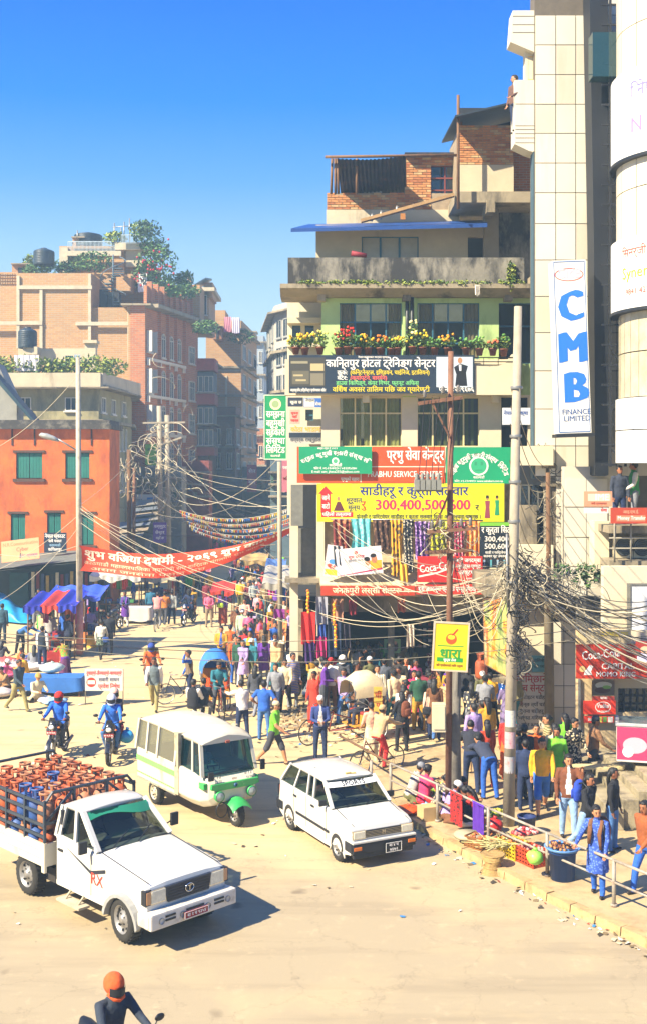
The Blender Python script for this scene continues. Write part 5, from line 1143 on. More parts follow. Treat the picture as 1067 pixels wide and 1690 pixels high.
 mb = MB(); mb.box((.0,-1.13,1.74),(.10,.04,.05)); mb.build('roof_badge',mat('faded red badge','#a0523a'),t)
 return t
tp_r = R(35.1); TP = tempo(from_wheel((-1.87,24.8),tp_r,0,-1.50),tp_r)
# ---- motorbikes
def motorbike(loc,rz,label,group='motorbikes',tank='#1c1e24',lean=0,detail=True):
 t = empty('motorbike',loc,rz,label=label,cat='motorbike',group=group)
 PT = mat('bike paint '+tank,tank,rough=.3,var=.1,coat=.4)
 for y in (-.64,.62):
  w = empty('wheel',(0,y,.3)); w.parent = t
  mb = MB(); mb.lathe([(.235,-.035),(.27,-.05),(.295,-.03),(.302,0),(.295,.03),(.27,.05),(.235,.035),(.235,-.035)],24,ax='x'); mb.build('tyre',TYRE,w)
  mb = MB(); mb.lathe([(.235,-.03),(.215,0),(.235,.03)],24,ax='x')
  for k in range(6): a = k*math.pi/3; mb.beam((0,0,0),(0,.225*math.cos(a),.225*math.sin(a)),.025,.03,up=(1,0,0))
  mb.lathe([(.05,-.06),(.05,.06)],10,ax='x'); mb.lathe([(.02,-.045),(.10,-.045),(.10,-.04)],14,ax='x'); mb.build('rim',RIM,w)
 mb = MB()
 for s_ in (-1,1): mb.tube([(s_*.085,-.64,.3),(s_*.085,-.40,.92)],.02,8)
 mb.build('fork',STEEL,t,kind='stuff')
 mb = MB(); mb.loft([[Vector((x,-.64-.325*math.cos(a),.3+.325*math.sin(a)-abs(x)*.3)) for x in (-.06,0,.06)] for a in [math.pi*(.1+.75*k/8) for k in range(9)]],cap=False,closed=False); mb.build('mudguard',PT,t,fix=False)
 mb = MB(); mb.tube([(0,-.42,.85),(0,.1,.75),(0,.55,.7),(0,.75,.75)],.025,6); mb.tube([(0,-.40,.8),(0,-.2,.35),(0,.15,.32)],.025,6)
 for s_ in (-1,1): mb.tube([(s_*.07,.1,.35),(s_*.08,.62,.3)],.02,6); mb.tube([(s_*.11,.62,.32),(s_*.11,.45,.68)],.03,8)
 mb.build('frame',BLACK,t,kind='stuff')
 mb = MB(); mb.box((0,-.02,.42),(.22,.32,.26)); mb.box((0,-.10,.60),(.16,.16,.18))
 for k in range(4): mb.box((0,-.1,.53+k*.04),(.22,.22,.012))
 mb.tube([(.06,-.2,.5),(.09,-.28,.3),(.14,.0,.22),(.15,.4,.28),(.15,.8,.36)],[.02,.02,.022,.04,.045],8); mb.build('engine',mat('engine alloy','#6a6864',rough=.4,metal=.6,var=.2),t,kind='stuff')
 rings = [[Vector((w*math.cos(a),y,z+h*math.sin(a))) for a in [2*math.pi*k/12 for k in range(12)]] for y,w,h,z in ((-.42,.05,.05,.84),(-.36,.11,.10,.86),(-.2,.145,.12,.88),(0,.13,.11,.86),(.1,.08,.08,.82))]
 mb = MB(); mb.loft(rings); mb.build('fuel_tank',PT,t)
 rings = [[Vector((w*math.cos(a),y,z+.05*math.sin(a))) for a in [2*math.pi*k/10 for k in range(10)]] for y,w,z in ((.06,.08,.82),(.2,.13,.80),(.5,.13,.82),(.78,.10,.86),(.85,.05,.87))]
 mb = MB(); mb.loft(rings); mb.build('seat',BLACK,t)
 mb = MB(); rings = [[Vector((s_*w,y,z)) for s_,z in ((-1,.66),(-.7,.60),(.7,.60),(1,.66),(.8,.78),(-.8,.78))] for y,w in ((.2,.13),(.6,.12),(.95,.05))]; mb.loft(rings); mb.build('tail_cowl',PT,t)
 mb = MB(); mb.tube([(-.36,-.26,1.02),(-.2,-.36,1.04),(-.06,-.40,1.0),(.06,-.40,1.0),(.2,-.36,1.04),(.36,-.26,1.02)],.014,6)
 for s_ in (-1,1): mb.tube([(s_*.26,-.33,1.03),(s_*.37,-.25,1.02)],.022,8)
 mb.build('handlebar',BLACK,t,kind='stuff')
 mb = MB(); rings = [[Vector((w*math.cos(a),y,z+h*math.sin(a))) for a in [2*math.pi*k/10 for k in range(10)]] for y,w,h,z in ((-.58,.09,.08,.90),(-.52,.12,.13,.93),(-.42,.09,.12,.95))]; mb.loft(rings); mb.build('headlamp_cowl',PT,t)
 mb = MB(); mb.prism([(-.10,.98),(.10,.98),(.07,1.14),(-.07,1.14)],-.52,-.50); mb.build('visor',BLACK,t)
 mb = MB(); mb.ball((0,-.585,.90),(.075,.03,.06),10,6); mb.build('headlight',mat('bright lamp glass','#dcdcd2',rough=.05,var=.1),t)
 for s_ in (-1,1):
  mb = MB(); mb.tube([(s_*.24,-.35,1.03),(s_*.34,-.36,1.22)],.008,5); mb.ball((s_*.36,-.37,1.24),(.07,.02,.045),10,6); mb.build('mirror',BLACK,t,kind='stuff')
  mb = MB(); mb.ball((s_*.17,-.50,.88),(.04,.03,.025),8,5); mb.build('indicator',AMBER,t)
 mb = MB(); mb.box((0,-.60,.76),(.26,.012,.09)); o = mb.build('number_plate',REDP,t)
 m2 = MB(); letters(m2,'बा २९ प ४६',0,.76,.045,.23,1,y=-.609); m2.build('lettering',ink('#f0ece0'),o,fix=False)
 return t
M1 = motorbike(G(89,1256)+V(0,.5,0),R(-4),'black motorbike ridden by a man in a red helmet and blue jacket','motorbikes riding across the square')
M2 = motorbike(G(175,1261)+V(.05,.5,0),R(4),'black motorbike carrying two people behind the pickup','motorbikes riding across the square')
M3 = motorbike(G(248,1148)+V(0,.3,0),R(12),'motorbike carrying two men past the man in the grey waistcoat','motorbikes riding across the square','#7a2018')
M4 = motorbike(G(312,1030),R(-15),'dark blue motorbike coming from the far street with two riders','motorbikes riding across the square','#1a2c58')
pb = [(575,1150,-70,'red','#8a2018'),(600,1142,-60,'silver','#7f8486'),(548,1140,-75,'blue','#233a78'),(632,1160,-100,'black','#16181c'),(655,1150,-110,'maroon','#5a1824'),(512,1150,-60,'grey','#50545a'),(186,1040,160,'dark','#22262e'),(730,1140,-95,'white','#c9c6bc')]
plc = ['nearest the shop doorway','beside the beige rickshaw hood','beside the clothes stall','behind the man in blue jeans','in front of the dark shop','at the left end of the parked row','by the far market stall','beside the water jugs']
for (u,v,a,cn,c_),q in zip(pb,plc): motorbike(G(u,v),R(a),'parked %s motorbike %s' % (cn,q),'motorbikes parked at the shops',c_)
M5 = motorbike(V(-2.45,13.7,0),R(40),'motorbike of the rider in the orange helmet below the pickup',None,'#7a1c14')
# ---- bicycles and cycle rickshaws
def cyc_wheel(root,x,y,r,n=18,name='wheel',steer=0):
 w = empty(name,(x,y,r),steer); w.parent = root
 mb = MB(); mb.lathe([(r-.02,-.014),(r-.004,-.018),(r,0),(r-.004,.018),(r-.02,.014),(r-.02,-.014)],28,ax='x'); mb.build('tyre',TYRE,w)
 mb = MB(); mb.lathe([(r-.02,-.014),(r-.035,0),(r-.02,.014)],28,ax='x'); mb.tube([(-.04,0,0),(.04,0,0)],.02,8)
 mb.build('rim',STEEL,w)
 mb = MB()
 for k in range(n): a = 2*math.pi*k/n; mb.beam((.03 if k % 2 else -.03,0,0),(0,(r-.03)*math.cos(a+.15),(r-.03)*math.sin(a+.15)),.004,.004,up=(1,0,0))
 mb.build('spoke',STEEL,w,kind='stuff'); return w
def bicycle(loc,rz,label,colr='#20242a',group=None):
 t = empty('bicycle',loc,rz,label=label,cat='bicycle',group=group); M_ = mat('bike paint '+colr,colr,rough=.4)
 cyc_wheel(t,0,-.55,.34); cyc_wheel(t,0,.52,.34)
 mb = MB()
 for a,b_ in (((0,-.36,.88),(0,.08,.32)),((0,-.38,.80),(0,.14,.78)),((0,.18,.84),(0,.06,.30)),((0,.14,.74),(0,.52,.34)),((0,.06,.30),(0,.52,.34)),((0,-.36,.92),(0,-.55,.34))): mb.tube([a,b_],.016,6)
 mb.build('frame',M_,t,kind='stuff')
 mb = MB(); mb.tube([(-.28,-.22,.98),(-.24,-.34,.98),(0,-.36,.94),(.24,-.34,.98),(.28,-.22,.98)],.012,6); mb.build('handlebar',STEEL,t)
 mb = MB(); mb.ball((0,.18,.88),(.09,.13,.04),10,5); mb.build('saddle',BLACK,t)
 mb = MB(); mb.lathe([(.09,.03),(.09,.035)],12,(0,.06,.3),'x'); mb.beam((.05,.06,.3),(.05,-.08,.2),.02); mb.beam((-.05,.06,.3),(-.05,.20,.4),.02); mb.build('crank',STEEL,t,kind='stuff')
 return t
def rickshaw(loc,rz,label,hood,seatc,trim='#b07a20'):
 t = empty('cycle_rickshaw',loc,rz,label=label,cat='cycle rickshaw',group='cycle rickshaws'); FR = mat('rickshaw green paint','#2c5a3c',rough=.5,var=.2)
 cyc_wheel(t,0,-1.25,.36,20,'front_wheel',R(8)); cyc_wheel(t,-.46,.62,.38,20); cyc_wheel(t,.46,.62,.38,20)
 mb = MB()
 for a,b_ in (((0,-1.05,.95),(0,-.62,.34)),((0,-1.06,.86),(0,-.50,.84)),((0,-.48,.92),(0,-.64,.32)),((0,-.64,.34),(-.3,.62,.38)),((0,-.64,.34),(.3,.62,.38)),((0,-1.04,1.0),(0,-1.25,.36)),((-.5,.62,.38),(.5,.62,.38)),((0,-.5,.80),(0,.3,.55)),((-.30,.3,.40),(-.30,.3,.8)),((.30,.3,.40),(.30,.3,.8))): mb.tube([a,b_],.02,6)
 mb.build('frame',mat('rickshaw red frame','#7a2c1e',rough=.5,var=.2),t,kind='stuff')
 mb = MB(); mb.tube([(-.30,-.86,1.08),(-.24,-1.0,1.06),(0,-1.04,1.0),(.24,-1.0,1.06),(.30,-.86,1.08)],.013,6); mb.build('handlebar',STEEL,t)
 mb = MB(); mb.ball((0,-.48,.96),(.09,.13,.04),10,5); mb.build('saddle',BLACK,t)
 mb = MB(); mb.b2((-.42,.25,.74),(.42,.85,.82)); mb.b2((-.42,.82,.82),(.42,.90,1.28)); mb.build('bench',mat('seat '+seatc,seatc,var=.15),t,bevel=.03)
 mb = MB(); mb.b2((-.40,.0,.42),(.40,.5,.46)); mb.b2((-.42,.25,.46),(.42,.28,.74)); mb.build('footboard',mat('trim '+trim,trim,var=.2),t)
 for s_ in (-1,1): mb = MB(); mb.tube([(s_*.43,.25,.95),(s_*.43,.86,.95)],.015,6); mb.tube([(s_*.43,.25,.75),(s_*.43,.25,.95)],.015,6); mb.build('arm_rail',STEEL,t)
 # folding hood: arched over three bows
 mb = MB(); HM = mat('hood '+hood,hood,rough=.7,var=.15,scale=4,bump=.3,bs=6)
 bows = [(-.05,1.72,.02),(.25,1.92,0),(.62,1.94,0),(.92,1.72,0)]
 rings = []
 for y,zt,_ in bows:
  rings.append([Vector((.46*math.cos(a)*(-1),y+.03*math.sin(a*7),1.25+(zt-1.25)*math.sin(a)**.7 if math.sin(a) > 0 else 1.25)) for a in [math.pi*k/12 for k in range(13)]])
 mb.loft(rings,cap=False,closed=False)
 mb.grid(lambda u,v: (-.45+.9*u,.92+.04*v,1.05+.62*v*max(.3,math.sin(math.pi*u)**.5)),8,2); mb.build('hood',HM,t,fix=False)
 mb = MB()
 for y,zt,_ in bows: mb.tube([(.45*math.cos(a),y,1.23+(zt-1.25)*max(0,math.sin(a))**.7) for a in [math.pi*k/10 for k in range(11)]],.012,5); [mb.tube([(s_*.43,.6,.9),(s_*.45,y,1.25)],.012,5) for s_ in (-1,1)]
 mb.build('bow',STEEL,t,kind='stuff')
 return t
RK1 = rickshaw(G(356,1182)+V(0,.4,0),R(12),'cycle rickshaw with a bright blue hood standing behind the minibus','#2f6fc0','#b87820')
RK2 = rickshaw(G(575,1222),R(-62),'cycle rickshaw with a cream plastic hood parked by the man in white cap','#cbb890','#8a2c20')
BK1 = bicycle(G(259,1040),R(0),'bicycle ridden away towards the far street by a man in pink',group='bicycles')
BK2 = bicycle(G(622,1278),R(-55),'bicycle under the seated man in the beige cap','#5a2420','bicycles')
# ================================================================== people
import numpy as np
_tmp = bpy.data.scenes.new('workshop')
def remesh(mb,vox):
 me = mb.mesh('b',[BLACK],fix=False); o = bpy.data.objects.new('b',me); _tmp.collection.objects.link(o)
 md = o.modifiers.new('r','REMESH'); md.mode = 'VOXEL'; md.voxel_size = vox; md.use_smooth_shade = True
 sm = o.modifiers.new('s','SMOOTH'); sm.iterations = 3; sm.factor = .5
 vl = _tmp.view_layers[0]; vl.update(); r = bpy.data.meshes.new_from_object(o.evaluated_get(vl.depsgraph));
 vs = np.empty(len(r.vertices)*3); r.vertices.foreach_get('co',vs); fs = [list(p.vertices) for p in r.polygons]
 bpy.data.objects.remove(o); bpy.data.meshes.remove(me); bpy.data.meshes.remove(r)
 return vs.reshape(-1,3),fs
POSES = {  # hip height or None, torso lean, legs L/R (thigh, knee, splay), arms L/R (forward, out, elbow, inward), head pitch, head yaw
 'stand': (None,2,((2,3,4),(-1,2,5)),((3,10,12,.1),(-2,9,15,.1)),0,8),
 'stand2': (None,0,((6,6,5),(-4,3,3)),((15,12,45,.3),(2,8,20,.1)),4,-20),
 'walk': (None,5,((26,10,2),(-20,24,2)),((-20,8,18,.1),(24,8,30,.2)),4,0),
 'walk2': (None,4,((-16,22,2),(22,12,2)),((20,8,28,.2),(-16,8,14,.1)),8,12),
 'phone': (None,2,((8,8,3),(-8,6,3)),((40,18,125,.2),(2,10,18,.1)),8,10),
 'front': (None,3,((2,3,4),(0,2,4)),((12,8,70,.75),(12,8,70,.75)),10,0),
 'hips': (None,0,((3,3,6),(-2,2,6)),((-12,38,70,.6),(-10,36,70,.6)),0,10),
 'bend': (None,62,((6,10,5),(-6,6,5)),((65,6,20,.1),(50,6,30,.1)),10,0),
 'bend2': (None,35,((12,14,5),(-6,10,5)),((50,8,30,.1),(40,8,45,.2)),20,-10),
 'reach': (None,8,((4,4,5),(-4,4,5)),((70,12,20,.1),(10,10,30,.2)),5,0),
 'rail': (None,4,((10,8,3),(-8,8,2)),((10,8,20,.1),(35,20,25,.0)),12,30),
 'hand_up': (None,2,((4,4,5),(-4,4,5)),((85,20,110,.1),(3,10,30,.2)),10,0),
 'ground': (.13,12,((78,140,48),(78,140,48)),((35,12,60,.5),(30,12,60,.5)),15,0),
 'ground2': (.13,22,((100,135,12),(82,140,40)),((55,10,40,.3),(30,12,70,.5)),20,15),
 'squat': (.30,28,((118,150,22),(112,148,22)),((70,8,30,.2),(60,8,50,.2)),10,0),
 'ride': (.90,10,((66,88,16),(66,88,16)),((48,14,22,.0),(48,14,22,.0)),2,0),
 'pillion': (.98,4,((62,92,20),(62,92,20)),((30,8,70,.3),(30,8,70,.3)),0,15),
 'cycle': (1.0,22,((58,70,4),(30,46,4)),((58,10,18,.0),(58,10,18,.0)),-8,0),
 'bench': (.56,6,((84,84,8),(80,80,10)),((25,10,65,.4),(25,10,65,.4)),8,0),
 'perch': (.92,12,((48,60,8),(30,50,8)),((28,8,65,.5),(28,8,65,.5)),22,10),
}
_PM = {}
def mann(pose,sex,bulk=0.0,short=False,shorts=False,openj=False,vox=.02):
 key = (pose,sex,bulk,short,shorts,openj,vox)
 if key in _PM: return _PM[key]
 hipz,lean,legs,arms,hp,hy = POSES[pose]; f = sex == 'f'; L = R(lean)
 U = V(0,-math.sin(L),math.cos(L)); Fw = V(0,-math.cos(L),-math.sin(L)); X = V(1,0,0)
 J = {}; P = V(0,0,0)
 for s_,(t,k,sp),n_ in ((1,legs[0],'l'),(-1,legs[1],'r')):
  h = P + X*s_*.085; t_,k_,s2 = R(t),R(k),R(sp)
  d1 = V(s_*math.sin(s2),-math.sin(t_)*math.cos(s2),-math.cos(t_)*math.cos(s2)); b_ = t_-k_
  d2 = V(s_*math.sin(s2)*(.3 if k < 80 else -.7),-math.sin(b_),-math.cos(b_)).normalized()
  kn = h+d1*.43; an = kn+d2*.40; J['h'+n_],J['k'+n_],J['a'+n_] = h,kn,an
 zoff = -min(J['al'].z,J['ar'].z)+.075 if hipz is None else hipz
 for k in J: J[k] = J[k]+V(0,0,zoff)
 P = V(0,0,zoff)
 for n_ in 'lr': J['a'+n_].z = max(J['a'+n_].z,.05)
 for s_,(a,o,e,iw),n_ in ((1,arms[0],'l'),(-1,arms[1],'r')):
  sh = P+U*.475+X*s_*(.165 if f else .185); a_,o_,e_ = R(a),R(o),R(a+e)
  d1 = V(s_*math.sin(o_),-math.sin(a_)*math.cos(o_),-math.cos(a_)*math.cos(o_)); el = sh+d1*.29
  d2 = V(-s_*iw+s_*math.sin(o_)*.4,-math.sin(e_),-math.cos(e_)).normalized(); wr = el+d2*.25
  J['s'+n_],J['e'+n_],J['w'+n_] = sh,el,wr; J['f'+n_] = wr+d2*.09
 g = bulk
 mb = MB(); UX = (1,0,0)
 tw = ((-.08,.13,.10),(0,.165,.12),(.10,.150,.108),(.20,.140 if f else .155,.10),(.30,.15 if f else .168,.118 if f else .11),(.40,.155 if f else .175,.115 if f else .108),(.455,.15 if f else .17,.09),(.50,.09,.07),(.53,.055,.055))
 mb.tube([P+U*a + (V(0,.012,0) if a < .1 else V(0,0,0)) for a,_,_ in tw],[w+g for _,w,_ in tw],16,ry=[d+g for _,_,d in tw],up=UX)
 nk = P+U*.52; hd = R(lean*.45+hp); HU = V(0,-math.sin(hd),math.cos(hd)); yw = Matrix.Rotation(R(hy),3,'Z'); HF = yw @ V(0,-math.cos(hd),-math.sin(hd)); HU2 = HU
 HX = HF.cross(HU2).normalized(); HC = nk+U*.055+HU*.10
 mb.tube([nk-U*.03,HC-HU*.05],[.056,.048],10)
 sec = ((-.118,.030,.034,.040),(-.10,.048,.05,.030),(-.06,.064,.075,.014),(-.01,.073,.090,.004),(.04,.076,.096,-.002),(.08,.068,.085,-.006),(.108,.045,.055,-.008),(.118,.015,.02,-.008))
 mb.loft([[HC+HU2*z+HX*(w*math.cos(2*math.pi*k/14))+HF*(d*math.sin(2*math.pi*k/14)+o_) for k in range(14)] for z,w,d,o_ in sec])
 for s_ in (-1,1): mb.ball(HC+HX*s_*.078-HU2*.01,(.014,.022,.032),8,5)
 for n_,s_ in (('l',1),('r',-1)):
  h,k,a = J['h'+n_],J['k'+n_],J['a'+n_]
  mb.tube([h+V(0,0,.03),h.lerp(k,.3),k,k.lerp(a,.35),a+V(0,0,.0)],[.088+g*.5,.088+g*.4,.062+g*.3,.058+g*.3,.052 if not shorts else .036],12)
  if shorts: mb.tube([k.lerp(h,.3),k.lerp(a,.12)],[.09,.085],12)
  toe = a+V(0,-.15,-.035 if a.z < .12 else -.06)
  mb.tube([a+V(0,.06,-.035),a+V(0,0,-.02),a+V(0,-.08,-.038),toe+V(0,0,0)],[.034,.044,.042,.026],10,up=UX,ry=[.03,.05,.034,.022])
  s0,e,w = J['s'+n_],J['e'+n_],J['w'+n_]
  mb.tube([P+U*.47+X*s_*.11,s0,s0.lerp(e,.4),e,e.lerp(w,.4),w],[.062,.060+g*.4,.052+g*.5,.044+g*.4,.042+g*.3,.030 if short else .034],12)
  d2 = (w-e).normalized(); mb.tube([w,w+d2*.05,w+d2*.085],[.028,.034,.026],8,up=UX,ry=[.02,.022,.016])
 vs,fs = remesh(mb,vox)
 # classify faces by the nearest bone
 segs = []
 def S(a,b_,r,reg): segs.append((np.array(a),np.array(b_),r,reg))
 S(P-U*.05,P+U*.44,.14,1); S(P+U*.46,P+U*.47,.12,1)
 S(nk+U*.035,HC+HU*.1,.05,0)
 S(P-U*.10,P-U*.0,.14,2)
 for n_ in 'lr':
  h,k,a = J['h'+n_],J['k'+n_],J['a'+n_]
  if shorts: S(h,k.lerp(a,.05),.08,2); S(k.lerp(a,.14),a,.045,0)
  else: S(h,a+(k-a)*.06,.075,2)
  S(a+V(0,.03,-.04),a+V(0,-.15,-.045),.035,3)
  s0,e,w = J['s'+n_],J['e'+n_],J['w'+n_]
  if short: S(s0,s0.lerp(e,.6),.055,6); S(s0.lerp(e,.74),w,.038,0)
  else: S(s0,e,.055,6); S(e,w-(w-e)*.06,.045,6)
  S(w+(w-e)*.05,J['f'+n_],.03,0)
 C = np.array([vs[q].mean(0) for q in fs]); best = np.full(len(C),1e9); reg = np.zeros(len(C),int)
 for a,b_,r,q in segs:
  ab = b_-a; t = np.clip(((C-a)@ab)/max(ab@ab,1e-9),0,1); d = np.linalg.norm(C-(a+t[:,None]*ab),axis=1)-r
  m_ = d < best; best[m_] = d[m_]; reg[m_] = q
 if openj:
  Un,Fn = np.array(U),np.array(Fw); hgt = (C-np.array(P))@Un; fr = (C-np.array(P))@Fn
  reg[(reg == 1) & (np.abs(C[:,0]) < .045+.02*np.sin(hgt*9)) & (fr > .03) & (hgt > .02)] = 5
 out = MB(); out.v = [tuple(p) for p in vs]; out.f = fs; out.m = [int(x) for x in reg]; out.sm = [True]*len(fs)
 # collar, face, fingers
 for s_ in (-1,1):
  c = HC+HX*s_*.030+HU2*.012+HF*.082; out.ball(c,(.013,.013,.009),8,4,mi=4)
  out.tube([HC+HX*s_*.045+HU2*.032+HF*.078,HC+HX*s_*.018+HU2*.036+HF*.090],.005,4,mi=4)
 out.tube([HC+HU2*.015+HF*.090,HC-HU2*.028+HF*.112,HC-HU2*.035+HF*.088],[.007,.013,.008],6,mi=0)
 out.tube([HC-HU2*.062+HF*.078+HX*.022,HC-HU2*.060+HF*.088,HC-HU2*.062+HF*.078-HX*.022],[.003,.007,.003],5,mi=7)
 for n_,s_ in (('l',1),('r',-1)):
  e,w = J['e'+n_],J['w'+n_]; d = (w-e).normalized(); sd_ = d.cross(V(0,1,0)); sd_ = sd_.normalized() if sd_.length > .1 else d.cross(V(1,0,0)).normalized(); pl = d.cross(sd_)
  for q in range(4):
   b0 = w+d*.08+sd_*(-.024+q*.016); ln = (.055,.068,.072,.062)[q]; out.tube([b0-d*.02,b0+d*ln*.4,b0+d*ln*.75+pl*.016,b0+d*ln*.85+pl*.035],[.009,.0085,.0075,.006],5,mi=0)
  b0 = w+d*.03+sd_*.026; out.tube([b0,b0+sd_*.028+d*.03,b0+sd_*.03+d*.055+pl*.01],[.011,.010,.007],5,mi=0)
 me = out.mesh('person',[BLACK]*8,fix=False)
 _PM[key] = (me,dict(P=P,U=U,Fw=Fw,HC=HC,HU=HU2,HF=HF,HX=HX,J=J,key=key)); return _PM[key]
_HM = {}
def hat_mesh(kind,A):
 key = (kind,A['key'][:2])
 if key in _HM: return _HM[key]
 HC,HU,HF,HX = A['HC'],A['HU'],A['HF'],A['HX']; mb = MB()
 T = Matrix((HX,HF,HU)).transposed().to_4x4(); T.translation = HC; mb.M = T      # local x right, y forward, z up
 nm = 'hair'
 if kind in ('short','bun','long','bald'):
  if kind == 'bald': mb.ball((0,-.04,.0),(.080,.068,.075),12,7)
  else:
   mb.ball((0,-.022,.030),(.087,.100,.100),14,8); mb.ball((0,.03,.085),(.065,.05,.038),10,6)
  if kind == 'bun': mb.ball((0,-.115,.0),(.045,.04,.045),10,6)
  if kind == 'long': mb.tube([(0,-.05,.05),(0,-.095,-.02),(0,-.11,-.14),(0,-.10,-.28),(0,-.09,-.34)],[.075,.085,.075,.06,.02],12,ry=[.05,.045,.04,.03,.01],up=(1,0,0))
 elif kind == 'braid': mb.ball((0,-.022,.030),(.086,.098,.098),14,8); mb.tube([(0,-.1,0),(0,-.13,-.1),(0,-.12,-.25),(0,-.11,-.42)],[.035,.03,.025,.012],8)
 elif kind == 'helmet': nm = 'helmet'; mb.ball((0,-.01,.02),(.125,.145,.135),16,10); mb.grid(lambda u,v: (.12*math.cos(math.pi*(.15+.7*u)),.15*math.sin(math.pi*(.15+.7*u))+.01,-.07+.10*v),10,2,mi=1); mb.tube([(.10,.03,-.06),(.06,.12,-.10),(0,.145,-.11),(-.06,.12,-.10),(-.10,.03,-.06)],.026,8)
 elif kind == 'cap': nm = 'cap'; mb.ball((0,-.012,.045),(.090,.105,.085),14,8); mb.grid(lambda u,v: (-.07+.14*u,.08+.085*v*math.sin(math.pi*(.15+.7*u)),.045-.02*v),8,2); mb.grid(lambda u,v: (-.07+.14*u,.08+.085*v*math.sin(math.pi*(.15+.7*u)),.037-.02*v),8,2)
 elif kind == 'topi': nm = 'cap'; mb.loft([[Vector((r*math.cos(2*math.pi*k/14),r*1.15*math.sin(2*math.pi*k/14)-.01,z)) for k in range(14)] for r,z in ((.086,.03),(.084,.09),(.06,.135),(.02,.14))])
 elif kind == 'turban': nm = 'turban'; mb.ball((0,-.012,.05),(.105,.12,.085),14,8); mb.tube([(.1,-.02,.02),(.05,.1,.06),(-.05,.10,.04),(-.1,-.02,.03)],.022,7)
 elif kind == 'scarf': nm = 'headscarf'; mb.ball((0,-.025,.02),(.10,.112,.112),14,8); mb.tube([(0,-.06,0),(0,-.10,-.12),(0,-.11,-.25)],[.085,.10,.10],12,ry=[.05,.06,.04],up=(1,0,0))
 _HM[key] = (nm,mb.mesh(nm,[BLACK,BLACK])); return _HM[key]
def skirt_mesh(A,ln,w0,w1,key,thighs=True):
 k = ('skirt',key,A['key'][:2]);
 if k in _HM: return _HM[k]
 P,U,J = A['P'],A['U'],A['J']; mb = MB(); rings = []
 kn = (J['kl']+J['kr'])/2; an = (J['al']+J['ar'])/2; sp = abs((J['kl']-J['kr']).y)*.5; spa = abs((J['al']-J['ar']).y)*.5
 pts = [(P+U*.13,w0,w0*.72),(P+U*.02,w0*1.14,w0*.88),(P.lerp(kn,.5),(w0+w1)/2*1.04,(w0+w1)/2*.8+sp*.5)]
 if ln > .5: pts.append((P.lerp(kn,min(1,ln/.45 if ln < .45 else 1)),w1,w1*.8+sp))
 if ln > .6: pts.append((kn.lerp(an,(ln-.45)/.42),w1*1.02,w1*.8+spa*.8))
 N = 20
 for i,(c,a,b_) in enumerate(pts): rings.append([c+V((a+.012*math.sin(k2*2.5+i)*i)*math.cos(2*math.pi*k2/N),(b_+.012*math.cos(k2*3.1+i)*i)*math.sin(2*math.pi*k2/N),0) for k2 in range(N)])
 mb.loft(rings,cap=False); _HM[k] = mb.mesh('skirt',[BLACK],fix=False); return _HM[k]
def setm(o,ms):
 for i,m_ in enumerate(ms):
  if i < len(o.material_slots): o.material_slots[i].link = 'OBJECT'; o.material_slots[i].material = m_
SKN = [mat('brown skin','#96603e',rough=.6,var=.05,k=.95),mat('light brown skin','#b07a54',rough=.6,var=.05),mat('dark brown skin','#7a4a30',rough=.6,var=.05)]
EYE = mat('dark eyes','#17110e',rough=.4,var=0); LIP = mat('lips','#6e3028',rough=.6,var=0)
HAIR = mat('black hair','#120f0e',rough=.55,var=.2,scale=40,bump=.4,bs=90); SHOE = mat('dark shoe','#241d19',rough=.6,var=.2)
CL = dict(black='#1a1b20',navy='#1c2a4a',blue='#2456a8',jeans='#3f6698',light_jeans='#7f9ec0',grey='#7a7c80',dark_grey='#3c3e44',white='#cfcac0',cream='#c9b890',beige='#b0946a',brown='#6a4428',tan='#9a7448',red='#b02420',orange='#cc5a1c',yellow='#d9a01c',green='#3f9a38',bright_green='#6cb82c',dark_green='#1f4a34',teal='#1f6470',purple='#5a2a86',pink='#cc5a80',hot_pink='#d0305c',maroon='#6a1a28',lilac='#9a84b4',khaki='#8a8050',olive='#5a5a34',sky='#5a98cc',mustard='#b08420')
def fab(c):
 if not isinstance(c,str): return c
 return mat('fabric '+c,CL.get(c,c),rough=.9,var=.16,scale=9,bump=.9,bs=13)
def stripes(name,c1,c2,sc_=40,ax=2):
 if name in _M: return _M[name]
 m = mat(name,CL.get(c1,c1),rough=.9,var=.1); n,l = m.node_tree.nodes,m.node_tree.links; t = n.new('ShaderNodeTexCoord'); w = n.new('ShaderNodeTexWave'); w.bands_direction = 'XYZ'[ax]; w.inputs['Scale'].default_value = sc_/6.28; w.inputs['Distortion'].default_value = .4
 l.new(t.outputs['Object'],w.inputs['Vector']); r = n.new('ShaderNodeMix'); r.data_type = 'RGBA'; q = n.new('ShaderNodeMath'); q.operation = 'GREATER_THAN'; q.inputs[1].default_value = .5; l.new(w.outputs['Fac'],q.inputs[0]); l.new(q.outputs[0],r.inputs[0]); r.inputs[6].default_value = (*hx(CL.get(c1,c1)),1); r.inputs[7].default_value = (*hx(CL.get(c2,c2)),1)
 l.new(r.outputs[2],n['Principled BSDF'].inputs['Base Color']); return m
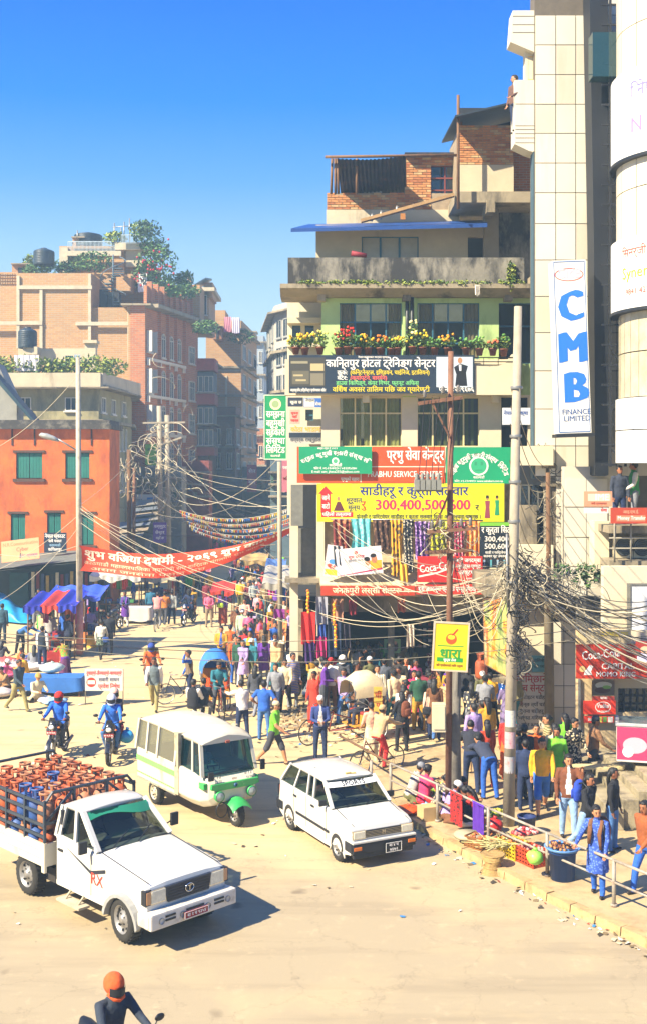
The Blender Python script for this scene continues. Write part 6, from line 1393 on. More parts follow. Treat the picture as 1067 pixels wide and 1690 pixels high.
def floral(name,c1,c2,sc_=18):
 if name in _M: return _M[name]
 m = mat(name,CL.get(c1,c1),rough=.9,var=.1); n,l = m.node_tree.nodes,m.node_tree.links; t = n.new('ShaderNodeTexCoord'); w = n.new('ShaderNodeTexVoronoi'); w.inputs['Scale'].default_value = sc_
 l.new(t.outputs['Object'],w.inputs['Vector']); r = n.new('ShaderNodeMix'); r.data_type = 'RGBA'; q = n.new('ShaderNodeMath'); q.operation = 'LESS_THAN'; q.inputs[1].default_value = .42; l.new(w.outputs['Distance'],q.inputs[0]); l.new(q.outputs[0],r.inputs[0]); r.inputs[6].default_value = (*hx(CL.get(c1,c1)),1); r.inputs[7].default_value = (*hx(CL.get(c2,c2)),1)
 l.new(r.outputs[2],n['Principled BSDF'].inputs['Base Color']); return m
def person(loc,face,pose,sex,top,bottom,label,hair='short',hatc=None,sleeve=None,inner=None,h=1.0,bulk=None,short=False,shorts=False,skirt=None,skirtc=None,shoe=None,group=None,shawl=None,vox=.02,skin=None,cat='person'):
 bulk = (.018 if sex == 'm' else .008) if bulk is None else bulk
 me,A = mann(pose,sex,bulk,short,shorts,inner is not None,vox)
 o = bpy.data.objects.new('person',me); COL.objects.link(o); o.location = loc; o.rotation_euler.z = R(face); o.scale = (h,h,h)
 tag(o,label,cat,group)
 T = fab(top); setm(o,[skin or SKN[rnd.randrange(3)],T,fab(bottom),fab(shoe) if shoe else SHOE,EYE,fab(inner) if inner else T,fab(sleeve) if sleeve else T,LIP])
 nm,hm_ = hat_mesh(hair,A); c = inst(nm,hm_,o); setm(c,[fab(hatc) if hatc and hair not in ('short','long','bun','braid','bald') else (mat('grey hair','#77726c',rough=.7) if hatc == 'greyhair' else HAIR),PLAS])
 if hair in ('cap','topi'): c2 = inst('hair',hat_mesh('bald',A)[1],o); setm(c2,[HAIR,HAIR])
 if skirt:
  k = {'kurta': (.52,.155,.20),'long': (.80,.150,.21),'coat': (.40,.165,.18),'short': (.46,.16,.22)}[skirt]
  s2 = inst('kurta_skirt' if skirt != 'long' else 'skirt',skirt_mesh(A,*k,skirt),o); setm(s2,[fab(skirtc or top)])
 if shawl:
  mb = MB(); P,U,F_ = A['P'],A['U'],A['Fw']; X = V(1,0,0)
  pts = [P+U*.10+X*-.12+F_*.15,P+U*.32+X*-.10+F_*.16,P+U*.50+X*-.10+F_*.04,P+U*.51-F_*.09,P+U*.50+X*.10+F_*.04,P+U*.30+X*.08+F_*.17,P+U*.02+X*.10+F_*.17]
  mb.tube(pts,[.03,.045,.05,.05,.05,.045,.03],8,ry=[.012,.02,.03,.03,.03,.02,.012]); mb.build('shawl',fab(shawl),o)
 return o
def PX(u,v,z=0.0): return G(u,v,z)
def HD(u,vh,top=1.66,z=0.0):                # feet position of somebody whose head shows at this height
 y = FPX*(CAMH-z-top)/(vh-HV); return V((u-CU)*y/FPX,y,z)
Z = PZ
P_ = person
# --- on the pavement, right foreground
w1 = P_(PX(985,1478,Z),-28,'rail','f',floral('blue leafy kurta','#2a4898','#5874b4',25),'blue','woman in a patterned blue kurta and brown scarf holding the railing','long',h=.96,skirt='kurta',shawl='brown',vox=.016)
P_(PX(1010,1404,Z),60,'stand','f','black','jeans','woman in a black top and blue jeans standing right before the steps','long',h=.97,vox=.016)
P_(PX(968,1412,Z),40,'walk','f','black','light_jeans','young woman in a black jacket and light jeans carrying a blue rucksack','long',h=.98,vox=.016)
P_(PX(937,1385,Z),-8,'phone','m','#6a3c22','light_jeans','man in an open brown leather jacket and faded jeans with a phone at his ear','short',inner='white',bulk=.02,h=1.03,vox=.016)
P_(PX(893,1345,Z),-4,'walk2','m','yellow','#2f62a8','man in a bright yellow jacket and knee length blue shorts walking on the pavement','short',shorts=True,bulk=.025,h=1.02,vox=.016)
P_(PX(866,1338,Z),172,'stand','m','navy','navy','boy in dark blue clothes seen from behind beside the concrete pole','short',h=.93,vox=.016)
P_(PX(855,1318,Z),10,'stand2','m','black','dark_grey','man in a black cap and black jacket behind the boy in dark blue','cap','black',h=1.0,bulk=.02)
P_(PX(884,1312,Z),-10,'stand','f','orange','orange','woman in an orange kurta behind the man in the yellow jacket','bun',skirt='kurta',h=.97)
P_(PX(978,1296,Z),95,'walk','m','#8a6444','dark_grey','man in a brown jacket and grey cap walking beside the ice cream freezer','topi','dark_grey',bulk=.02,h=1.0)
P_(PX(1066,1474,Z),-60,'walk2','m','#8a4a22','blue','man in a tan leather jacket and blue jeans at the right edge of the pavement','short',bulk=.02,h=1.0,vox=.016)
P_(PX(838,1288,Z),170,'stand','f','red','orange','woman in a red and orange sari half hidden by the concrete pole','bun',skirt='long',skirtc='orange',h=.97)
P_(PX(777,1308,Z),175,'bend2','m','#22242e','navy','man in a dark jacket with his back turned, looking down by the timber post','short',bulk=.02,h=1.02)
P_(PX(806,1318,Z),-160,'bend','m','#2c3244','blue','man in a dark cap and blue grey jacket bending low over the railing stalls','cap','black',bulk=.02,h=1.0)
P_(PX(803,1300,Z),200,'stand2','f','#b03a20','maroon','woman in a rust red shawl just behind the bending man in the cap','long',skirt='kurta',h=.95)
P_(PX(768,1186,0),150,'walk','m','black','black','man in black walking away with a black bag past the water jugs','short',h=.98)
P_(PX(790,1365,Z),-120,'ground2','f','red','orange','dark haired vendor in red sitting on the kerb behind the railing beside a purple cloth','long',h=.95)
P_(PX(697,1330,Z),130,'ground','f','hot_pink','red','woman wrapped in a bright pink shawl sitting on the pavement behind the white hatchback','bun',skirt='short',skirtc='red',h=1.0)
P_(PX(675,1322,Z),100,'ground2','m',stripes('black and white stripes','black','white',110),'olive','seated person in a striped top and grey cap next to the pink shawl','cap','grey',h=1.0)
P_(BK2.location+V(.0,-.12,.02),140,'cycle','m','beige','red','man in a beige patterned jacket and beige cap sitting astride a bicycle near the hatchback','cap','beige',bulk=.025,h=.98)
P_(PX(612,1262),-160,'stand2','f','#c99a80','cream','woman in a peach top standing just behind the seated man in the beige cap','bun',skirt='kurta',skirtc='cream',h=.96)
P_(PX(528,1255),5,'front','m','#2c3c70','navy','man in a white cap and blue white track jacket, hands together, behind the hatchback','topi','white',inner='white',bulk=.015,h=1.0,vox=.016)
P_(PX(452,1262),72,'walk','m','bright_green','dark_grey','man in a lime green shirt, shorts and white cap striding beside the minibus','topi','cream',short=True,shorts=True,h=1.0,vox=.016)
P_(PX(436,1222),170,'hips','m','blue','jeans','man in a royal blue T-shirt and jeans seen from behind above the minibus roof','short',short=True,h=1.0)
P_(PX(400,1220),-150,'reach','m','white','navy','man in a loose white shirt standing beside the fruit rickshaw','short',h=.98)
P_(PX(421,1183),165,'walk','f','dark_grey','grey','long haired woman in dark grey walking away between the rickshaw and the couple','long',h=.96)
P_(PX(456,1182),-12,'walk','m','grey','navy','man in a grey shirt walking with the man in the white shirt','short',h=1.0)
P_(PX(471,1174),-10,'walk2','m','cream','black','man in a cream shirt and black trousers walking beside the man in the grey shirt','short',h=1.0)
P_(PX(413,1118),8,'stand2','m','yellow','jeans','man in a yellow and blue jacket standing near the clothes stalls','short',sleeve='sky',h=1.0,bulk=.02)
P_(PX(389,1128),20,'stand','m','dark_grey','blue','man in a dark waistcoat over an orange shirt behind the blue hooded rickshaw','short',sleeve='orange',inner='orange',h=1.0)
P_(PX(366,1108),-5,'front','m','mustard','navy','man in a mustard jacket over a blue shirt, left of the orange shirted man','short',inner='blue',h=1.0,bulk=.02)
P_(PX(380,1100),170,'stand','f','orange','maroon','woman in an orange top right behind the mustard jacket','bun',h=.95)
P_(PX(404,1110),190,'stand','m','red','brown','man in red partly hidden by the yellow and blue jacket','short',h=.97)
P_(PX(255,1172),0,'walk','m','#5a6668','khaki','man in a grey waistcoat over a white shirt and khaki trousers walking toward the minibus','short',sleeve='white',h=1.02,vox=.016)
# riders
def rider(bike,face,off,pose,*a,**k):
 q = Matrix.Rotation(bike.rotation_euler.z,3,'Z') @ V(*off); return P_(bike.location+q,math.degrees(bike.rotation_euler.z)+face,pose,*a,**k)
rider(M1,0,(0,.18,0),'ride','m','#1f5ec0','dark_grey','rider in a red helmet and bright blue jacket on the left of two oncoming motorbikes','helmet','red',bulk=.02,vox=.016)
rider(M2,0,(0,.18,0),'ride','m','#2a68c4','jeans','rider in a pale helmet and sky blue jacket, right of two oncoming motorbikes','helmet','#aeb6cc',bulk=.02,vox=.016)
rider(M2,0,(.03,.50,0),'pillion','f','#2a2634','maroon','pillion passenger in dark clothes and a pale helmet behind the sky blue jacket','helmet','#c9a090',vox=.016)
rider(M3,0,(0,.18,0),'ride','m','orange','dark_grey','motorcyclist in an orange jacket and blue helmet behind the man in the grey waistcoat','helmet','#27408c',bulk=.015)
rider(M3,0,(.02,.50,0),'pillion','m','khaki','brown','pillion passenger in a khaki shirt and dark grey helmet behind the orange jacket','helmet','dark_grey')
rider(M4,0,(0,.18,0),'ride','m','navy','navy','motorcyclist in navy with a black helmet coming out of the far street','helmet','black')
rider(M4,0,(.02,.50,0),'pillion','m','mustard','brown','pillion passenger in mustard yellow on the motorbike from the far street','short')
rider(M5,0,(0,.18,0),'ride','m','#27303c','dark_grey','rider in an orange and black helmet at the bottom edge below the pickup','helmet','#c8501e',vox=.016)
rider(BK1,180,(0,.15,0),'cycle','m','#c98078','grey','cyclist in a salmon pink shirt riding away toward the far street','short')
BK1.rotation_euler.z = R(180)
rider(RK1,0,(0,-.42,.02),'perch','m','teal','dark_grey','rickshaw puller in teal resting on the saddle of the blue hooded rickshaw','short')
# others near the rickshaws
BK3 = bicycle(G(300,1160),R(-65),'bicycle leaning in front of the blue hooded rickshaw',group='bicycles')
P_(PX(313,1158),-70,'hand_up','m',stripes('checked waistcoat','#8a7458','#4c4438',60,0),'navy','man in a checked waistcoat with blue sleeves leaning on the bicycle handlebar','short',sleeve='blue',h=1.0)
P_(PX(318,1196),160,'bench','m','black','black','man in a black waistcoat and white sleeves sitting just above the minibus roof','short',sleeve='white',h=1.0)
P_(PX(336,1192),175,'bench','m','#22262e','grey','man in charcoal sitting to the right of the white sleeved man above the minibus roof','short',h=.98)
P_(PX(519,1200),-30,'hand_up','f','#b8321c','red','woman in a long brick red dress raising a hand to her hair beside the rickshaw','bun',skirt='long',skirtc='#b8321c',h=.98)
rider(RK2,0,(0,.50,.28),'bench','m','#24242c','#2a3044','man in black lounging on the seat of the cream hooded rickshaw','short',h=.98)
P_(PX(506,1158),60,'squat','m',stripes('dark check shirt','#2c3038','#7a8084',60,0),'navy','man in a dark checked shirt crouching between the market stall and the parked motorbikes','short',h=1.0)
P_(PX(658,1180),165,'stand','m','#2c2620','jeans','man in a dark brown jacket and jeans, back turned, by the parked motorbikes','short',h=1.08,bulk=.02)
P_(PX(690,1206),190,'stand2','m','dark_green','mustard','man in a dark green jumper and mustard trousers seen from behind','short',h=1.03)
P_(PX(711,1220),168,'walk','f','#c9a890','jeans','woman in a pale pink cardigan walking away with a black shoulder bag','bun',h=.97,bulk=.015)
P_(PX(662,1240),-150,'stand2','f','black','black','girl dressed all in black with a brown rucksack standing on the forecourt','long',skirt='coat',h=.96)
P_(HD(633,1088),175,'stand','m','#4a4e56','navy','man in a slate grey jacket seen from behind by the shop front','short')
P_(HD(670,1086),-20,'stand','f','orange','orange','woman in orange with a white scarf in front of the dark shop','bun',skirt='kurta',shawl='white')
P_(HD(684,1090),30,'stand','f','pink','pink','woman in pink right of the woman in orange at the dark shop','long',skirt='kurta')
P_(HD(704,1102),170,'bend2','m','maroon','dark_grey','man in a maroon jacket stooping beside a light blue sack','cap','black')
P_(HD(602,1072),10,'stand','f','#a8744a','brown','woman in a tan shawl standing in the dark shop doorway','long',skirt='long',skirtc='brown',shawl='tan')
P_(HD(565,1084),-20,'stand','m','dark_grey','black','man in a white helmet and dark jacket among the parked motorbikes','helmet','white')
P_(HD(489,1064),160,'bend2','m','navy','navy','man in a navy padded coat stooping at the market stall','cap','grey',bulk=.03)
P_(HD(480,1070),120,'stand2','m','white','grey','man in a white pullover left of the navy padded coat','short')
P_(HD(454,1046),10,'hand_up','m','#c9bca4','beige','man in a long pale tunic drinking in front of the orange market stall','short',skirt='kurta')
P_(HD(451,1020),0,'stand','f','orange','dark_green','stall keeper in orange and green behind the goods table','bun',shawl='dark_green')
# left side
P_(PX(30,1174),60,'walk','m','#34424a','khaki','man in a slate jacket and khaki trousers walking at the left market','short',h=1.0)
P_(PX(60,1156),40,'ground','m','cream','cream','man in a mustard turban and cream clothes sitting on the ground beside the blue table','turban','#a88440')
P_(PX(108,1124),-150,'bend2','f',floral('green flowered sari','#6a8a2c','#c8641e',14),'purple','woman in a green and orange flowered sari stooping over the blue table','bun',skirt='long',skirtc='#5a2c50',h=.93)
P_(PX(70,1108),165,'stand','m','#1e2834','navy','man in a dark waistcoat and white shirt standing at the cloth market','short',sleeve='white',h=1.0)
P_(PX(113,1086),150,'stand2','m','#1c2438','black','tall man in dark clothes with a white bag beside the lamp post stall','short',h=1.03)
P_(PX(167,1090),175,'walk','f','#c9c4b0','black','woman in a white top and dark floral skirt walking away with a blue shoulder bag','short',skirt='short',skirtc=floral('dark floral skirt','#23302c','#7a8a6c',20),h=.98)
P_(PX(180,1080),-170,'phone','m','#20242c','dark_grey','man in a dark jacket with a phone standing beside the woman in the floral skirt','short',h=1.0)
P_(PX(34,1080),60,'bend','m','#2a5a90','black','man in a blue jumper bent over the sacks at the left stall','short')
P_(PX(30,1100),100,'ground','f','orange','red','child in orange sitting among the cloth piles','short',h=.8)
P_(PX(4,1062),170,'stand','m','#22404c','#1c3040','man in dark teal standing at the far left edge','short',h=1.02)
P_(PX(207,1034),-5,'front','f','#3a4a70','white','woman in a purple scarf and pale trousers standing before the white covered table','bun',skirt='kurta',skirtc='purple',shawl='purple')
P_(PX(12,1140),-30,'ground2','f','tan','brown','woman in tan sitting at the left edge beside the cloth piles','bun')
P_(PX(272,1032),175,'walk','m','#a8641e','dark_grey','man in ochre walking away to the right of the cyclist','short')
P_(PX(284,1031),180,'walk2','m','#8a8c84','navy','man in a grey shirt walking away at the right of the cyclist group','short')
P_(PX(249,1024),178,'walk','m','#1f5a70','navy','man in a teal shirt walking away left of the cyclist','short')
P_(PX(262,1014),178,'walk2','m','navy','navy','man in navy walking ahead of the cyclist','short')
P_(PX(345,1035),10,'front','f','#c9607c','#8a7a60','woman in a pink cardigan standing right of the far motorbike','long')
P_(PX(341,1012),170,'stand','f','maroon','dark_grey','woman in maroon further up the street behind the pink cardigan','bun',skirt='kurta')
P_(PX(368,1033),175,'stand','f','#4a2a6c','maroon','woman in violet with a lime green bag walking up the street','long',skirt='long',skirtc='#8a3a20')
P_(PX(404,1050),0,'stand2','m',stripes('red and white stripes','orange','white',60),'dark_green','man in an orange and white striped jumper by the first clothes stall','short',bulk=.02)
P_(PX(426,1037),5,'stand','f',floral('pink floral kurta','#c88a94','#e0b8b8',22),'#c09aa0','woman in a long pale pink flowered kurta by the clothes stall','long',skirt='kurta',skirtc='#c88a94')
# balcony and roof
P_(V(*W(1021,872,31.2)),8,'stand','m','#2c3240','navy','young man in a dark jacket leaning on the balcony beside the round tower','short',h=1.0)
P_(V(*W(1045,872,31.4)),-90,'stand2','m','#2a8a3c','grey','man in a green and white jacket turned left on the balcony beside the round tower','short',sleeve='white',h=1.08)
P_(V(W(848,130,33.4).x,33.4,W(0,126,33.4).z-1.66),-60,'stand2','m','#5a4038','navy','man looking down over the high balcony at the left of the tiled tower','short')
# drivers
q = Matrix.Rotation(pk_r,3,'Z'); P_(PK.location+q @ V(-.38,.22,.42),44.7,'bench','m','#5a4a58','navy','driver of the pickup truck with his elbow at the open window','short')
q = Matrix.Rotation(hb_r,3,'Z'); P_(HB.location+q @ V(-.33,.22,.08),27,'bench','m','#8a3a48','navy','driver of the white hatchback in a dark red shirt','short',h=.98)
q = Matrix.Rotation(tp_r,3,'Z'); P_(TP.location+q @ V(-.2,-.35,.38),35,'bench','m','#5a8c98','navy','driver of the three wheeled minibus in a pale blue shirt','short',h=.9)
# --- the crowd up the street and round the stalls
used = set(); CN = [k for k in CL if k not in ('light_jeans','jeans','sky')]; BN = ['black','navy','jeans','grey','brown','beige','white','khaki','maroon','dark_grey','teal','olive']
def crowd(n_,ufn,where,group,poses=('stand','walk','walk2','stand2','front'),vox=.03):
 for _ in range(n_):
  for _t in range(50):
   t_,b_ = rnd.choice(CN),rnd.choice(BN); sx_ = rnd.choice('mf'); pz = rnd.choice(poses); k = (t_,b_,where,sx_)
   if k not in used: break
  used.add(k); p = ufn(); fc = rnd.choice((0,180,180,15,-20,165,200,90,-90))
  sk = sx_ == 'f' and rnd.random() < .5
  lb_ = '%s in %s %s and %s %s %s' % ('man' if sx_ == 'm' else 'woman',t_.replace('_',' '),'shirt' if sx_ == 'm' else 'kurta' if sk else 'top',b_.replace('_',' ').replace('jeans','denim'),'trousers',where)
  tm = stripes('striped '+t_,t_,rnd.choice(('white','black','beige')),rnd.choice((40,70)),rnd.choice((0,2))) if rnd.random() < .2 else floral('printed '+t_,t_,'cream',rnd.choice((12,20))) if sx_ == 'f' and rnd.random() < .4 else t_
  P_(p,fc+rnd.uniform(-15,15),pz,sx_,tm,b_,lb_,rnd.choice(('short','short','cap')) if sx_ == 'm' else rnd.choice(('long','bun')),rnd.choice(('black','white','red')),skirt='kurta' if sk else None,h=rnd.uniform(.93,1.04),group=group,vox=.02)
crowd(84,lambda: PX(rnd.triangular(372,478,430),rnd.uniform(925,1020)),'in the street crowd by the corner building','people crowding the street beside the corner building')
crowd(40,lambda: PX(rnd.uniform(330,472),rnd.uniform(893,928)),'far up the shaded street','people far up the shaded street')
crowd(30,lambda: PX(rnd.uniform(165,345),rnd.uniform(948,1005)),'by the stalls below the red banner','people at the stalls below the red banner')
crowd(22,lambda: PX(rnd.uniform(480,720),rnd.uniform(1128,1158)),'at the shop front behind parked motorbikes','people at the shop front')
crowd(12,lambda: PX(rnd.uniform(480,640),rnd.uniform(1165,1200)),'around the cream hooded rickshaw','people round the cream hooded rickshaw')
crowd(9,lambda: PX(rnd.uniform(425,480),rnd.uniform(1040,1075)),'browsing at the middle clothes stall','people at the middle stalls')
crowd(14,lambda: PX(rnd.uniform(60,160),rnd.uniform(1030,1080)),'around the lamp post stalls','people round the lamp post stalls')
crowd(26,lambda: PX(rnd.uniform(385,500),rnd.uniform(1060,1135)),'in the middle of the square','people in the middle of the square')
crowd(14,lambda: PX(rnd.uniform(640,745),rnd.uniform(1165,1225)),'on the forecourt left of the poles','people on the forecourt')
crowd(9,lambda: PX(rnd.uniform(770,850),rnd.uniform(1200,1275),Z),'between the poles and the water jugs','people near the water jugs')
crowd(7,lambda: PX(rnd.uniform(842,965),rnd.uniform(1292,1335),Z),'on the pavement behind the yellow jacket','people on the right pavement')
crowd(5,lambda: PX(rnd.uniform(700,775),rnd.uniform(1335,1368),Z),'sitting by the kerb railing','vendors sitting by the railing',('ground','ground2','squat'))
crowd(4,lambda: PX(rnd.uniform(0,60),rnd.uniform(1090,1130)),'sitting among the cloth piles','people sitting among the cloth piles',('ground','squat','ground2'))
bpy.data.scenes.remove(_tmp)
# ================================================================== signs
def psign(label,u0,v0,u1,v1,y,col,lines=(),name='shop_sign',shapes=None,**k):
 a,b_ = W(u0,v1,y),W(u1,v0,y); w,h = b_.x-a.x,b_.z-a.z; s_ = y/FPX
 L = [(q[0],(q[1]-u0)/(u1-u0),(v1-q[2])/(v1-v0),q[3]*s_,q[4],(q[5]*s_/w if len(q) > 5 and q[5] else None),q[6] if len(q) > 6 else None,q[7] if len(q) > 7 else None,q[8] if len(q) > 8 else None) for q in lines]
 sh = [(c,[((u-u0)/(u1-u0),(v1-v)/(v1-v0)) for u,v in p]) for c,p in (shapes or [])]
 return sign(name,label,tuple(a),w,h,col,L,shapes=sh,**k)
def pe(u,v,ru,rv,n=18): return [(u+ru*math.cos(2*math.pi*i/n),v-rv*math.sin(2*math.pi*i/n)) for i in range(n)]
def pr(u0,v0,u1,v1): return [(u0,v1),(u1,v1),(u1,v0),(u0,v0)]
def ring_(u,v,ru,rv,t_,n=20):
 return [[(u+ru*math.cos(a),v+rv*math.sin(a)),(u+ru*math.cos(b_),v+rv*math.sin(b_)),(u+(ru-t_)*math.cos(b_),v+(rv-t_)*math.sin(b_)),(u+(ru-t_)*math.cos(a),v+(rv-t_)*math.sin(a))] for a,b_ in [(-2*math.pi*i/n,-2*math.pi*(i+1)/n) for i in range(n)]]
WH,YE,GR,RD = '#e6e2d6','#d8c020','#5cb060','#c8281c'
def arc_text(txt,cu_,cv,ru,a0,a1,h,colr):
 n_ = len(txt); out = []
 for i,ch_ in enumerate(txt):
  a = R(a0+(a1-a0)*i/max(1,n_-1)); out.append((ch_,cu_-ru*math.cos(a),cv-ru*math.sin(a),h,colr,None,'C',1,math.pi/2-a))
 return out
fig = lambda u,v,s_,c1,c2,sk='#a87850': [(c1,[(u-3*s_,v+14*s_),(u+3*s_,v+14*s_),(u+2.2*s_,v+2*s_),(u+2.8*s_,v-5*s_),(u-2.6*s_,v-5*s_),(u-1.8*s_,v+2*s_)]),(sk,pe(u,v-8*s_,1.6*s_,2.4*s_,10)),(c2,[(u-1.8*s_,v-8*s_),(u+1.8*s_,v-8*s_),(u+1.4*s_,v-11*s_),(u-1.4*s_,v-11*s_)])]
psign('long navy banner of the hotel training centre along the third floor balcony',477,586,782,649,37.25,'#1c2b3a',[
 ('कािन्तपुर होटल ट्रेिनङ्ग सेन्टर',627,600,13,WH,180),('कूक:',556,615,7,WH,None,'L'),('(किन्टनेन्टल, इिण्डयन, चाईिनज, इटािलयन)',577,615,7,YE,130,'L'),('वेटर:',556,624,7,WH,None,'L'),('(क्याप्टेन, बारमेन)',577,624,7,'#d86050',60,'L'),
 ('हाउस िकिपङ्ग, केयर िगभर, फ्रन्ट अिफस',622,632.5,7,'#70c070',136),('विशेष अवसर तािलम पिछ जव ग्यारेण्टी',628,643,8,YE,170),('अत्याधुनिक हािर्डिनङ्ग प्रयोगशाला सिहत',508,644,4.5,WH,58),('फोन: ४२३९६७६',752,643,8,WH,58),('नेपाल सरकारबाट मान्यता प्राप्त',615,589.5,3,WH,60)],
 name='banner',shapes=[('#3d3c34',pr(478.5,590,536,638)),('#8a8468',pr(480,596,508,600)),('#b0a074',pr(512,600,534,612)),('#5e5a48',pr(482,612,510,634)),('#a89a70',pr(484,618,500,621)),('#a89a70',pr(488,626,505,629)),('#77705a',pr(512,616,534,636)),('#b9c4cc',pr(719,589,779,639)),('#e0e0e0',pr(724,600,742,603)),('#101216',[(750,637),(770,637),(768,615),(771,604),(758,600),(748,606),(752,618)]),('#a87850',pe(758,595,4,5,12)),('#e8e8e8',[(757,612),(760,612),(760,602),(756,602)])])
psign('tall green vertical signboard of the cooperative jutting out over the street',437,653,472,757,40.5,'#128a52',[(s_,454.5,v,11,WH,31) for s_,v in (('सम्झना',684),('बहुमुखी',699),('सहकारी',714),('संस्था',728),('िलिमटेड',743))] + [('काठमाडौं',454.5,752.5,3.5,WH,20)],t=.3,frame='#b8c8b0',shapes=[('#d9cfa4',pe(454.5,667,9.5,9.5)),('#8aa070',pe(454.5,667,6,6))])
psign('blue and white small sign on the whitewashed wing',501,657,534,672,38.9,'#3a68b8',[('सेवा',525,667,5,WH),('नेपाल',511,661,5,'#203050',16)],shapes=[('#d9d6cc',pr(502,658,519,671))])
psign('dark blue small poster left of the blue and white one',475,656,500,671,38.9,'#2a3448',[('खुला छ',488,664,5,WH,20)])
psign('pale pink notice board on the whitewashed wing',478,676,495,700,38.9,'#c99a88',[('सूचना',486,682,4,RD,14),('यहाँ',486,688,4,RD,12),('पाइन्छ',486,694,4,RD,13)])
psign('cream sign with a yellow headline under the balcony wing',476,703,534,733,38.8,'#b8b4a4',[('कोठा भाडामा',505,709,8,'#d8a818',52),('९८४१ ४२२१ ७७',505,718,5,'#202830',52),('सम्पर्क राख्नुहोला',505,726,6,'#2a3440',52)],shapes=[('#22303c',pr(477,714,533,722.5))])
A_ = 37.4
psign('green cooperative signboard at the left of the shop sign row',493,737,613,782,A_-.15,'#108a5c',arc_text('सम्झना बहुमुखी सहकारी संस्था लि',553,860,112,62,118,7,WH) + [('काठमाडौं',553,768,4.5,WH,40),('फोन नं. ०१-२२०७९१० / ०१२३९५१७०',553,773,4,WH,70),('E-mail: sam_jhana255@yahoo.com',553,778.5,4,WH,82),('संस्था दर्ता नं. ४२१३',540,740,3,WH,60)],shapes=[('#d9e0cc',pe(553,761,6,6)),('#4aa070',pe(553,761,3.6,3.6))])
psign('orange service centre signboard between two green boards',490,737,733,797,A_,'#c84a18',[('प्रभु सेवा केन्द्र',684,752,17,WH,94),('PRABHU SERVICE CENTRE',667,783,10,WH,122),('प्रभुको सहारा',577,791,5.5,WH,30)],shapes=[('#d9d0b8',pr(594,769.5,732,771)),('#d9d0b8',pr(594,771,595.5,796))])
psign('green cooperative signboard with a big round emblem at the right',735,738,843,798,A_-.05,'#109060',arc_text('सम्झना बहुमुखी सहकारी संस्था िलिमटेड',789,800,48,22,158,8,WH) + [('काठमाडौं',789,788,4,WH,26),('फोन: ०१-२२०७९१० www.sahakari.com.np',789,794,3.5,WH,84)],shapes=[('#d9dccc',pe(789,769,16,16,24)),('#30a070',pe(789,769,13,13,24)),('#d9dccc',pe(789,769,12,12,24)),('#2a8a60',pr(782,762,786,768)),('#2a8a60',pr(792,762,796,768)),('#2a8a60',pr(783,775,795,777))])
psign('bright yellow sari shop banner with big red prices',523,798,831,861,A_-.1,'#d8d010',[('साडीहरू र कुर्ता सलवार',682,811,15,'#1c2a78',250),('जाने',537,822,8,WH,12),('बाटो',537,836,8,WH,12),('पिहलो तल्लामा',555,849,6,WH,48),('शुरूवात',583,826,8,'#2a2a50',26),('मूल्य',583,838,8,'#2a2a50',20),('रु',599,833,12,RD),('300,400,500,600',696,834,17,'#c01850',178,'C',2),('र',786,838,10,'#1a1a30'),('फेन्सी र पािर्टवेयर साडीहरू र कुर्ता सलवार सुटस अरू मूल्यमा पाइन्छ ।',690,853,6.5,'#1a2a30',205)],
  name='banner',shapes=[('#c02020',[(529,846),(545,846),(545,815),(529,815)]),('#c02020',[(525,815),(549,815),(537,802)]),('#c02020',pr(530,845,582,853.5)),('#5a2028',[(550,843),(568,843),(561,828),(556,828)]),('#a87850',pe(558,823,2.5,3.5,10))] + fig(803,834,1.5,'#8a3a48','#1c1410') + fig(819,832,1.3,'#1f8a58','#1c1410'))
psign('black sari shop panel with white numerals right of the hanging cloths',790,862,842,946,36.9,'#16202a',[('र कुर्ता िसट',817,875,10,WH,48),('300,400',818,890,9,WH,46),('500,600',818,902,9,WH,46),('साडी र पािर्टवेयर',817,912,4,WH,44),('सलवार सुट उपलब्ध',817,918,4,WH,44),('पहिलो तल्ला काठमाडौं',816,941,4,'#202020',48)],shapes=[('#c9c09a',pr(791,937,841,945)),('#70b030',pr(791,862,841,868))] + sum([fig(798+i*11,927,.62,c_,'#1c1410') for i,c_ in enumerate(('#8aa0b8','#5aa0a8','#9ab0c0','#80b0b8'))],[]))
psign('white jewellery poster with a smiling couple propped on the awning',556,907,632,952,36.85,'#d9d4d0',[('शुभ विवाह',590,922,5,'#c04040',30),('सुनचाँदी पसल',588,928,3.5,'#808080',30)],name='poster',tilt=R(-5),shapes=[('#c9a020',pr(612,930,631,945)),('#b87850',pe(608,932,4.5,6,12)),('#b87850',pe(619,928,5,7,12)),('#181412',pe(607,927,5,4,12)),('#181412',pe(618,922,5,3.5,12)),('#b02050',[(557,951),(631,943),(631,946),(557,951.5)]),('#d03030',pe(590,915,3,3,8))])
psign('white and yellow poster lying left of the jewellery poster',533,898,558,950,36.9,'#cfc4c0',[('नयाँ',545,935,5,RD,18)],name='poster',tilt=R(8),shapes=[('#d8c020',pr(535,938,556,947)),('#4a8ac0',pe(545,925,6,4)),('#c05030',pe(541,932,4,3))])
psign('red cola drink sign with looping white script',688,918,749,961,36.7,'#b8221a',[('Coca-Cola',719,936,13,WH,56,'C',1,R(8))],shapes=[('#d8d0c0',[(690,950),(720,944),(747,934),(747,937),(720,947),(690,953)])])
psign('red sweets and fast food sign beside the cola sign',749,918,795,961,36.72,'#b8281c',[('श्री जगदम्बा',772,925,6.5,WH,40),('स्वीट्स एण्ड',772,935,6.5,WH,40),('फाष्टफुड',772,945,7,WH,34),('काठमाडौं',775,955,3,WH,20)])
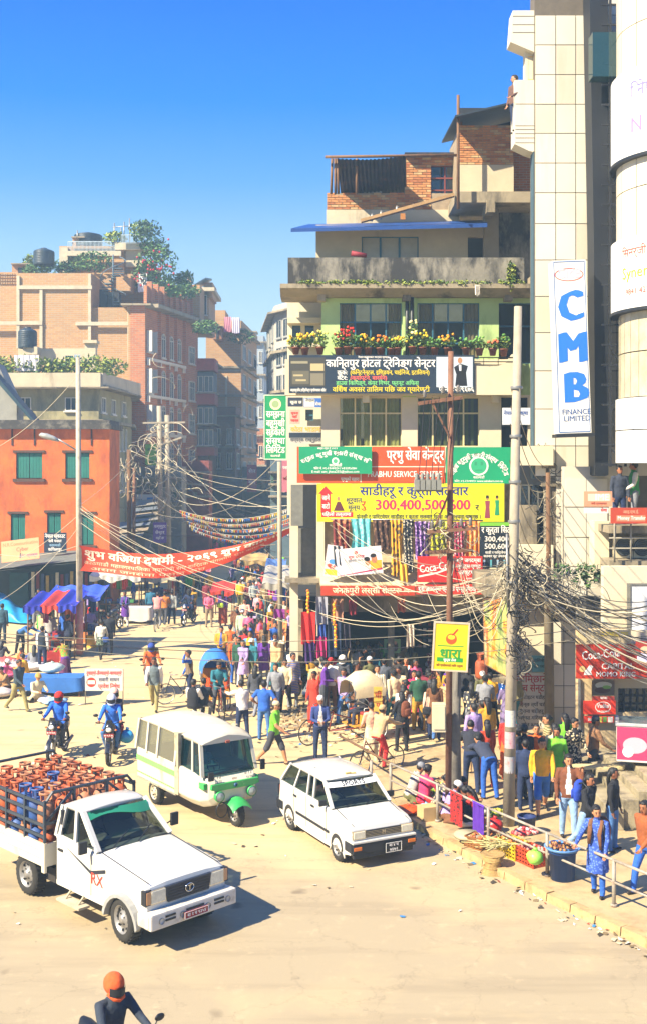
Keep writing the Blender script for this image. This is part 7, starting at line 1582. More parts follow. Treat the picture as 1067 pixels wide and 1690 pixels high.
psign('red lassi centre fascia running above the shop doors',529,967,684,983,36.8,'#b03a1c',[('जनकपुरी लस्सी सेन्टर',603,975,9.5,'#e0d8b0',110),('प्रो. शाह',664,975,5,'#e0d8b0',30)])
psign('red sweet shop fascia on the right of the lassi sign',686,964,805,981,36.75,'#b83220',[('श्री जगदम्बा स्वीट्स एण्ड िमठाई पसल',745,972,7.5,WH,112)])
# blue letters tower sign
cs = psign('tall white vertical signboard reading CMB in huge blue letters',920,430,975,716,31.4,'#cfcdc2',[('C',944,509,50,'#1866c4',34,'C',5),('M',945,578,50,'#1866c4',39,'C',5),('B',947,644,50,'#1866c4',34,'C',5),('CMB',947,453,16,'#a8a8b4',38),('FINANCE',951,681,9,'#2a4a80',46),('LIMITED',952,692,9,'#2a4a80',43)],t=.55,tilt=R(-2.0),shapes=[('#b84a3c',q) for q in ring_(947,454,24,11,1.6,26)],name='signboard')
mb = MB(); w_,h_ = 55*31.4/FPX,286*31.4/FPX; e = .03
for a,b_ in (((.03,-.008,.03),(w_-.03,-.001,.05)),((.03,-.008,h_-.05),(w_-.03,-.001,h_-.03)),((.03,-.008,.05),(.045,-.001,h_-.05)),((w_-.045,-.008,.05),(w_-.03,-.001,h_-.05))): mb.b2(a,b_)
mb.build('border_line',ink('#2a5a9a'),cs); mb = MB(); mb.b2((-.06,-.05,-.1),(w_+.08,.56,-.01)); mb.build('base_tray',BLACK,cs)
psign('small white and blue notice on the railing behind the concrete pole',828,673,874,701,37.2,'#c4c8cc',[('नेपाल िशक्षा',850,682,6,'#2a4a90',40),('सदन',850,692,6,'#2a4a90',30)])
psign('peach money transfer sign reading IME',963,811,1009,836,30.6,'#c98a68',[('IME',992,821,11,WH,26),('मनी ट्रान्सफर',987,831,3.5,'#a04028',36)],shapes=[('#d9b8a0',pr(969,815,1006,827))])
psign('white board strip below the IME sign',963,838,1003,847,30.6,'#cfcac0',[('सेवा',995,842,5,RD)])
psign('orange red money transfer sign on the balcony rail',1007,838,1090,864,29.9,'#a83c20',[('आइ.एम.ई.',1040,845,5,'#d89a78',44),('Money Transfer',1041,855,6.5,WH,46)],shapes=[('#b87858',pr(1016,850.5,1064,860.5))])
psign('white light box sign hanging at the right edge',1041,967,1110,1060,28.6,'#d0d0cc',[('',0,0,1,WH)],t=.3,frame='#5a5a54')
psign('red momo restaurant sign with cola script over the doorway',950,1064,1066,1120,28.2,'#b02e14',[('Coca-Cola',990,1080,15,WH,62,'C',1,R(6)),('CAPITAL',1018,1100,10,WH,68,'C',1),('MOMO KING',1015,1113,8,WH,70,'C',1)],shapes=[('#c8a868',pe(960,1104,5,5)),('#d9d4c8',[(962,1114),(976,1114),(974,1108),(978,1100),(972,1097),(968,1103),(964,1107)]),('#7aa030',pe(1060,1084,4,8)),('#b04038',pe(1050,1080,4,6))])
psign('small picture sign at the right of the momo sign',1048,1058,1100,1095,27.9,'#8a2a20',[],rz=R(-12),shapes=[('#b8b4d0',pe(1060,1085,10,8)),('#c9a080',pe(1063,1072,8,6))])
psign('yellow lettered strip above the momo sign',956,1040,1040,1062,28.22,'#b8a67c',[('काठमाडौं मम',1012,1047,8,'#c8b020',46)])
psign('hand painted white watch repair board with red headline',848,1110,903,1206,33.75,'#cbc4b0',[('लािमछाने',876,1121,12,'#b0301c',52),('वाच सेन्टर',876,1136,12,'#b0301c',52),('यहाँ टाइटन घडीहरू',876,1151,6,'#3a3630',50),('पाइन्छ नयाँ घडी',876,1163,6,'#3a3630',50),('पुराना घडीहरू',876,1174,6,'#3a3630',46),('मर्मत गिरन्छ',876,1185,6,'#3a3630',46),('फोन ४२२१',876,1196,6,'#3a3630',40)])
psign('faded teal notice over the watch repair board',877,1082,904,1109,33.7,'#5a9494',[('नािसधान',890,1090,5,'#234848',22),('घडी पसल',890,1100,5,'#234848',22)])
psign('fast food picture poster beside the window grille',976,1124,1013,1157,28.5,'#6a5a44',[('खाजा',995,1152,4,WH)],name='poster',shapes=[('#b8b49c',pe(995,1131,14,6)),('#503020',pe(993,1139,13,5)),('#7aa040',pe(1000,1134,7,3)),('#8a2a1c',pr(976,1149,1013,1157))])
psign('red ice cream brand sign with an oval badge',962,1157,1015,1179,28.45,'#c8341c',[('Vadilal',994,1165,7.5,WH,20),('ICE CREAMS',994,1174,2.6,WH,20)],shapes=[('#e8e0d0',q) for q in ring_(994,1167,13,9,1,18)])
psign('small red and picture strip under the ice cream sign',963,1182,1012,1193,28.46,'#b83020',[('िमठाई',975,1188,4,WH)],shapes=[('#c8b848',pr(984,1183,992,1192)),('#5a8a40',pr(994,1183,1000,1192)),('#d8d0c0',pr(1002,1183,1010,1192))])
psign('tall yellow and white notice standing behind the peach topped woman',616,1134,630,1192,31.5,'#c8a040',[('ची',623,1148,10,'#a02818',11),('प',623,1164,8,'#a02818',8)])
# market oil sign on the wooden pole
psign('yellow cooking oil sign tied to the wooden utility pole',714,1028,768,1104,24.35,'#d0bc10',[('धारा',740,1078,16,'#1f8a30',36,'C',2),('शुद्ध तेल',740,1088,4.5,WH,30),('सबै प्रयोजनको लािग उत्तम',740,1097,4,'#8a3a10',44)],tilt=R(3),frame='#b8a890',shapes=[('#1f8a30',pr(719,1064,762,1065.5)),('#1f8a30',pr(719,1084,762,1091)),('#c84a10',pe(741,1053,9,9)),('#d8c020',pe(741,1050,6,4)),('#c01818',[(741,1047),(744,1047),(752,1037),(750,1036)])])
# left side signs
psign('tilted peach coloured cyber shop board on the awning',3,893,66,929,55.5,'#c98a58',[('N.R.Communication',35,900,6,'#8a6a30',58),('Cyber',38,910,7,'#b04a28',20),('फोन फ्याक्स',48,922,5,'#5a4a6a',30)],tilt=R(-7),rx=R(-18),shapes=[('#202020',[(33,925),(35,925),(36,916),(34,916)])])
psign('navy shop board between two green shuttered windows',73,879,110,912,58.5,'#1a2a3c',[('नेपाल स्काउट',91,885,6,WH,34),('सवै पसल',91,893,4.5,WH,30),('काठमाडौं',91,900,4,'#8ab0c8',30),('किपलपुर',91,907,5,WH,32)])
psign('purple sign hanging on the double pole',253,862,275,896,64,'#5a3a8c',[('कम्प्युटर',264,869,5,WH,19),('सेन्टर',264,879,5,WH,17),('यहाँ छ',264,888,4,WH,16)])
psign('lime green hanging sign on the arched window house',240,733,258,768,84,'#7ab028',[('होटल',249,742,4,'#203010',14),('लज',249,763,4,'#203010',10)])
psign('white billboard with a blue panel beside the kiosks',196,816,262,852,82,'#a8a8a0',[('विज्ञापन',222,826,5,'#505050',36)],shapes=[('#2468a8',pr(243,821,261,851)),('#c8d8e0',pr(246,828,259,834))])
psign('pale magenta street sign far up the lane',408,767,424,812,100,'#902a50',[('सेल',416,778,6,WH,12),('सेल',416,796,6,WH,12)])
psign('pink and white shop sign below the green vertical board',465,760,479,812,45,'#b06a78',[('पसल',472,772,5,WH,11),('साडी',472,790,5,'#802030',11)])
# no entry board on legs
ne = psign('white no entry traffic board on two thin legs in the square',141,1104,203,1140,37.2,'#c9c4b8',[('दुपाङ्ग्रे-तीनपाङ्ग्रे-चारपाङ्ग्रे',172,1111,6,RD,58),('सवारी साधन',180,1122,6,'#384060',34),('प्रवेश िनषेध',180,1133,7,RD,36)],shapes=[('#c03018',pe(151,1126,8,8)),('#e0dccc',pr(145,1123,157,1129))])
mb = MB(); s_ = 37.2/FPX
for x in (.0,62*s_): mb.tube([(x,.03,36*s_),(x,.03,-W(0,1140,37.2).z)],.018,6); mb.tube([(x-.2,-.1,-W(0,1140,37.2).z+.03),(x+.2,.15,-W(0,1140,37.2).z+.03)],.02,6)
mb.build('leg',STEEL,ne)
# the red banner over the street
L_,R__ = W(131,900,46.6),W(478,872,46.6)
def bn(u,v,o_=0):
 x = L_.x+(R__.x-L_.x)*u; top = L_.z+(R__.z-L_.z)*u-1.05*4*u*(1-u)*.62; hgt = (1.02-.8*u**2.2)*(1-.08*math.sin(u*9)); return V(x,46.6+.22*math.sin(u*14)+.1*math.sin(v*3+u*5)-o_,top-hgt*v)
mb = MB(); mb.grid(lambda u,v: bn(u,v),70,5); br_ = mb.build('banner',mat('red orange banner cloth','#d8401a',rough=.8,var=.08,scale=2,bump=.2,bs=4),label='long sagging red banner with white letters strung across the street',cat='banner',fix=False)
def bn_text(txt,u0,w,v0,h,colr,bold=1):
 vs,fs = text_mesh(txt,.3,None,bold,'L'); mx_ = max(p[0] for p in vs); mn,mxz = -.12,.30
 m2 = MB()
 for k in range(bold+1): m2.add([bn(u0+w*(p[0]/mx_)+.0016*k,v0-(p[2])/.45*h,.012+.001*k) for p in vs],fs)
 m2.build('lettering',ink(colr),br_,fix=False)
bn_text('शुभ विजया दशमी - २०६९ शुभ कामना',.02,.93,.30,.50,'#e8dfc0',2); bn_text('काठमाडौं महानगरपािलका व्यापारी संघ हािर्दक मंगलमय शुभ कामना',.02,.86,.66,.22,'#e0b890',0); bn_text('असन जनसेवा पसल संघ',.05,.55,.88,.2,'#e0b890',0)
# ================================================================== poles
CPOLE = mat('grey concrete pole','#958b76',var=.12,scale=5,stain=('#6a5f4a',3,.5,.55),streak=5,bump=.2)
pa = wroot('utility_pole',G(838,1362,PZ),label='tall pale concrete utility pole leaning slightly at the railing',cat='utility pole')
PAb,PAt = G(838,1362,PZ),W(854,506,24.7)
pap = lambda v: PAb.lerp(PAt,(PAb.z-W(0,v,24.7).z)/(PAb.z-PAt.z))
mb = MB(); mb.tube([PAb,PAb.lerp(PAt,.5),PAt],[.13,.11,.085],16); mb.build('shaft',CPOLE,pa)
for v,c_,c2 in ((1215,'#b89a98','#a06070'),(1255,'#9a9a98','#c06050'),(1180,'#b8b4a4','#606a80')):
 mb = MB(); c0 = pap(v+14); mb.grid(lambda u,w_: (c0.x+.125*math.cos(R(200+120*u)),c0.y+.125*math.sin(R(200+120*u)),c0.z+.35*w_),8,1); mb.build('paper_notice',mat('torn notice '+c_,c_,stain=(c2,8,.8,.5)),pa,fix=False)
mb = MB()
for v in (640,720,795,860,960): c0 = pap(v); mb.lathe([(.13,-.03),(.135,0),(.13,.03)],14,c0)
mb.tube([pap(880)+V(-.16,-.05,0),pap(1000)+V(-.12,-.1,0)],.025,6); mb.build('steel_band',STEEL,pa,kind='stuff')
pb_ = wroot('utility_pole',G(741,1352,PZ),label='rust coloured steel pole carrying a crossarm and fuse box, lashed to a timber post',cat='utility pole')
r0,r1 = G(739,1350,PZ),W(743,580,24.9)
mb = MB(); mb.tube([r0,r1],[.075,.06],12); mb.build('shaft',RUST,pb_)
mb = MB(); mb.beam(W(689,666,24.8),W(762,656,24.8),.08,.08); mb.build('crossarm',RUST,pb_)
mb = MB(); mb.beam(W(712,664,24.8),W(741,722,24.85),.05,.03); mb.beam(W(708,890,24.8),W(741,812,24.85),.05,.03); mb.build('brace',RUST,pb_)
mb = MB(); mb.beam(W(704,878,24.8),W(786,872,24.8),.07,.07); mb.beam(W(700,912,24.8),W(778,908,24.8),.07,.07); mb.build('crossarm',RUST,pb_)
def insulator(root,p):
 mb = MB(); mb.lathe([(.02,0),(.045,.02),(.03,.05),(.05,.07),(.03,.10),(.045,.12),(.02,.16),(.002,.17)],10,p); mb.build('insulator',mat('brown grey porcelain','#6a6660',rough=.25),root)
for u,v in ((700,656),(730,650),(755,648),(712,872),(726,870),(760,868),(775,867),(690,800)): insulator(pb_,W(u,v,24.75))
mb = MB()
for k in range(5): mb.box(W(687+k*9,800,24.6),(.10,.22,.22)); mb.lathe([(.035,.1),(.05,.13),(.03,.16),(.05,.19),(.02,.25)],8,W(687+k*9,800,24.6))
mb.box(W(706,809,24.7),(.62,.12,.05)); mb.build('fuse_box',mat('grey fuse housing','#77776e',var=.15),pb_,kind='stuff')
wp = wroot('timber_post',G(752,1352,PZ),label='thick grey timber post standing against the rusty steel pole',cat='post')
mb = MB(); mb.tube([G(752,1350,PZ),W(750,1200,24.95),W(753,1060,24.9)],[.13,.115,.10],10); mb.build('shaft',mat('grey timber','#6b655a',var=.25,scale=6,streak=10,stain=('#3a342c',6,.6,.5),bump=.4),wp)
mbx = wroot('meter_box',W(722,1208,24.5),label='cream steel meter box fixed to the wooden pole',cat='meter box'); mb = MB(); bp(mb,713,1162,735,1209,24.45,.22); mb.build('case',mat('cream steel box','#b8ac8c',rough=.5,var=.1,stain=('#7a5a38',4,.5,.55)),mbx,bevel=.012); mb = MB(); bp(mb,715,1166,733,1204,24.43,.02); mb.build('door',mat('cream steel door','#c0b494',rough=.5,var=.08),mbx)
lp = wroot('street_lamp',G(132,1082),label='tall street lamp pole by the orange house with pink paint at its foot',cat='street lamp')
la,lt = G(132,1082),W(129,590,46.7); lpv = lambda v: la.lerp(lt,(la.z-W(0,v,46.7).z)/(la.z-lt.z))
mb = MB(); mb.tube([la,lt],[.14,.09],12); mb.build('pole',mat('bleached pole paint','#a8a08a',var=.15,scale=4,stain=('#6a5a40',3,.6,.52)),lp)
mb = MB(); mb.tube([lpv(1080),lpv(992)],.148,14); mb.build('painted_band',mat('pink posters','#c08078',var=.2,scale=5,stain=('#b0a890',4,.7,.5)),lp)
mb = MB(); mb.tube([lpv(745),W(95,724,46.5)],.035,7); mb.build('arm',STEEL,lp)
mb = MB(); rings = [[W(u,v,46.4)+V(0,.16*math.cos(a)*w,.11*math.sin(a)*w) for a in [2*math.pi*k/10 for k in range(10)]] for u,v,w in ((97,727,.5),(90,724,.95),(78,720,1.1),(69,718,.9),(65,718,.3))]; mb.loft(rings); mb.build('lamp_head',mat('grey lamp housing','#8f918c',rough=.4),lp)
def simple_pole(label,u0,v0,u1,v1,y,r,m,arms=(),**k):
 o = wroot('utility_pole',W(u0,v0,y),label=label,cat='utility pole',**k); mb = MB(); mb.tube([W(u0,v0,y),W(u1,v1,y)],[r*1.2,r],10); mb.build('shaft',m,o)
 for a in arms: mb = MB(); mb.beam(W(a[0],a[1],y-.1),W(a[2],a[3],y-.1),.1,.1); mb.build('crossarm',m,o)
 return o
simple_pole('left post of the white double pole before the arched windows',267,950,263,670,65,.14,CPOLE,((236,698,306,697),(256,822,280,822)))
simple_pole('right post of the white double pole before the arched windows',279,950,276,685,65,.14,CPOLE,((262,735,300,722),))
simple_pole('dark thin pole topped with wires beside the orange house',214,930,213,742,66,.12,WOOD)
simple_pole('rusty thin pole right of the dark thin pole',221,930,222,772,66,.09,RUST)
simple_pole('slim whitish pole where the red banner is tied',463,1100,461,762,44.5,.08,CPOLE)
simple_pole('slim pole bristling with fuses in front of the tiled tower',906,1210,902,735,33.1,.12,mat('dark weathered pole','#6e6450',var=.2),((893,770,916,770),(892,800,922,800)))
simple_pole('thin wooden pole between the awnings and the concrete pole',905,1010,903,780,32.2,.06,WOOD)
# ================================================================== overhead cables
CAB = [mat('pale aged cable','#b8ad90',rough=.7,var=.1),mat('black cable','#1c1d20',rough=.6,var=0),mat('grey cable','#77705e',rough=.7,var=.1)]
def cable(a,b_,drop,r=.012,m=0,label='',group='',n_=16):
 mb = MB(); mb.tube(sag(a,b_,drop,n_),r,4,cap=False); return mb.build('cable',CAB[m],label=label,cat='cable',group=group,fix=False)
J0 = pap(945)
for i in range(30):                            # from the concrete pole across to the corner building
 uu,vv,yy = rnd.choice(((562,905,37.4),(530,925,37),(560,860,37.5),(620,955,37),(700,965,36.5),(770,975,37),(500,985,40),(478,880,41),(640,985,37.5),(745,915,25)))
 cable(J0+V(rnd.uniform(-.15,.1),rnd.uniform(-.2,.2),rnd.uniform(-.5,.35)),W(uu+rnd.uniform(-18,18),vv+rnd.uniform(-10,10),yy),rnd.uniform(.4,1.6),rnd.choice((.007,.009,.012)),rnd.choice((0,0,0,2,1)),'sagging cable strung from the concrete pole to the corner building','cables between the concrete pole and the corner building')
for i in range(34):                            # to the right
 cable(J0+V(rnd.uniform(-.1,.3),rnd.uniform(-.2,.4),rnd.uniform(-.45,.5)),W(1085+rnd.uniform(0,60),rnd.uniform(975,1140),rnd.uniform(24,28)),rnd.uniform(.1,.8),rnd.choice((.007,.009,.012,.016)),rnd.choice((0,0,2,1)),'cable running from the concrete pole to the right edge','cables leaving the concrete pole to the right')
for i in range(8): cable(J0+V(0,0,.1*i-.3),W(906+rnd.uniform(-5,5),rnd.uniform(930,1000),33),rnd.uniform(.2,.8),.014,rnd.choice((0,1,2)),'short cable between the concrete pole and the slim pole','cables between the two right hand poles')
for (u0,v0,u1,v1,y1,dr) in ((130,832,470,1000,44,.5),(130,836,480,985,40,.9),(131,840,478,960,40,.3),(131,845,560,1000,37,.6),(130,850,340,955,60,.4),(131,855,300,960,60,.6),(132,862,520,1040,38,.5),(130,838,230,905,62,.3),(130,870,-40,1010,44,.5),(130,850,-60,960,50,.4),(130,900,-40,905,52,.4),(130,835,262,700,65,.4),(128,620,-60,760,50,.6)):
 cable(W(u0,v0,46.7),W(u1,v1,y1),dr,.010,0,'pale cable strung from the street lamp pole by the orange house','cables from the street lamp pole')
for k in range(16):
 v0 = rnd.uniform(700,905); cable(W(rnd.choice((214,265,277,222)),v0,65),W(rnd.choice((440,462,470,478,455)),rnd.uniform(755,930),rnd.choice((44.5,50,60))),rnd.uniform(.3,1.5),.013,rnd.choice((0,2,1)),'sagging cable crossing the narrow street behind the red banner','cables across the narrow street')
for k in range(5): cable(W(-60,1040+k*3,30+k*.2),W(1100,1000+k*14,31),.6+.15*k,.010,1 if k % 2 else 2,'thin dark cable spanning the whole square','thin cables spanning the square') if k < 3 else None
for k in range(6): cable(W(700+k*12,655,24.7),W(690+k*10,800,24.7),.0-.1,.008,1,'drop wire on the rusty steel pole','drop wires on the rusty pole',6)
for k in range(7): cable(pap(640+k*30)+V(-.12,0,0),W(905,770+k*22,33),.5+.1*k,.01,rnd.choice((1,2)),'loose wire between the concrete pole and the fuses','loose wires at the fuses')
def tangle(name,label,c,r,n_,m,rad=.012,ln=(.4,1.3)):
 mb = MB()
 for _ in range(n_):
  p = Vector(c)+V(rnd.gauss(0,r[0]),rnd.gauss(0,r[1]),rnd.gauss(0,r[2])); d = V(rnd.gauss(0,1),rnd.gauss(0,.6),rnd.gauss(0,1)).normalized(); pts = [p.copy()]; turn = V(rnd.gauss(0,.5),rnd.gauss(0,.5),rnd.gauss(0,.5))
  for k in range(9): d = (d+turn.cross(d)*.8+V(0,0,-.06)).normalized(); p = p+d*rnd.uniform(*ln)/9; pts.append(p.copy())
  mb.tube(pts,rad*rnd.uniform(.6,1.3),4,cap=False,mi=rnd.choice(m))
 return mb.build(name,CAB,label=label,kind='stuff',fix=False)
tangle('cable_tangle','dense knot of cables on the concrete pole',pap(950)+V(.15,0,0),(.20,.14,.26),90,(0,1,1,1,2),rad=.009,ln=(.3,.9))
tangle('cable_tangle','black bundle hanging down the concrete pole',pap(1050)+V(.12,-.05,0),(.09,.08,.5),85,(1,1,1,1,2),rad=.011,ln=(.3,.9))
tangle('cable_tangle','pale coils right of the concrete pole',W(905,965,27),(.42,.4,.22),120,(0,0,2,1),rad=.008,ln=(.4,1.3))
tangle('cable_tangle','wires round the slim pole',W(902,830,33),(.14,.1,.8),60,(0,1,1),rad=.009,ln=(.3,.9))
tangle('cable_tangle','wires round the rusty pole crossarm',W(735,885,24.9),(.35,.1,.2),50,(0,1,2),rad=.009)
tangle('cable_tangle','wires on the double pole',W(270,800,65),(.5,.2,2.2),90,(0,2),rad=.02,ln=(.8,2.6))
tangle('cable_tangle','wires on the dark thin pole',W(214,775,66),(.3,.2,.9),30,(0,2),rad=.02,ln=(.8,2.0))
# bunting over the shaded street
for k in range(6):
 y = 58+k*3.2; a,b_ = W(296+k*4,842+k*6,y),W(480,838+k*8,y); pts = sag(a,b_,.5+.1*(k % 3),26); mb = MB(); mb.tube(pts,.015,4,cap=False)
 o = mb.build('bunting',CAB[0],label=None,cat='bunting',group='bunting strings over the far street',fix=False); o['label'] = 'string of small flags hung across the shaded street'
 m2 = MB();
 for q,p in enumerate(pts[:-1]):
  for f in (.0,.5): c0 = p.lerp(pts[q+1],f); s_ = .12; m2.add([c0,c0+V(s_,0,0),c0+V(s_*.5,.03,-s_*1.6)],[(0,1,2)],rnd.randrange(5))
 m2.build('flag',[mat('flag '+c_,c_,rough=.9,var=0) for c_ in ('#c8a820','#b03028','#d0ccc0','#3a6ab0','#c86a20')],o,fix=False,kind='stuff')
# ================================================================== sarees, clothes, goods
ck = [(548,857,578,918,floral('dark red print','#6a2420','#a8704a',9),'dark red patterned'),(578,856,612,912,floral('aqua print','#58b0ac','#8ac8c0',8),'aqua blue'),(614,858,643,908,floral('brown print','#3c2418','#7a5a40',9),'dark brown'),(644,858,664,950,floral('golden print','#d09a28','#5a4a30',6),'golden orange'),(664,858,682,945,floral('black white print','#202024','#c0b8a0',14),'black and white printed'),(683,860,708,925,floral('purple print','#48206a','#a888b8',12),'purple printed'),(709,860,738,908,'#a8a820','lime yellow'),(748,862,766,922,floral('rose print','#a02848','#d89aa0',12),'rose pink'),(767,860,793,918,floral('orange print','#d07828','#d89a58',7),'bright orange')]
mb = MB(); mb.tube([W(545,857,37.05),W(796,859,37.05)],.025,6); mb.build('hanging_rail',STEEL,label='long steel rail holding the hanging saris above the shop',cat='rail')
for u0,v0,u1,v1,c_,nm in ck: hang_cloth(u0,v0,u1,v1,37.0,c_,nm+' sari hanging under the yellow sari banner','saris hanging on the first floor','sari','hanging_sari',3,.05,sway=.10)
for u,v,c_ in ((555,905,'#1c2a30'),(665,935,'#d0a030')):
 hang_cloth(u-6,v-4,u+8,v+28,36.9,c_,'knotted tail of cloth dangling below the saris at '+('left' if u < 600 else 'centre'),None,'cloth','hanging_cloth',2,.08)
# flower pots on the balcony
for k,(u,v,hh,fc) in enumerate(((488,585,12,'#d8b020'),(503,586,16,'#d8a818'),(528,585,18,'#d8d060'),(558,586,20,'#a02018'),(573,584,22,'#c82818'),(590,586,14,'#3a6a30'),(607,586,14,'#d8a018'),(627,586,13,'#d87818'),(645,587,11,'#5a8a40'),(680,584,30,'#e0d890'),(697,585,18,'#d8c020'),(716,586,10,'#5a8a40'),(738,586,14,'#d89010'),(790,587,12,'#6a9a40'),(812,587,8,'#c86a40'),(830,588,18,'#4a7a30'),(768,586,9,'#5a8a40'),(655,586,12,'#c8a818'))):
 y = 37.5; p = W(u,v,y); o = wroot('flower_pot',p,label=['small','leafy','tall','dark','bright','bushy'][k % 6]+' potted plant with '+{'#d8b020': 'yellow','#d8a818': 'golden','#d8d060': 'pale yellow','#a02018': 'dark red','#c82818': 'scarlet','#3a6a30': 'green','#d8a018': 'amber','#d87818': 'orange','#5a8a40': 'light green','#e0d890': 'cream','#d8c020': 'lemon','#d89010': 'marigold','#6a9a40': 'grass green','#c86a40': 'rust','#4a7a30': 'deep green','#c8a818': 'mustard'}[fc]+' tops on the balcony above the navy banner',cat='flower pot',group='flower pots on the balcony')
 mb = MB(); mb.lathe([(.01,0),(.09,0),(.13,.2),(.15,.2),(.15,.24),(.11,.24),(.1,.2)],12,p); mb.build('pot',mat('terracotta dark','#6e3c24',var=.2),o)
 m2 = MB(); hz_ = hh*y/FPX; foliage(m2,p+V(0,0,.24+hz_*.6),(.26,.2,hz_*.75),150,0,s=.06); m2.build('foliage',[LEAF[0],LEAF[2]],o,fix=False)
 m3 = MB()
 for _ in range(12): m3.ball(p+V(rnd.gauss(0,.13),rnd.gauss(-.1,.08),.3+hz_*rnd.uniform(.5,1.3)),.045,6,4)
 m3.build('blossom',mat('blossom '+fc,fc,rough=.8,var=.1),o,kind='stuff')
mb = MB()
for _ in range(90): u = rnd.uniform(480,862); foliage(mb,W(u,469,37.35)+V(0,0,rnd.uniform(-.02,.1)),(.12,.1,.07),14,s=.05)
foliage(mb,W(843,455,37.35),(.16,.1,.5),260,s=.06); mb.build('weeds',[LEAF[2],LEAF[0]],kind='stuff',fix=False)
mb = MB()
for _ in range(26): foliage(mb,W(rnd.uniform(915,1035),rnd.uniform(935,962),31.2),(.18,.15,.16),22,s=.07)
mb.build('ledge_weeds',[LEAF[0],LEAF[1]],kind='stuff',fix=False)
hang_cloth(783,470,791,488,37.2,'#d0c8b8','white rag caught under the roof slab',None,'cloth')
mb = MB(); a = W(579,418,37.5); mb.tube([a,a+V(.5,0,-.08)],[.09,.07],10); mb.build('rolled_cloth',mat('dark red cloth','#7a1c28'),label='dark red rolled cloth lying on the black parapet',cat='cloth')
psign('rusty tray on the blue roof edge',660,352,668,362,38.1,'#a06a30',name='rusty_tin',cat='tin')
# hanging garments round the corner shop
gar = [(497,1010,520,1062,'#c82018','bright red long dress'),(503,1060,519,1095,'#3a1c58','dark purple skirt'),(522,1050,538,1085,'#b02060','magenta dress'),(521,985,540,1030,'#8a8a94','grey fringed scarf'),(546,988,566,1025,'#9a7058','dusty brown scarf'),(524,1030,537,1052,'#2a4890','blue jumper'),(480,1000,494,1040,'#d8a818','yellow cloth'),(540,1025,562,1085,'#1c2a44','navy gown'),(575,990,588,1015,'#8a2430','dark red blouse'),(655,985,668,1010,'#c06a40','peach blouse'),(670,1030,682,1068,'#c9b8a0','shoe covered strip'),(565,1030,578,1070,'#3a3440','charcoal shawl'),(452,1005,470,1020,'#7a2a78','violet shirt')]
for k,(u0,v0,u1,v1,c_,nm) in enumerate(gar): hang_cloth(u0,v0,u1,v1,37.2 if u0 > 495 else 40,c_,nm+' hanging outside the corner clothes shop','garments hanging at the corner shop','garment','hanging_garment',2,.06)
for k,(u,v) in enumerate(((508,975),(553,1032),(551,995))):
 mb = MB()
 for j in range(12): mb.ball(W(u,v+j*3.2,36.9)+V(rnd.uniform(-.02,.02),0,0),.05,7,4,mi=j % 2)
 mb.build('garland',[mat('marigold orange','#d87010'),mat('marigold yellow','#d8a818')],label='marigold garland '+('over the red dress','in front of the navy gown','beside the brown scarf')[k],cat='garland')
psign('small framed picture of two women inside the dark shop',633,1055,660,1078,38.4,'#7a9a60',[],name='picture',shapes=[('#2a1c20',pe(641,1067,4,8)),('#3a2428',pe(652,1067,4,8)),('#b08060',pe(641,1061,2,3)),('#b08060',pe(652,1061,2,3))])
mb = MB()
for r_ in range(5):
 for c_ in range(5): mb.box(W(692+c_*8,1030+r_*9,38.8),(.1,.06,.08),mi=rnd.randrange(3))
mb.build('shoe_display',[mat('goods '+c_,c_) for c_ in ('#b8b0a0','#7a3a28','#38404c')],label='rows of shoes displayed inside the dark shop',cat='shoe display',kind='thing')
# painted mural sheet
mm = bpy.data.materials.new('painted mural sheet'); mm.use_nodes = True; n,l = mm.node_tree.nodes,mm.node_tree.links; t = n.new('ShaderNodeTexCoord'); mp = n.new('ShaderNodeMapping'); mp.inputs['Scale'].default_value = (5,1,.9); l.new(t.outputs['Object'],mp.inputs[0]); q = n.new('ShaderNodeTexNoise'); q.inputs['Scale'].default_value = 1.6; q.inputs['Detail'].default_value = 6; l.new(mp.outputs[0],q.inputs['Vector']); r = n.new('ShaderNodeValToRGB'); l.new(q.outputs[0],r.inputs[0])
for i,(p,c_) in enumerate(((.34,'#5a7038'),(.44,'#8f9a58'),(.5,'#b8a860'),(.56,'#c88a20'),(.64,'#b0542a'),(.72,'#a8a070'))):
 e = r.color_ramp.elements[i] if i < 2 else r.color_ramp.elements.new(p); e.position = p; e.color = (*hx(c_),1)
l.new(r.outputs[0],n['Principled BSDF'].inputs['Base Color'])
mb = MB(); mb.add([W(797,990,33.4),W(843,983,31.5),W(841,1120,31.5),W(799,1096,33.4)],[(0,3,2,1)]); o = mb.build('painted_sheet',mm,label='large painted sheet in green and orange streaks hung right of the dark shop',cat='painting',fix=False)
mb = MB(); mb.tube([W(797,990,33.42),W(843,983,31.52),W(841,1120,31.52),W(799,1096,33.42),W(797,990,33.42)],.03,5); mb.build('frame',WOOD,o)
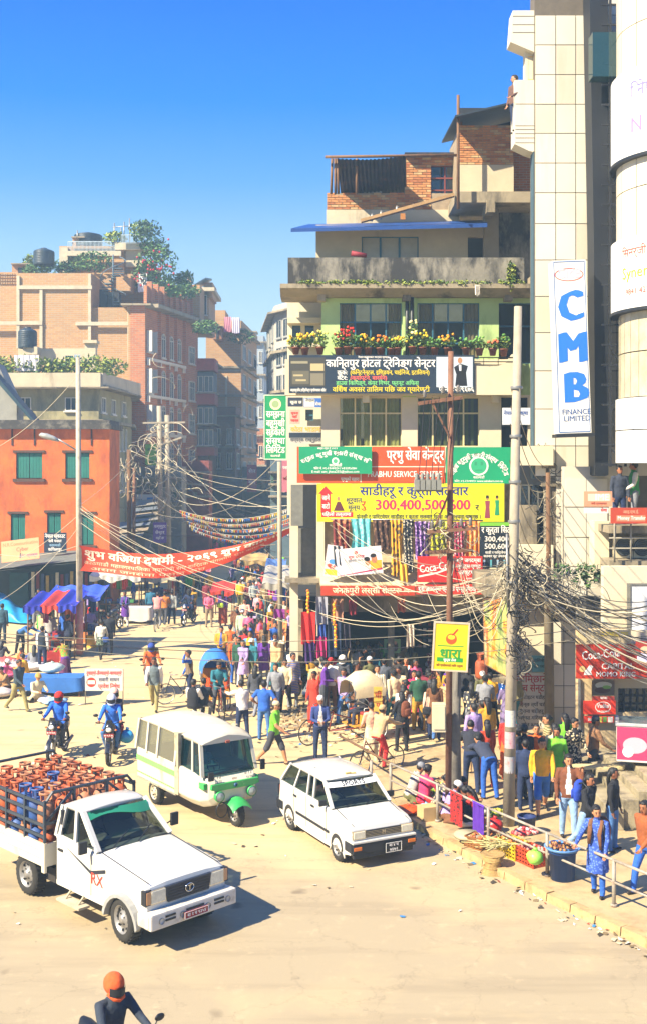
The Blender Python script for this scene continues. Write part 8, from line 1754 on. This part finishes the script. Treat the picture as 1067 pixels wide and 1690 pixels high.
# blue water jugs and the lone gas bottle
JM = glassmat('blue jug plastic','#3a80d8',opac=.55,base='#1c5cb0',rough=.15)
for k,(u,v) in enumerate(((788,1152),(801,1153),(815,1154),(828,1153),(794,1146),(808,1146),(822,1146),(836,1149))):
 p = G(u,v); mb = MB(); mb.lathe([(.01,0),(.12,0),(.14,.03),(.14,.14),(.13,.16),(.14,.18),(.14,.30),(.12,.36),(.05,.42),(.035,.46),(.035,.50),(.001,.5)],16,p); o = mb.build('water_jug',JM,label='big translucent blue water jug standing right of the dark shop',cat='water jug',group='blue water jugs by the shop'); m2 = MB(); m2.lathe([(.04,.49),(.04,.53),(.001,.53)],10,p); m2.build('cap',mat('white cap','#c8c8c4'),o)
gas(W(793,1120,36),0,'lone orange gas cylinder on the shop ledge above the blue jugs',None).scale = (1.25,1.25,1.25)
mb = MB(); bp(mb,780,1120,845,1128,35.9,.7); mb.build('ledge',CONC,label='low concrete ledge under the lone gas cylinder',cat='ledge')
# ================================================================== railing at the kerb
rl = wroot('pavement_railing',G(721,1355,PZ),label='grey two bar pipe railing along the pavement edge',cat='railing')
RP = [(612,1313),(644,1318),(721,1356),(805,1400),(902,1446),(1012,1496),(1100,1536)]; rp = [G(u,v,PZ) for u,v in RP]; RM = mat('old grey rail pipe','#8f8778',rough=.6,var=.2,stain=('#6a3c20',6,.6,.52))
for i,p in enumerate(rp): mb = MB(); mb.tube([p-V(0,0,.02),p+V(0,0,.82)],.035,10); mb.tube([p,p+V(0,0,.05)],.06,10); mb.build('post',RM,rl)
for i in range(len(rp)-1):
 if i == 0: continue
 for z,r_ in ((.80,.026),(.42,.022)): mb = MB(); mb.tube([rp[i]+V(0,-.0,z),rp[i+1]+V(0,0,z)],r_,8); mb.build('rail',RM,rl)
mb = MB(); mb.tube([rp[1]+V(0,0,.8),G(560,1262)+V(0,0,.75)],.03,8); mb.build('rail',WOOD,rl)
def rail_cloth(label,i,f0,f1,c_,dz=.55):
 a,b_ = rp[i].lerp(rp[i+1],f0)+V(-.03,-.05,.80),rp[i].lerp(rp[i+1],f1)+V(-.03,-.05,.80); mb = MB()
 mb.grid(lambda u,v: a.lerp(b_,u)+V(0,-.05-.03*math.sin(u*16)*(1-v*.5),-.0-dz*v+.02*math.sin(u*7)),18,6); mb.grid(lambda u,v: a.lerp(b_,u)+V(.02,.06+.02*math.sin(u*16),-dz*.6*v),18,3)
 mb.grid(lambda u,v: a.lerp(b_,u)+V(0,-.05+.11*v,.035*math.sin(math.pi*v)),18,3); mb.build('draped_cloth',fab(c_),label=label,cat='cloth',fix=False)
rail_cloth('dark red patterned cloth draped over the railing beside the timber post',2,.28,.52,floral('red black cloth','#a01c18','#3a1414',16),.62)
rail_cloth('purple shawl draped over the railing before the seated vendor',2,.72,.93,'#4a1c8c',.55)
# vendors' goods
def crate(loc,rz,label,c_,sx_=.5,sy=.34,h=.3,goods=None,gcol=('#c87818',),cat='crate',group=None):
 o = empty('plastic_crate',loc,rz,label=label,cat=cat,group=group); M_ = mat('crate '+c_,c_,rough=.5,var=.12); mb = MB()
 for z in [h*k/4 for k in range(5)]:
  for s_ in (-1,1): mb.box((0,s_*sy/2,z+.015),(sx_,.014,.035)); mb.box((s_*sx_/2,0,z+.015),(.014,sy,.035))
 mb.build('rim_band',M_,o,kind='stuff'); mb = MB()
 for k in range(7): x = -sx_/2+sx_*k/6; mb.box((x,-sy/2,h/2),(.03,.012,h)); mb.box((x,sy/2,h/2),(.03,.012,h))
 for k in range(5): y = -sy/2+sy*k/4; mb.box((-sx_/2,y,h/2),(.012,.03,h)); mb.box((sx_/2,y,h/2),(.012,.03,h))
 mb.box((0,0,.01),(sx_,sy,.02)); mb.build('slat_wall',M_,o,kind='stuff')
 if goods:
  g = MB()
  for _ in range(goods): g.ball((rnd.uniform(-.45,.45)*sx_,rnd.uniform(-.42,.42)*sy,h+rnd.uniform(-.03,.05)),rnd.uniform(.03,.045),7,5,mi=rnd.randrange(len(gcol)))
  g.build('fruit',[mat('fruit '+q,q,rough=.5) for q in gcol],label=None,kind='stuff').parent = o
 return o
ra = math.atan2(rp[4].y-rp[3].y,rp[4].x-rp[3].x)
crate(G(846,1412,PZ),ra,'yellow plastic crate with fruit behind the railing','#b89a18',.55,.36,.28,26,('#c86a28','#b8a040'))
crate(G(877,1425,PZ),ra,'red orange plastic crate full of pink fruit behind the railing','#a83c1c',.5,.36,.28,30,('#c04a50','#d08a78'))
crate(G(788,1398,PZ),ra+.3,'low brown basket crate beside the fruit sellers','#7a5028',.42,.34,.2,20,('#8a8a30','#a85a28'))
def bag(label,p,r_,c_,squash=.6,name='plastic_bag',cat='plastic bag'):
 mb = MB(); rr = random.Random(len(label)*7+int(p[0]*100)); rings = []
 for i in range(9):
  t = math.pi*i/8; t = min(max(t,.03),math.pi-.03); rings.append([Vector(p)+V(r_*(math.sin(t)+.07*rr.uniform(-1,1))*math.cos(2*math.pi*k/14)*(1+.14*rr.uniform(-1,1)),r_*math.sin(t)*math.sin(2*math.pi*k/14)*(1+.14*rr.uniform(-1,1)),r_*squash*(1-math.cos(t))*(1+.06*rr.uniform(-1,1))) for k in range(14)])
 mb.loft(rings); mb.tube([Vector(p)+V(0,0,r_*squash*1.95),Vector(p)+V(.02,0,r_*squash*2.3)],[.03,.05],7)
 return mb.build(name,mat('bag '+c_,c_,rough=.4,var=.2,scale=6,bump=.5,bs=10),label=label,cat=cat)
bag('pale green plastic bundle lying beside the yellow crate',G(835,1392,PZ),.2,'#b8c8a0',.4); bag('lime green plastic bag hanging at the railing post',rp[4]+V(-.25,-.1,.25),.15,'#8ac84a',.9)
bag('red plastic bag at the foot of the purple shawl',G(815,1372,PZ),.17,'#b82c28',.8); bag('white sack of vegetables in front of the bending man',G(790,1345,PZ),.2,'#c8c0a8',.5); bag('light blue plastic sack on the ground behind the hatchback',G(702,1340,PZ),.2,'#78a8d0',.45); bag('orange cloth heap beside the pink shawl woman',G(672,1342,PZ),.28,'#c84a18',.3,'cloth_heap','cloth heap'); bag('brown lumpy sack on the kerb by the crates',G(810,1395,PZ),.22,'#9a5a2c',.6,'sack','sack'); bag('big grey sack under the low table by the tiled pillar',G(930,1258,PZ),.35,'#6a685e',.8,'sack','sack')
bag('light blue bundle beside the man in maroon',HD(705,1105,1.1)+V(.3,0,0),.3,'#5a90c8',1.0,'bundle','bundle'); bag('white plastic bundle on the blue table',G(86,1140)+V(0,0,.62),.42,'#b8c8b8',.4); bag('white sack beside the turbaned man',G(75,1160),.25,'#b0b8c0',.4); bag('pale blue cloth heap at the foot of the blue table',G(92,1162),.4,'#8ab0c8',.25,'cloth_heap','cloth heap')
# blue bin with a tray
bn_ = empty('blue_bin',G(927,1450,PZ),label='blue plastic drum carrying a tray of snacks at the railing',cat='drum'); mb = MB(); mb.lathe([(.001,0),(.22,0),(.25,.5),(.27,.5),(.27,.54),(.23,.54),(.23,.4)],18); mb.build('drum',mat('blue plastic','#123c78',rough=.4,var=.15),bn_)
mb = MB(); mb.lathe([(.001,.55),(.30,.55),(.34,.60),(.33,.61),(.29,.565)],20); mb.build('tray',mat('blue enamel tray','#5a88c0',rough=.3),bn_); g = MB()
for _ in range(50): a,r_ = rnd.uniform(0,6.3),.25*rnd.random()**.5; g.ball((r_*math.cos(a),r_*math.sin(a),.59+rnd.uniform(0,.05)),.03,6,4,mi=rnd.randrange(2))
g.build('snack',[mat('fruit #a87848','#a87848'),mat('fruit #6a3a20','#6a3a20')],bn_,kind='stuff')
mb = MB(); p = G(868,1376,PZ); mb.lathe([(.001,0),(.16,0),(.19,.35),(.2,.35),(.2,.38),(.17,.38)],16,p); mb.build('bucket',mat('dark blue bucket','#22305c',rough=.4),label='dark blue bucket beside the concrete pole',cat='bucket')
# wicker stools and basket
WK = mat('wicker','#9a7c48',var=.3,scale=14,bump=.6,bs=50)
def basket(p,label,r_=.3,h=.3,waist=.6):
 mb = MB(); mb.lathe([(r_*.9,0),(r_*waist,h*.5),(r_,h),(r_*.9,h),(r_*.2,h*.9),(.001,h*.88)],18,p); o = mb.build('wicker_basket',WK,label=label,cat='basket'); m2 = MB()
 for k in range(4): m2.lathe([(r_*(.93-(1-waist)*(1-abs(k/1.5-1))*.9)+.012,h*k/3-.012),(r_*(.93-(1-waist)*(1-abs(k/1.5-1))*.9)+.024,h*k/3),(r_*(.93-(1-waist)*(1-abs(k/1.5-1))*.9)+.012,h*k/3+.012)],18,p)
 m2.build('woven_hoop',WK,o,kind='stuff'); return o
basket(G(812,1440),'wicker waisted stool topped with trimmings on the road edge',.24,.36); mb = MB(); p = G(771,1402); mb.lathe([(.001,.26),(.28,.26),(.29,.30),(.27,.33),(.001,.34)],20,p); o = mb.build('round_stool',mat('stone grey disc','#a09878',var=.2),label='round flat topped stool at the kerb',cat='stool'); mb = MB(); mb.lathe([(.001,0),(.18,0),(.12,.26)],12,p); mb.build('stool_base',BLACK,o)
mb = MB()
for _ in range(60): mb.tube([G(825,1425)+V(rnd.gauss(0,.15),rnd.gauss(0,.1),.38),G(825,1425)+V(rnd.gauss(0,.3),rnd.gauss(0,.18),.4+rnd.uniform(-.1,.15))],.008,3)
mb.build('vegetable_trimmings',mat('pale stems','#b8b078'),kind='stuff')
# vegetables in front of vendors
def pile(label,p,r_,n_,cols_,s_=.04,name='vegetable_pile',h=.12,cat='vegetables'):
 mb = MB()
 for _ in range(n_): a,q = rnd.uniform(0,6.3),rnd.random()**.5; mb.ball(Vector(p)+V(q*r_*math.cos(a),q*r_*.7*math.sin(a),s_+h*(1-q)*rnd.random()),s_*rnd.uniform(.7,1.3),6,4,mi=rnd.randrange(len(cols_)))
 return mb.build(name,[mat('fruit '+q,q,rough=.55) for q in cols_],label=label,cat=cat)
pile('heap of leafy green and yellow vegetables behind the pink shawl woman',G(722,1302,PZ),.45,120,('#6a8a28','#b8b040','#c8c8a0','#3a5a20'),.05); pile('small heap of limes under the bending man',G(820,1345,PZ),.3,70,('#8aa028','#a8a030'),.04); pile('spread of tomatoes and greens by the seated vendors',G(690,1312,PZ),.35,70,('#a83020','#4a7a28','#c8b848'),.04); pile('red fruit laid out on a sheet near the yellow crate',G(865,1400,PZ)+V(0,0,.28),.25,60,('#b02c30','#c86a60','#c8a8a0'),.04)
mb = MB(); mb.box(G(708,1352,PZ)+V(0,0,.15),(.45,.3,.3),rz=.4); mb.build('carton',mat('cardboard','#b89a68',var=.12),label='cardboard carton on the pavement beside the pink shawl woman',cat='carton')
# low tables, freezer
def table(label,p,sx_,sy,h,topm,rz=0,name='low_table',cloth=None,drop=.3):
 o = empty(name,p,rz,label=label,cat='table'); mb = MB(); mb.box((0,0,h),(sx_,sy,.04)); mb.build('table_top',topm,o)
 for a in (-1,1):
  for b_ in (-1,1): mb = MB(); mb.box((a*(sx_/2-.05),b_*(sy/2-.05),h/2),(.05,.05,h)); mb.build('leg',WOOD,o)
 if cloth:
  mb = MB(); q = [(-1,-1),(1,-1),(1,1),(-1,1)]; N = 10; pts = []
  for i in range(4):
   a,b_ = q[i],q[(i+1) % 4]
   for k in range(N): pts.append(((a[0]+(b_[0]-a[0])*k/N)*(sx_/2+.02),(a[1]+(b_[1]-a[1])*k/N)*(sy/2+.02)))
  mb.loft([[Vector((x*(1+.0),y,h+.035)) for x,y in pts],[Vector((x*1.05+.02*math.sin(i*1.3),y*1.05+.02*math.cos(i*1.7),h-drop+.05*math.sin(i*.7))) for i,(x,y) in enumerate(pts)]],cap=False); mb.quad((-sx_/2-.02,-sy/2-.02,h+.036),(sx_/2+.02,-sy/2-.02,h+.036),(sx_/2+.02,sy/2+.02,h+.036),(-sx_/2-.02,sy/2+.02,h+.036)); mb.build('table_cloth',cloth,o,fix=False)
 return o
PLY = mat('bleached plywood','#b8a878',var=.15)
table('plywood topped table with a dark skirt beside the tiled pillar',G(925,1262,PZ),1.6,.7,.55,PLY,cloth=None); mb = MB(); mb.box(G(925,1262,PZ)+V(0,-.1,.26),(1.5,.5,.5)); mb.build('dark_sheet',mat('black plastic sheet','#1c1e1e',rough=.4),label='black plastic sheet wrapped under the plywood table',cat='sheet')
table('narrow plywood board table in front of the ice cream freezer',W(985,1296,26),1.1,.35,.42,PLY)
fz = empty('ice_cream_freezer',V(7.35,25.9,PZ+.95),R(-14),label='colourful chest freezer printed with ice cream at the top of the steps',cat='freezer')
FW = mat('white freezer shell','#c8c4bc',rough=.3,var=.05)
mb = MB(); mb.box((0,0,.47),(1.5,.8,.80)); mb.build('cabinet',FW,fz,bevel=.02); mb = MB(); mb.box((0,0,.90),(1.54,.84,.06)); mb.build('lid_frame',mat('grey lid frame','#a8a8a4',rough=.4),fz,bevel=.01)
for s_ in (-1,1): mb = MB(); mb.box((s_*.36,0,.935),(.68,.72,.01)); mb.build('sliding_lid',glassmat('lid glass','#b8c8c8',opac=.4,base='#8a9898'),fz)
def fpr(m_,x0,x1,z0,z1,side=False):
 q = MB();
 if side: q.quad((-.753,x1,z0),(-.753,x0,z0),(-.753,x0,z1),(-.753,x1,z1))
 else: q.quad((x0,-.403,z0),(x1,-.403,z0),(x1,-.403,z1),(x0,-.403,z1))
 return q.build('printed_panel',ink(m_),fz,fix=False)
fpr('#d8c010',-.38,.38,.12,.85,True); fpr('#c03058',-.74,.0,.12,.85); fpr('#d8b818',.0,.74,.12,.85)
def fdisc(x,z,rx,rz_,c_,side,o_=.001,n_=20):
 q = MB(); pts = [((-.754-o_,x+rx*math.cos(2*math.pi*k/n_),z+rz_*math.sin(2*math.pi*k/n_)) if side else (x+rx*math.cos(2*math.pi*k/n_),-.404-o_,z+rz_*math.sin(2*math.pi*k/n_))) for k in range(n_)]; q.add(pts,[list(range(n_))]); q.build('printed_panel',ink(c_),fz,fix=False)
fdisc(.15,.62,.14,.13,'#1c48a0',True); fdisc(.15,.62,.10,.06,'#e8e4dc',True,.003); fdisc(-.1,.3,.28,.16,'#d87a98',True); fdisc(-.15,.25,.18,.1,'#e8d0d0',True,.003); fdisc(.35,.68,.13,.12,'#1c48a0',False); fdisc(-.35,.45,.26,.18,'#e0a0a8',False); fdisc(.3,.3,.25,.15,'#c85a20',False); fdisc(-.5,.3,.12,.12,'#e8e0d8',False,.003)
mb = MB(); letters(mb,'dairy',.35,.68,.08,.2,1,y=-.409); mb.build('lettering',ink('#e8e4dc'),fz,fix=False); mb = MB()
for k in range(8): mb.box((.52,-.407,.16+k*.03),(.36,.006,.008))
mb.build('grille',BLACK,fz,kind='stuff')
# air conditioners on the balcony
for k,(u,c_) in enumerate(((1032,'left'),(1062,'right'))):
 o = wroot('air_conditioner',W(u,922,31),label='%s air conditioner unit with a round fan on the lower balcony' % c_,cat='air conditioner',group='air conditioners'); mb = MB(); bp(mb,u-17,886,u+12,921,31.0,.35); mb.build('case',mat('cream metal case','#b4a888',rough=.5,var=.08),o,bevel=.01)
 mb = MB(); mb.lathe([(.22,-.02),(.24,-.02),(.24,.01),(.001,.012)],20,W(u-3,903,30.98),'y'); mb.build('fan',mat('dark fan','#20282c'),o)
 m2 = MB();
 for q in range(4): m2.lathe([(.05+q*.05,-.03),(.056+q*.05,-.03)],20,W(u-3,903,30.98),'y')
 m2.build('fan_guard',STEEL,o,kind='stuff')
# ================================================================== market stalls on the left and in the middle
def stall(label,u0,v0,u1,vb,y,cols_,depth=1.8,goods=True,drop=.25,group='market stalls',slope=.3,gcols=('#b83020','#c87028','#c8b8a0','#304878','#8a2a50')):
 a = G(0,vb); y = a.y; s_ = y/FPX; x0,x1 = (u0-CU)*s_,(u1-CU)*s_; zt = CAMH-(v0-HV)*s_
 o = wroot('market_stall',V((x0+x1)/2,y,0),label=label,cat='market stall',group=group)
 for x in (x0+.06,x1-.06):
  for yy,z in ((y,zt),(y+depth,zt+slope)): mb = MB(); mb.tube([(x,yy,0),(x,yy,z)],.03,6); mb.build('post',WOOD,o)
 n_ = len(cols_)
 for i,c_ in enumerate(cols_):
  xa,xb = x0+(x1-x0)*i/n_-.08,x0+(x1-x0)*(i+1)/n_+.05; ph = rnd.uniform(0,6)
  mb = MB(); mb.grid(lambda u,v: (xa+(xb-xa)*u,y-.25+(depth+.5)*v,zt+.03*i+slope*v-.14*math.sin(math.pi*u)*math.sin(math.pi*v)+.04*math.sin(u*11+ph)),12,8); mb.grid(lambda u,v: (xa+(xb-xa)*u,y-.26+.03*math.sin(u*20+ph),zt+.03*i+.04*math.sin(u*11+ph)-drop*v*(1+.25*math.sin(u*7+ph))),24,2); mb.build('canopy',mat('tarp '+c_,c_,rough=.6,var=.2,scale=2,bump=.4,bs=5),o,fix=False)
 if goods:
  mb = MB(); mb.b2((x0+.1,y+.1,.72),(x1-.1,y+depth*.7,.76)); mb.build('counter',WOOD,o)
  for k in range(int((x1-x0)*5)):
   x = rnd.uniform(x0+.2,x1-.3); mb = MB(); mb.box((x,y+.2+rnd.random()*depth*.4,.76+.12),(rnd.uniform(.15,.4),rnd.uniform(.15,.3),rnd.uniform(.1,.3)),rz=rnd.uniform(-.4,.4)); mb.build('goods',mat('goods '+(q := rnd.choice(gcols)),q,var=.15),o)
  for k in range(int((x1-x0)*2.5)):
   x = rnd.uniform(x0+.1,x1-.3); q = rnd.choice(gcols); m2 = MB(); w_ = rnd.uniform(.2,.35); h_ = rnd.uniform(.4,.8); m2.grid(lambda u,v: (x+w_*u,y+.5+.04*math.sin(u*14),zt-.1-h_*v),10,3); m2.build('hanging_goods',mat('cloth '+q,q,rough=.9,var=.1),o,fix=False)
 return o
stall('market stall under patched blue and red tarpaulins beside the street lamp',44,1000,126,1088,0,('#16248c','#b83424','#1c2c9c'),2.2)
stall('narrow stall with a striped blue canopy right of the patched tarpaulins',80,986,166,1072,0,('#3a5ad0','#3050c0'),1.6,drop=.12)
stall('white roofed stall hung with yellow cloths below the red banner',152,950,232,1022,0,('#c8c4b4','#c0bcae'),2.0,gcols=('#d8a818','#2c4878','#b83020','#3a7a40'))
stall('pale awning stall behind the crowd right of the white roofed one',232,952,290,1004,0,('#b0a890',),2.0)
stall('stall with a grey sheet roof at the left of the corner building',436,962,476,1060,0,('#9a9484',),2.6,slope=.5,gcols=('#b02878','#2c58a0','#d8a818','#b83020'))
stall('orange goods stall in front of the grey sheet roof',424,1048,470,1092,0,('#c8601c','#c87838'),1.2,drop=.35,gcols=('#c84a1c','#d8a040','#c8c0b0','#b02c28'))
stall('small stall with a red umbrella cloth in the street crowd',350,975,385,1020,0,('#c03018',),1.4,drop=.2)
for k,(u0,v0,u1,vb,cs_) in enumerate(((300,948,330,985,('#7a6a50',)),(400,925,440,975,('#a88a50',)),(440,935,470,990,('#4a6a9a',)),(0,940,40,1012,('#3a4448',)))): stall(['brown','tan','blue','grey'][k]+' roofed stall far back among the crowd',u0,v0,u1,vb,0,cs_,1.6)
# blue tent
tn = wroot('blue_tent',G(20,1030),label='bright blue tarpaulin tent at the far left edge',cat='tent'); mb = MB(); c0 = G(14,1030)
def tent(u,v): return (c0.x-2.4+3.4*u,c0.y+1.6*v-.3*math.sin(u*8),max(.05,(2.6-1.5*abs(u-.15)**.7-1.1*u)*math.sin(math.pi*min(1,v*.5+.18))+.08*math.sin(u*19+v*5)))
mb.grid(tent,22,10); mb.grid(lambda u,v: Vector(tent(u,0))*1.0 if v == 1 else Vector((tent(u,0)[0],tent(u,0)[1]-.1,.1+(tent(u,0)[2]-.1)*v)),22,3); mb.build('tarpaulin',mat('bright blue tarp','#2090c8',rough=.5,var=.15,bump=.5,bs=4),tn,fix=False)
table('long table covered with a blue sheet where the flowered sari stoops',G(84,1146),2.2,.9,.6,WOOD,cloth=mat('blue table sheet','#2c64a8',var=.12),drop=.42)
table('white cloth covered table in front of the white roofed stall',G(226,1028),1.4,.8,.75,WOOD,cloth=mat('white table sheet','#c8c0b4',var=.1),drop=.6)
for k,(u,v,c_,nm) in enumerate(((8,1098,'#c05a50','red'),(22,1104,'#c8a8a0','pale pink'),(42,1100,'#7a8ab0','lilac blue'),(55,1106,'#d8d0c8','white'),(14,1116,'#a03a50','crimson'),(36,1092,'#d0a060','tan'),(-4,1150,'#c8b8a8','cream'),(64,1098,'#c0482c','orange red'),(50,1092,'#3a4a80','navy'))): bag(nm+' heap of clothes spread on the ground at the left market',G(u,v),.55,c_,.28,'cloth_heap','cloth heap')
for k,(u,v,c_,nm) in enumerate(((82,1075,'#b82c1c','red'),(92,1070,'#c84a20','orange'),(100,1090,'#b83a28','brick red'),(146,1060,'#c87838','tan'),(152,1068,'#d8b040','yellow'),(88,1096,'#a8281c','dark red'))):
 p = G(u,v); mb = MB(); mb.box(p+V(0,0,.25),(.45,.35,.5),rz=rnd.uniform(-.4,.4)); mb.build('box',mat('goods '+c_,c_),label=nm+' box stacked beneath the patched tarpaulin stall',cat='box')
# oranges on the blue hooded rickshaw
q_ = Matrix.Translation(RK1.location) @ Matrix.Rotation(RK1.rotation_euler.z,4,'Z'); mb = MB()
for k in range(90): mb.ball(q_ @ V(rnd.uniform(-.4,.4),rnd.uniform(.2,.55),.84+rnd.uniform(0,.16)),.045,7,5)
mb.build('orange_pile',mat('orange fruit','#d88a10',rough=.5,var=.15),label='pile of oranges on the bench of the blue hooded rickshaw',cat='oranges',kind='thing')
mb = MB(); mb.M = q_; mb.grid(lambda u,v: (-.42+.84*u,.0+.03*math.sin(u*20),1.12-.36*v),24,3); mb.M = Matrix.Identity(4); mb.build('orange_cloth',mat('orange drape','#c84a14',rough=.9),label='orange cloth draped across the blue hooded rickshaw',cat='cloth',fix=False)
# rubble strip in the square, bricks
mb = MB()
for _ in range(260):
 p = G(rnd.gauss(520,38),rnd.gauss(1183,12)); mb.box(p+V(0,0,.03),(rnd.uniform(.04,.22),rnd.uniform(.04,.12),rnd.uniform(.03,.1)),rz=rnd.uniform(0,3),mi=rnd.randrange(2))
mb.build('rubble',[mat('rubble tan','#9a8460'),mat('rubble grey','#77705f')],kind='stuff')
# rucksacks and handbags carried by people
def pack(label,loc,rz,c_,w=.30,h=.42,d=.16):
 o = empty('rucksack',loc,R(rz),label=label,cat='rucksack'); mb = MB(); mb.loft([[V(w/2*k*math.cos(a),d/2*math.sin(a)*k2,z) for a in [2*math.pi*i/14 for i in range(14)]] for z,k,k2 in ((0,.7,.8),(.04,.95,1),(h*.5,1,1.1),(h*.85,.85,.9),(h,.4,.4))]); mb.build('body',fab(c_),o)
 mb = MB(); mb.loft([[V(w*.34*k*math.cos(a),d/2+.03+.035*math.sin(a)*k,z) for a in [2*math.pi*i/10 for i in range(10)]] for z,k in ((.04,.8),(.08,1),(.2,1),(.23,.7))]); mb.build('pocket',fab(c_),o)
 for s_ in (-1,1): mb = MB(); mb.tube([(s_*.10,-d/2,h*.9),(s_*.11,-d/2-.10,h*1.0),(s_*.12,-d/2-.24,h*.8),(s_*.13,-d/2-.18,.05),(s_*.12,-d/2,.04)],.016,5); mb.build('strap',BLACK,o)
 return o
def on(p,rz,off,z): q = Matrix.Rotation(R(rz),3,'Z') @ V(*off); return Vector(p)+q+V(0,0,z)
pack('brown leather rucksack on the girl dressed in black',on(PX(662,1240),-150,(0,.20,0),.98),-150,'#6a3820'); pack('royal blue rucksack on the young woman in a black jacket',on(PX(968,1412,Z),40,(0,.2,0),1.02),40,'#1c3c9c'); pack('rust brown rucksack on the woman in the blue kurta',on(PX(985,1478,Z),-28,(.02,.19,0),.92),-28,'#7a4020',.34,.44)
def handbag(label,p,c_,strap_to=None,w=.3,h=.22):
 mb = MB(); mb.loft([[V(w/2*k*math.cos(a),.06*k*math.sin(a),z) for a in [2*math.pi*i/12 for i in range(12)]] for z,k in ((0,.8),(.03,1),(h*.7,1),(h,.7))]); o = mb.build('handbag',fab(c_),loc=p,label=label,cat='handbag'); m2 = MB(); t = Vector(strap_to)-Vector(p) if strap_to is not None else V(0,0,h+.25); m2.tube([(-w*.35,0,h*.9),t+V(-.03,0,0),t+V(.03,0,0),(w*.35,0,h*.9)],.01,5); m2.build('strap',BLACK,o); return o
handbag('black shoulder bag on the woman in the pale pink cardigan',PX(711,1220)+V(-.12,-.12,.72),'black',PX(711,1220)+V(-.05,-.05,1.38)); handbag('blue shoulder bag of the woman in the floral skirt',PX(167,1090)+V(.2,-.08,.72),'#24407c',PX(167,1090)+V(.1,0,1.35)); handbag('lime green bag carried by the woman in violet',PX(368,1033)+V(-.1,-.16,.9),'#a8c828',PX(368,1033)+V(0,-.05,1.4)); handbag('black bag in the hand of the man leaving past the jugs',PX(768,1186)+V(.28,-.05,.45),'black',PX(768,1186)+V(.27,-.02,.78),.34,.26); bag('turquoise plastic disc shaped bag on the oncoming motorbike',M2.location+V(.36,.3,.35),.2,'#3a98c8',.9)
# air
hz = MB(); hz.b2((-200,-8,-1),(200,540,30)); hm = bpy.data.materials.new('street haze'); hm.use_nodes = True
n,l = hm.node_tree.nodes,hm.node_tree.links; n.remove(n['Principled BSDF']); pv = n.new('ShaderNodeVolumePrincipled'); pv.inputs['Density'].default_value = .0017; pv.inputs['Color'].default_value = (.55,.82,1,1); pv.inputs['Anisotropy'].default_value = .1
l.new(pv.outputs[0],n['Material Output'].inputs['Volume'])
hz.build('haze',hm,kind='stuff')
sc.cycles.volume_step_rate = 4
print('objects',len(sc.objects))
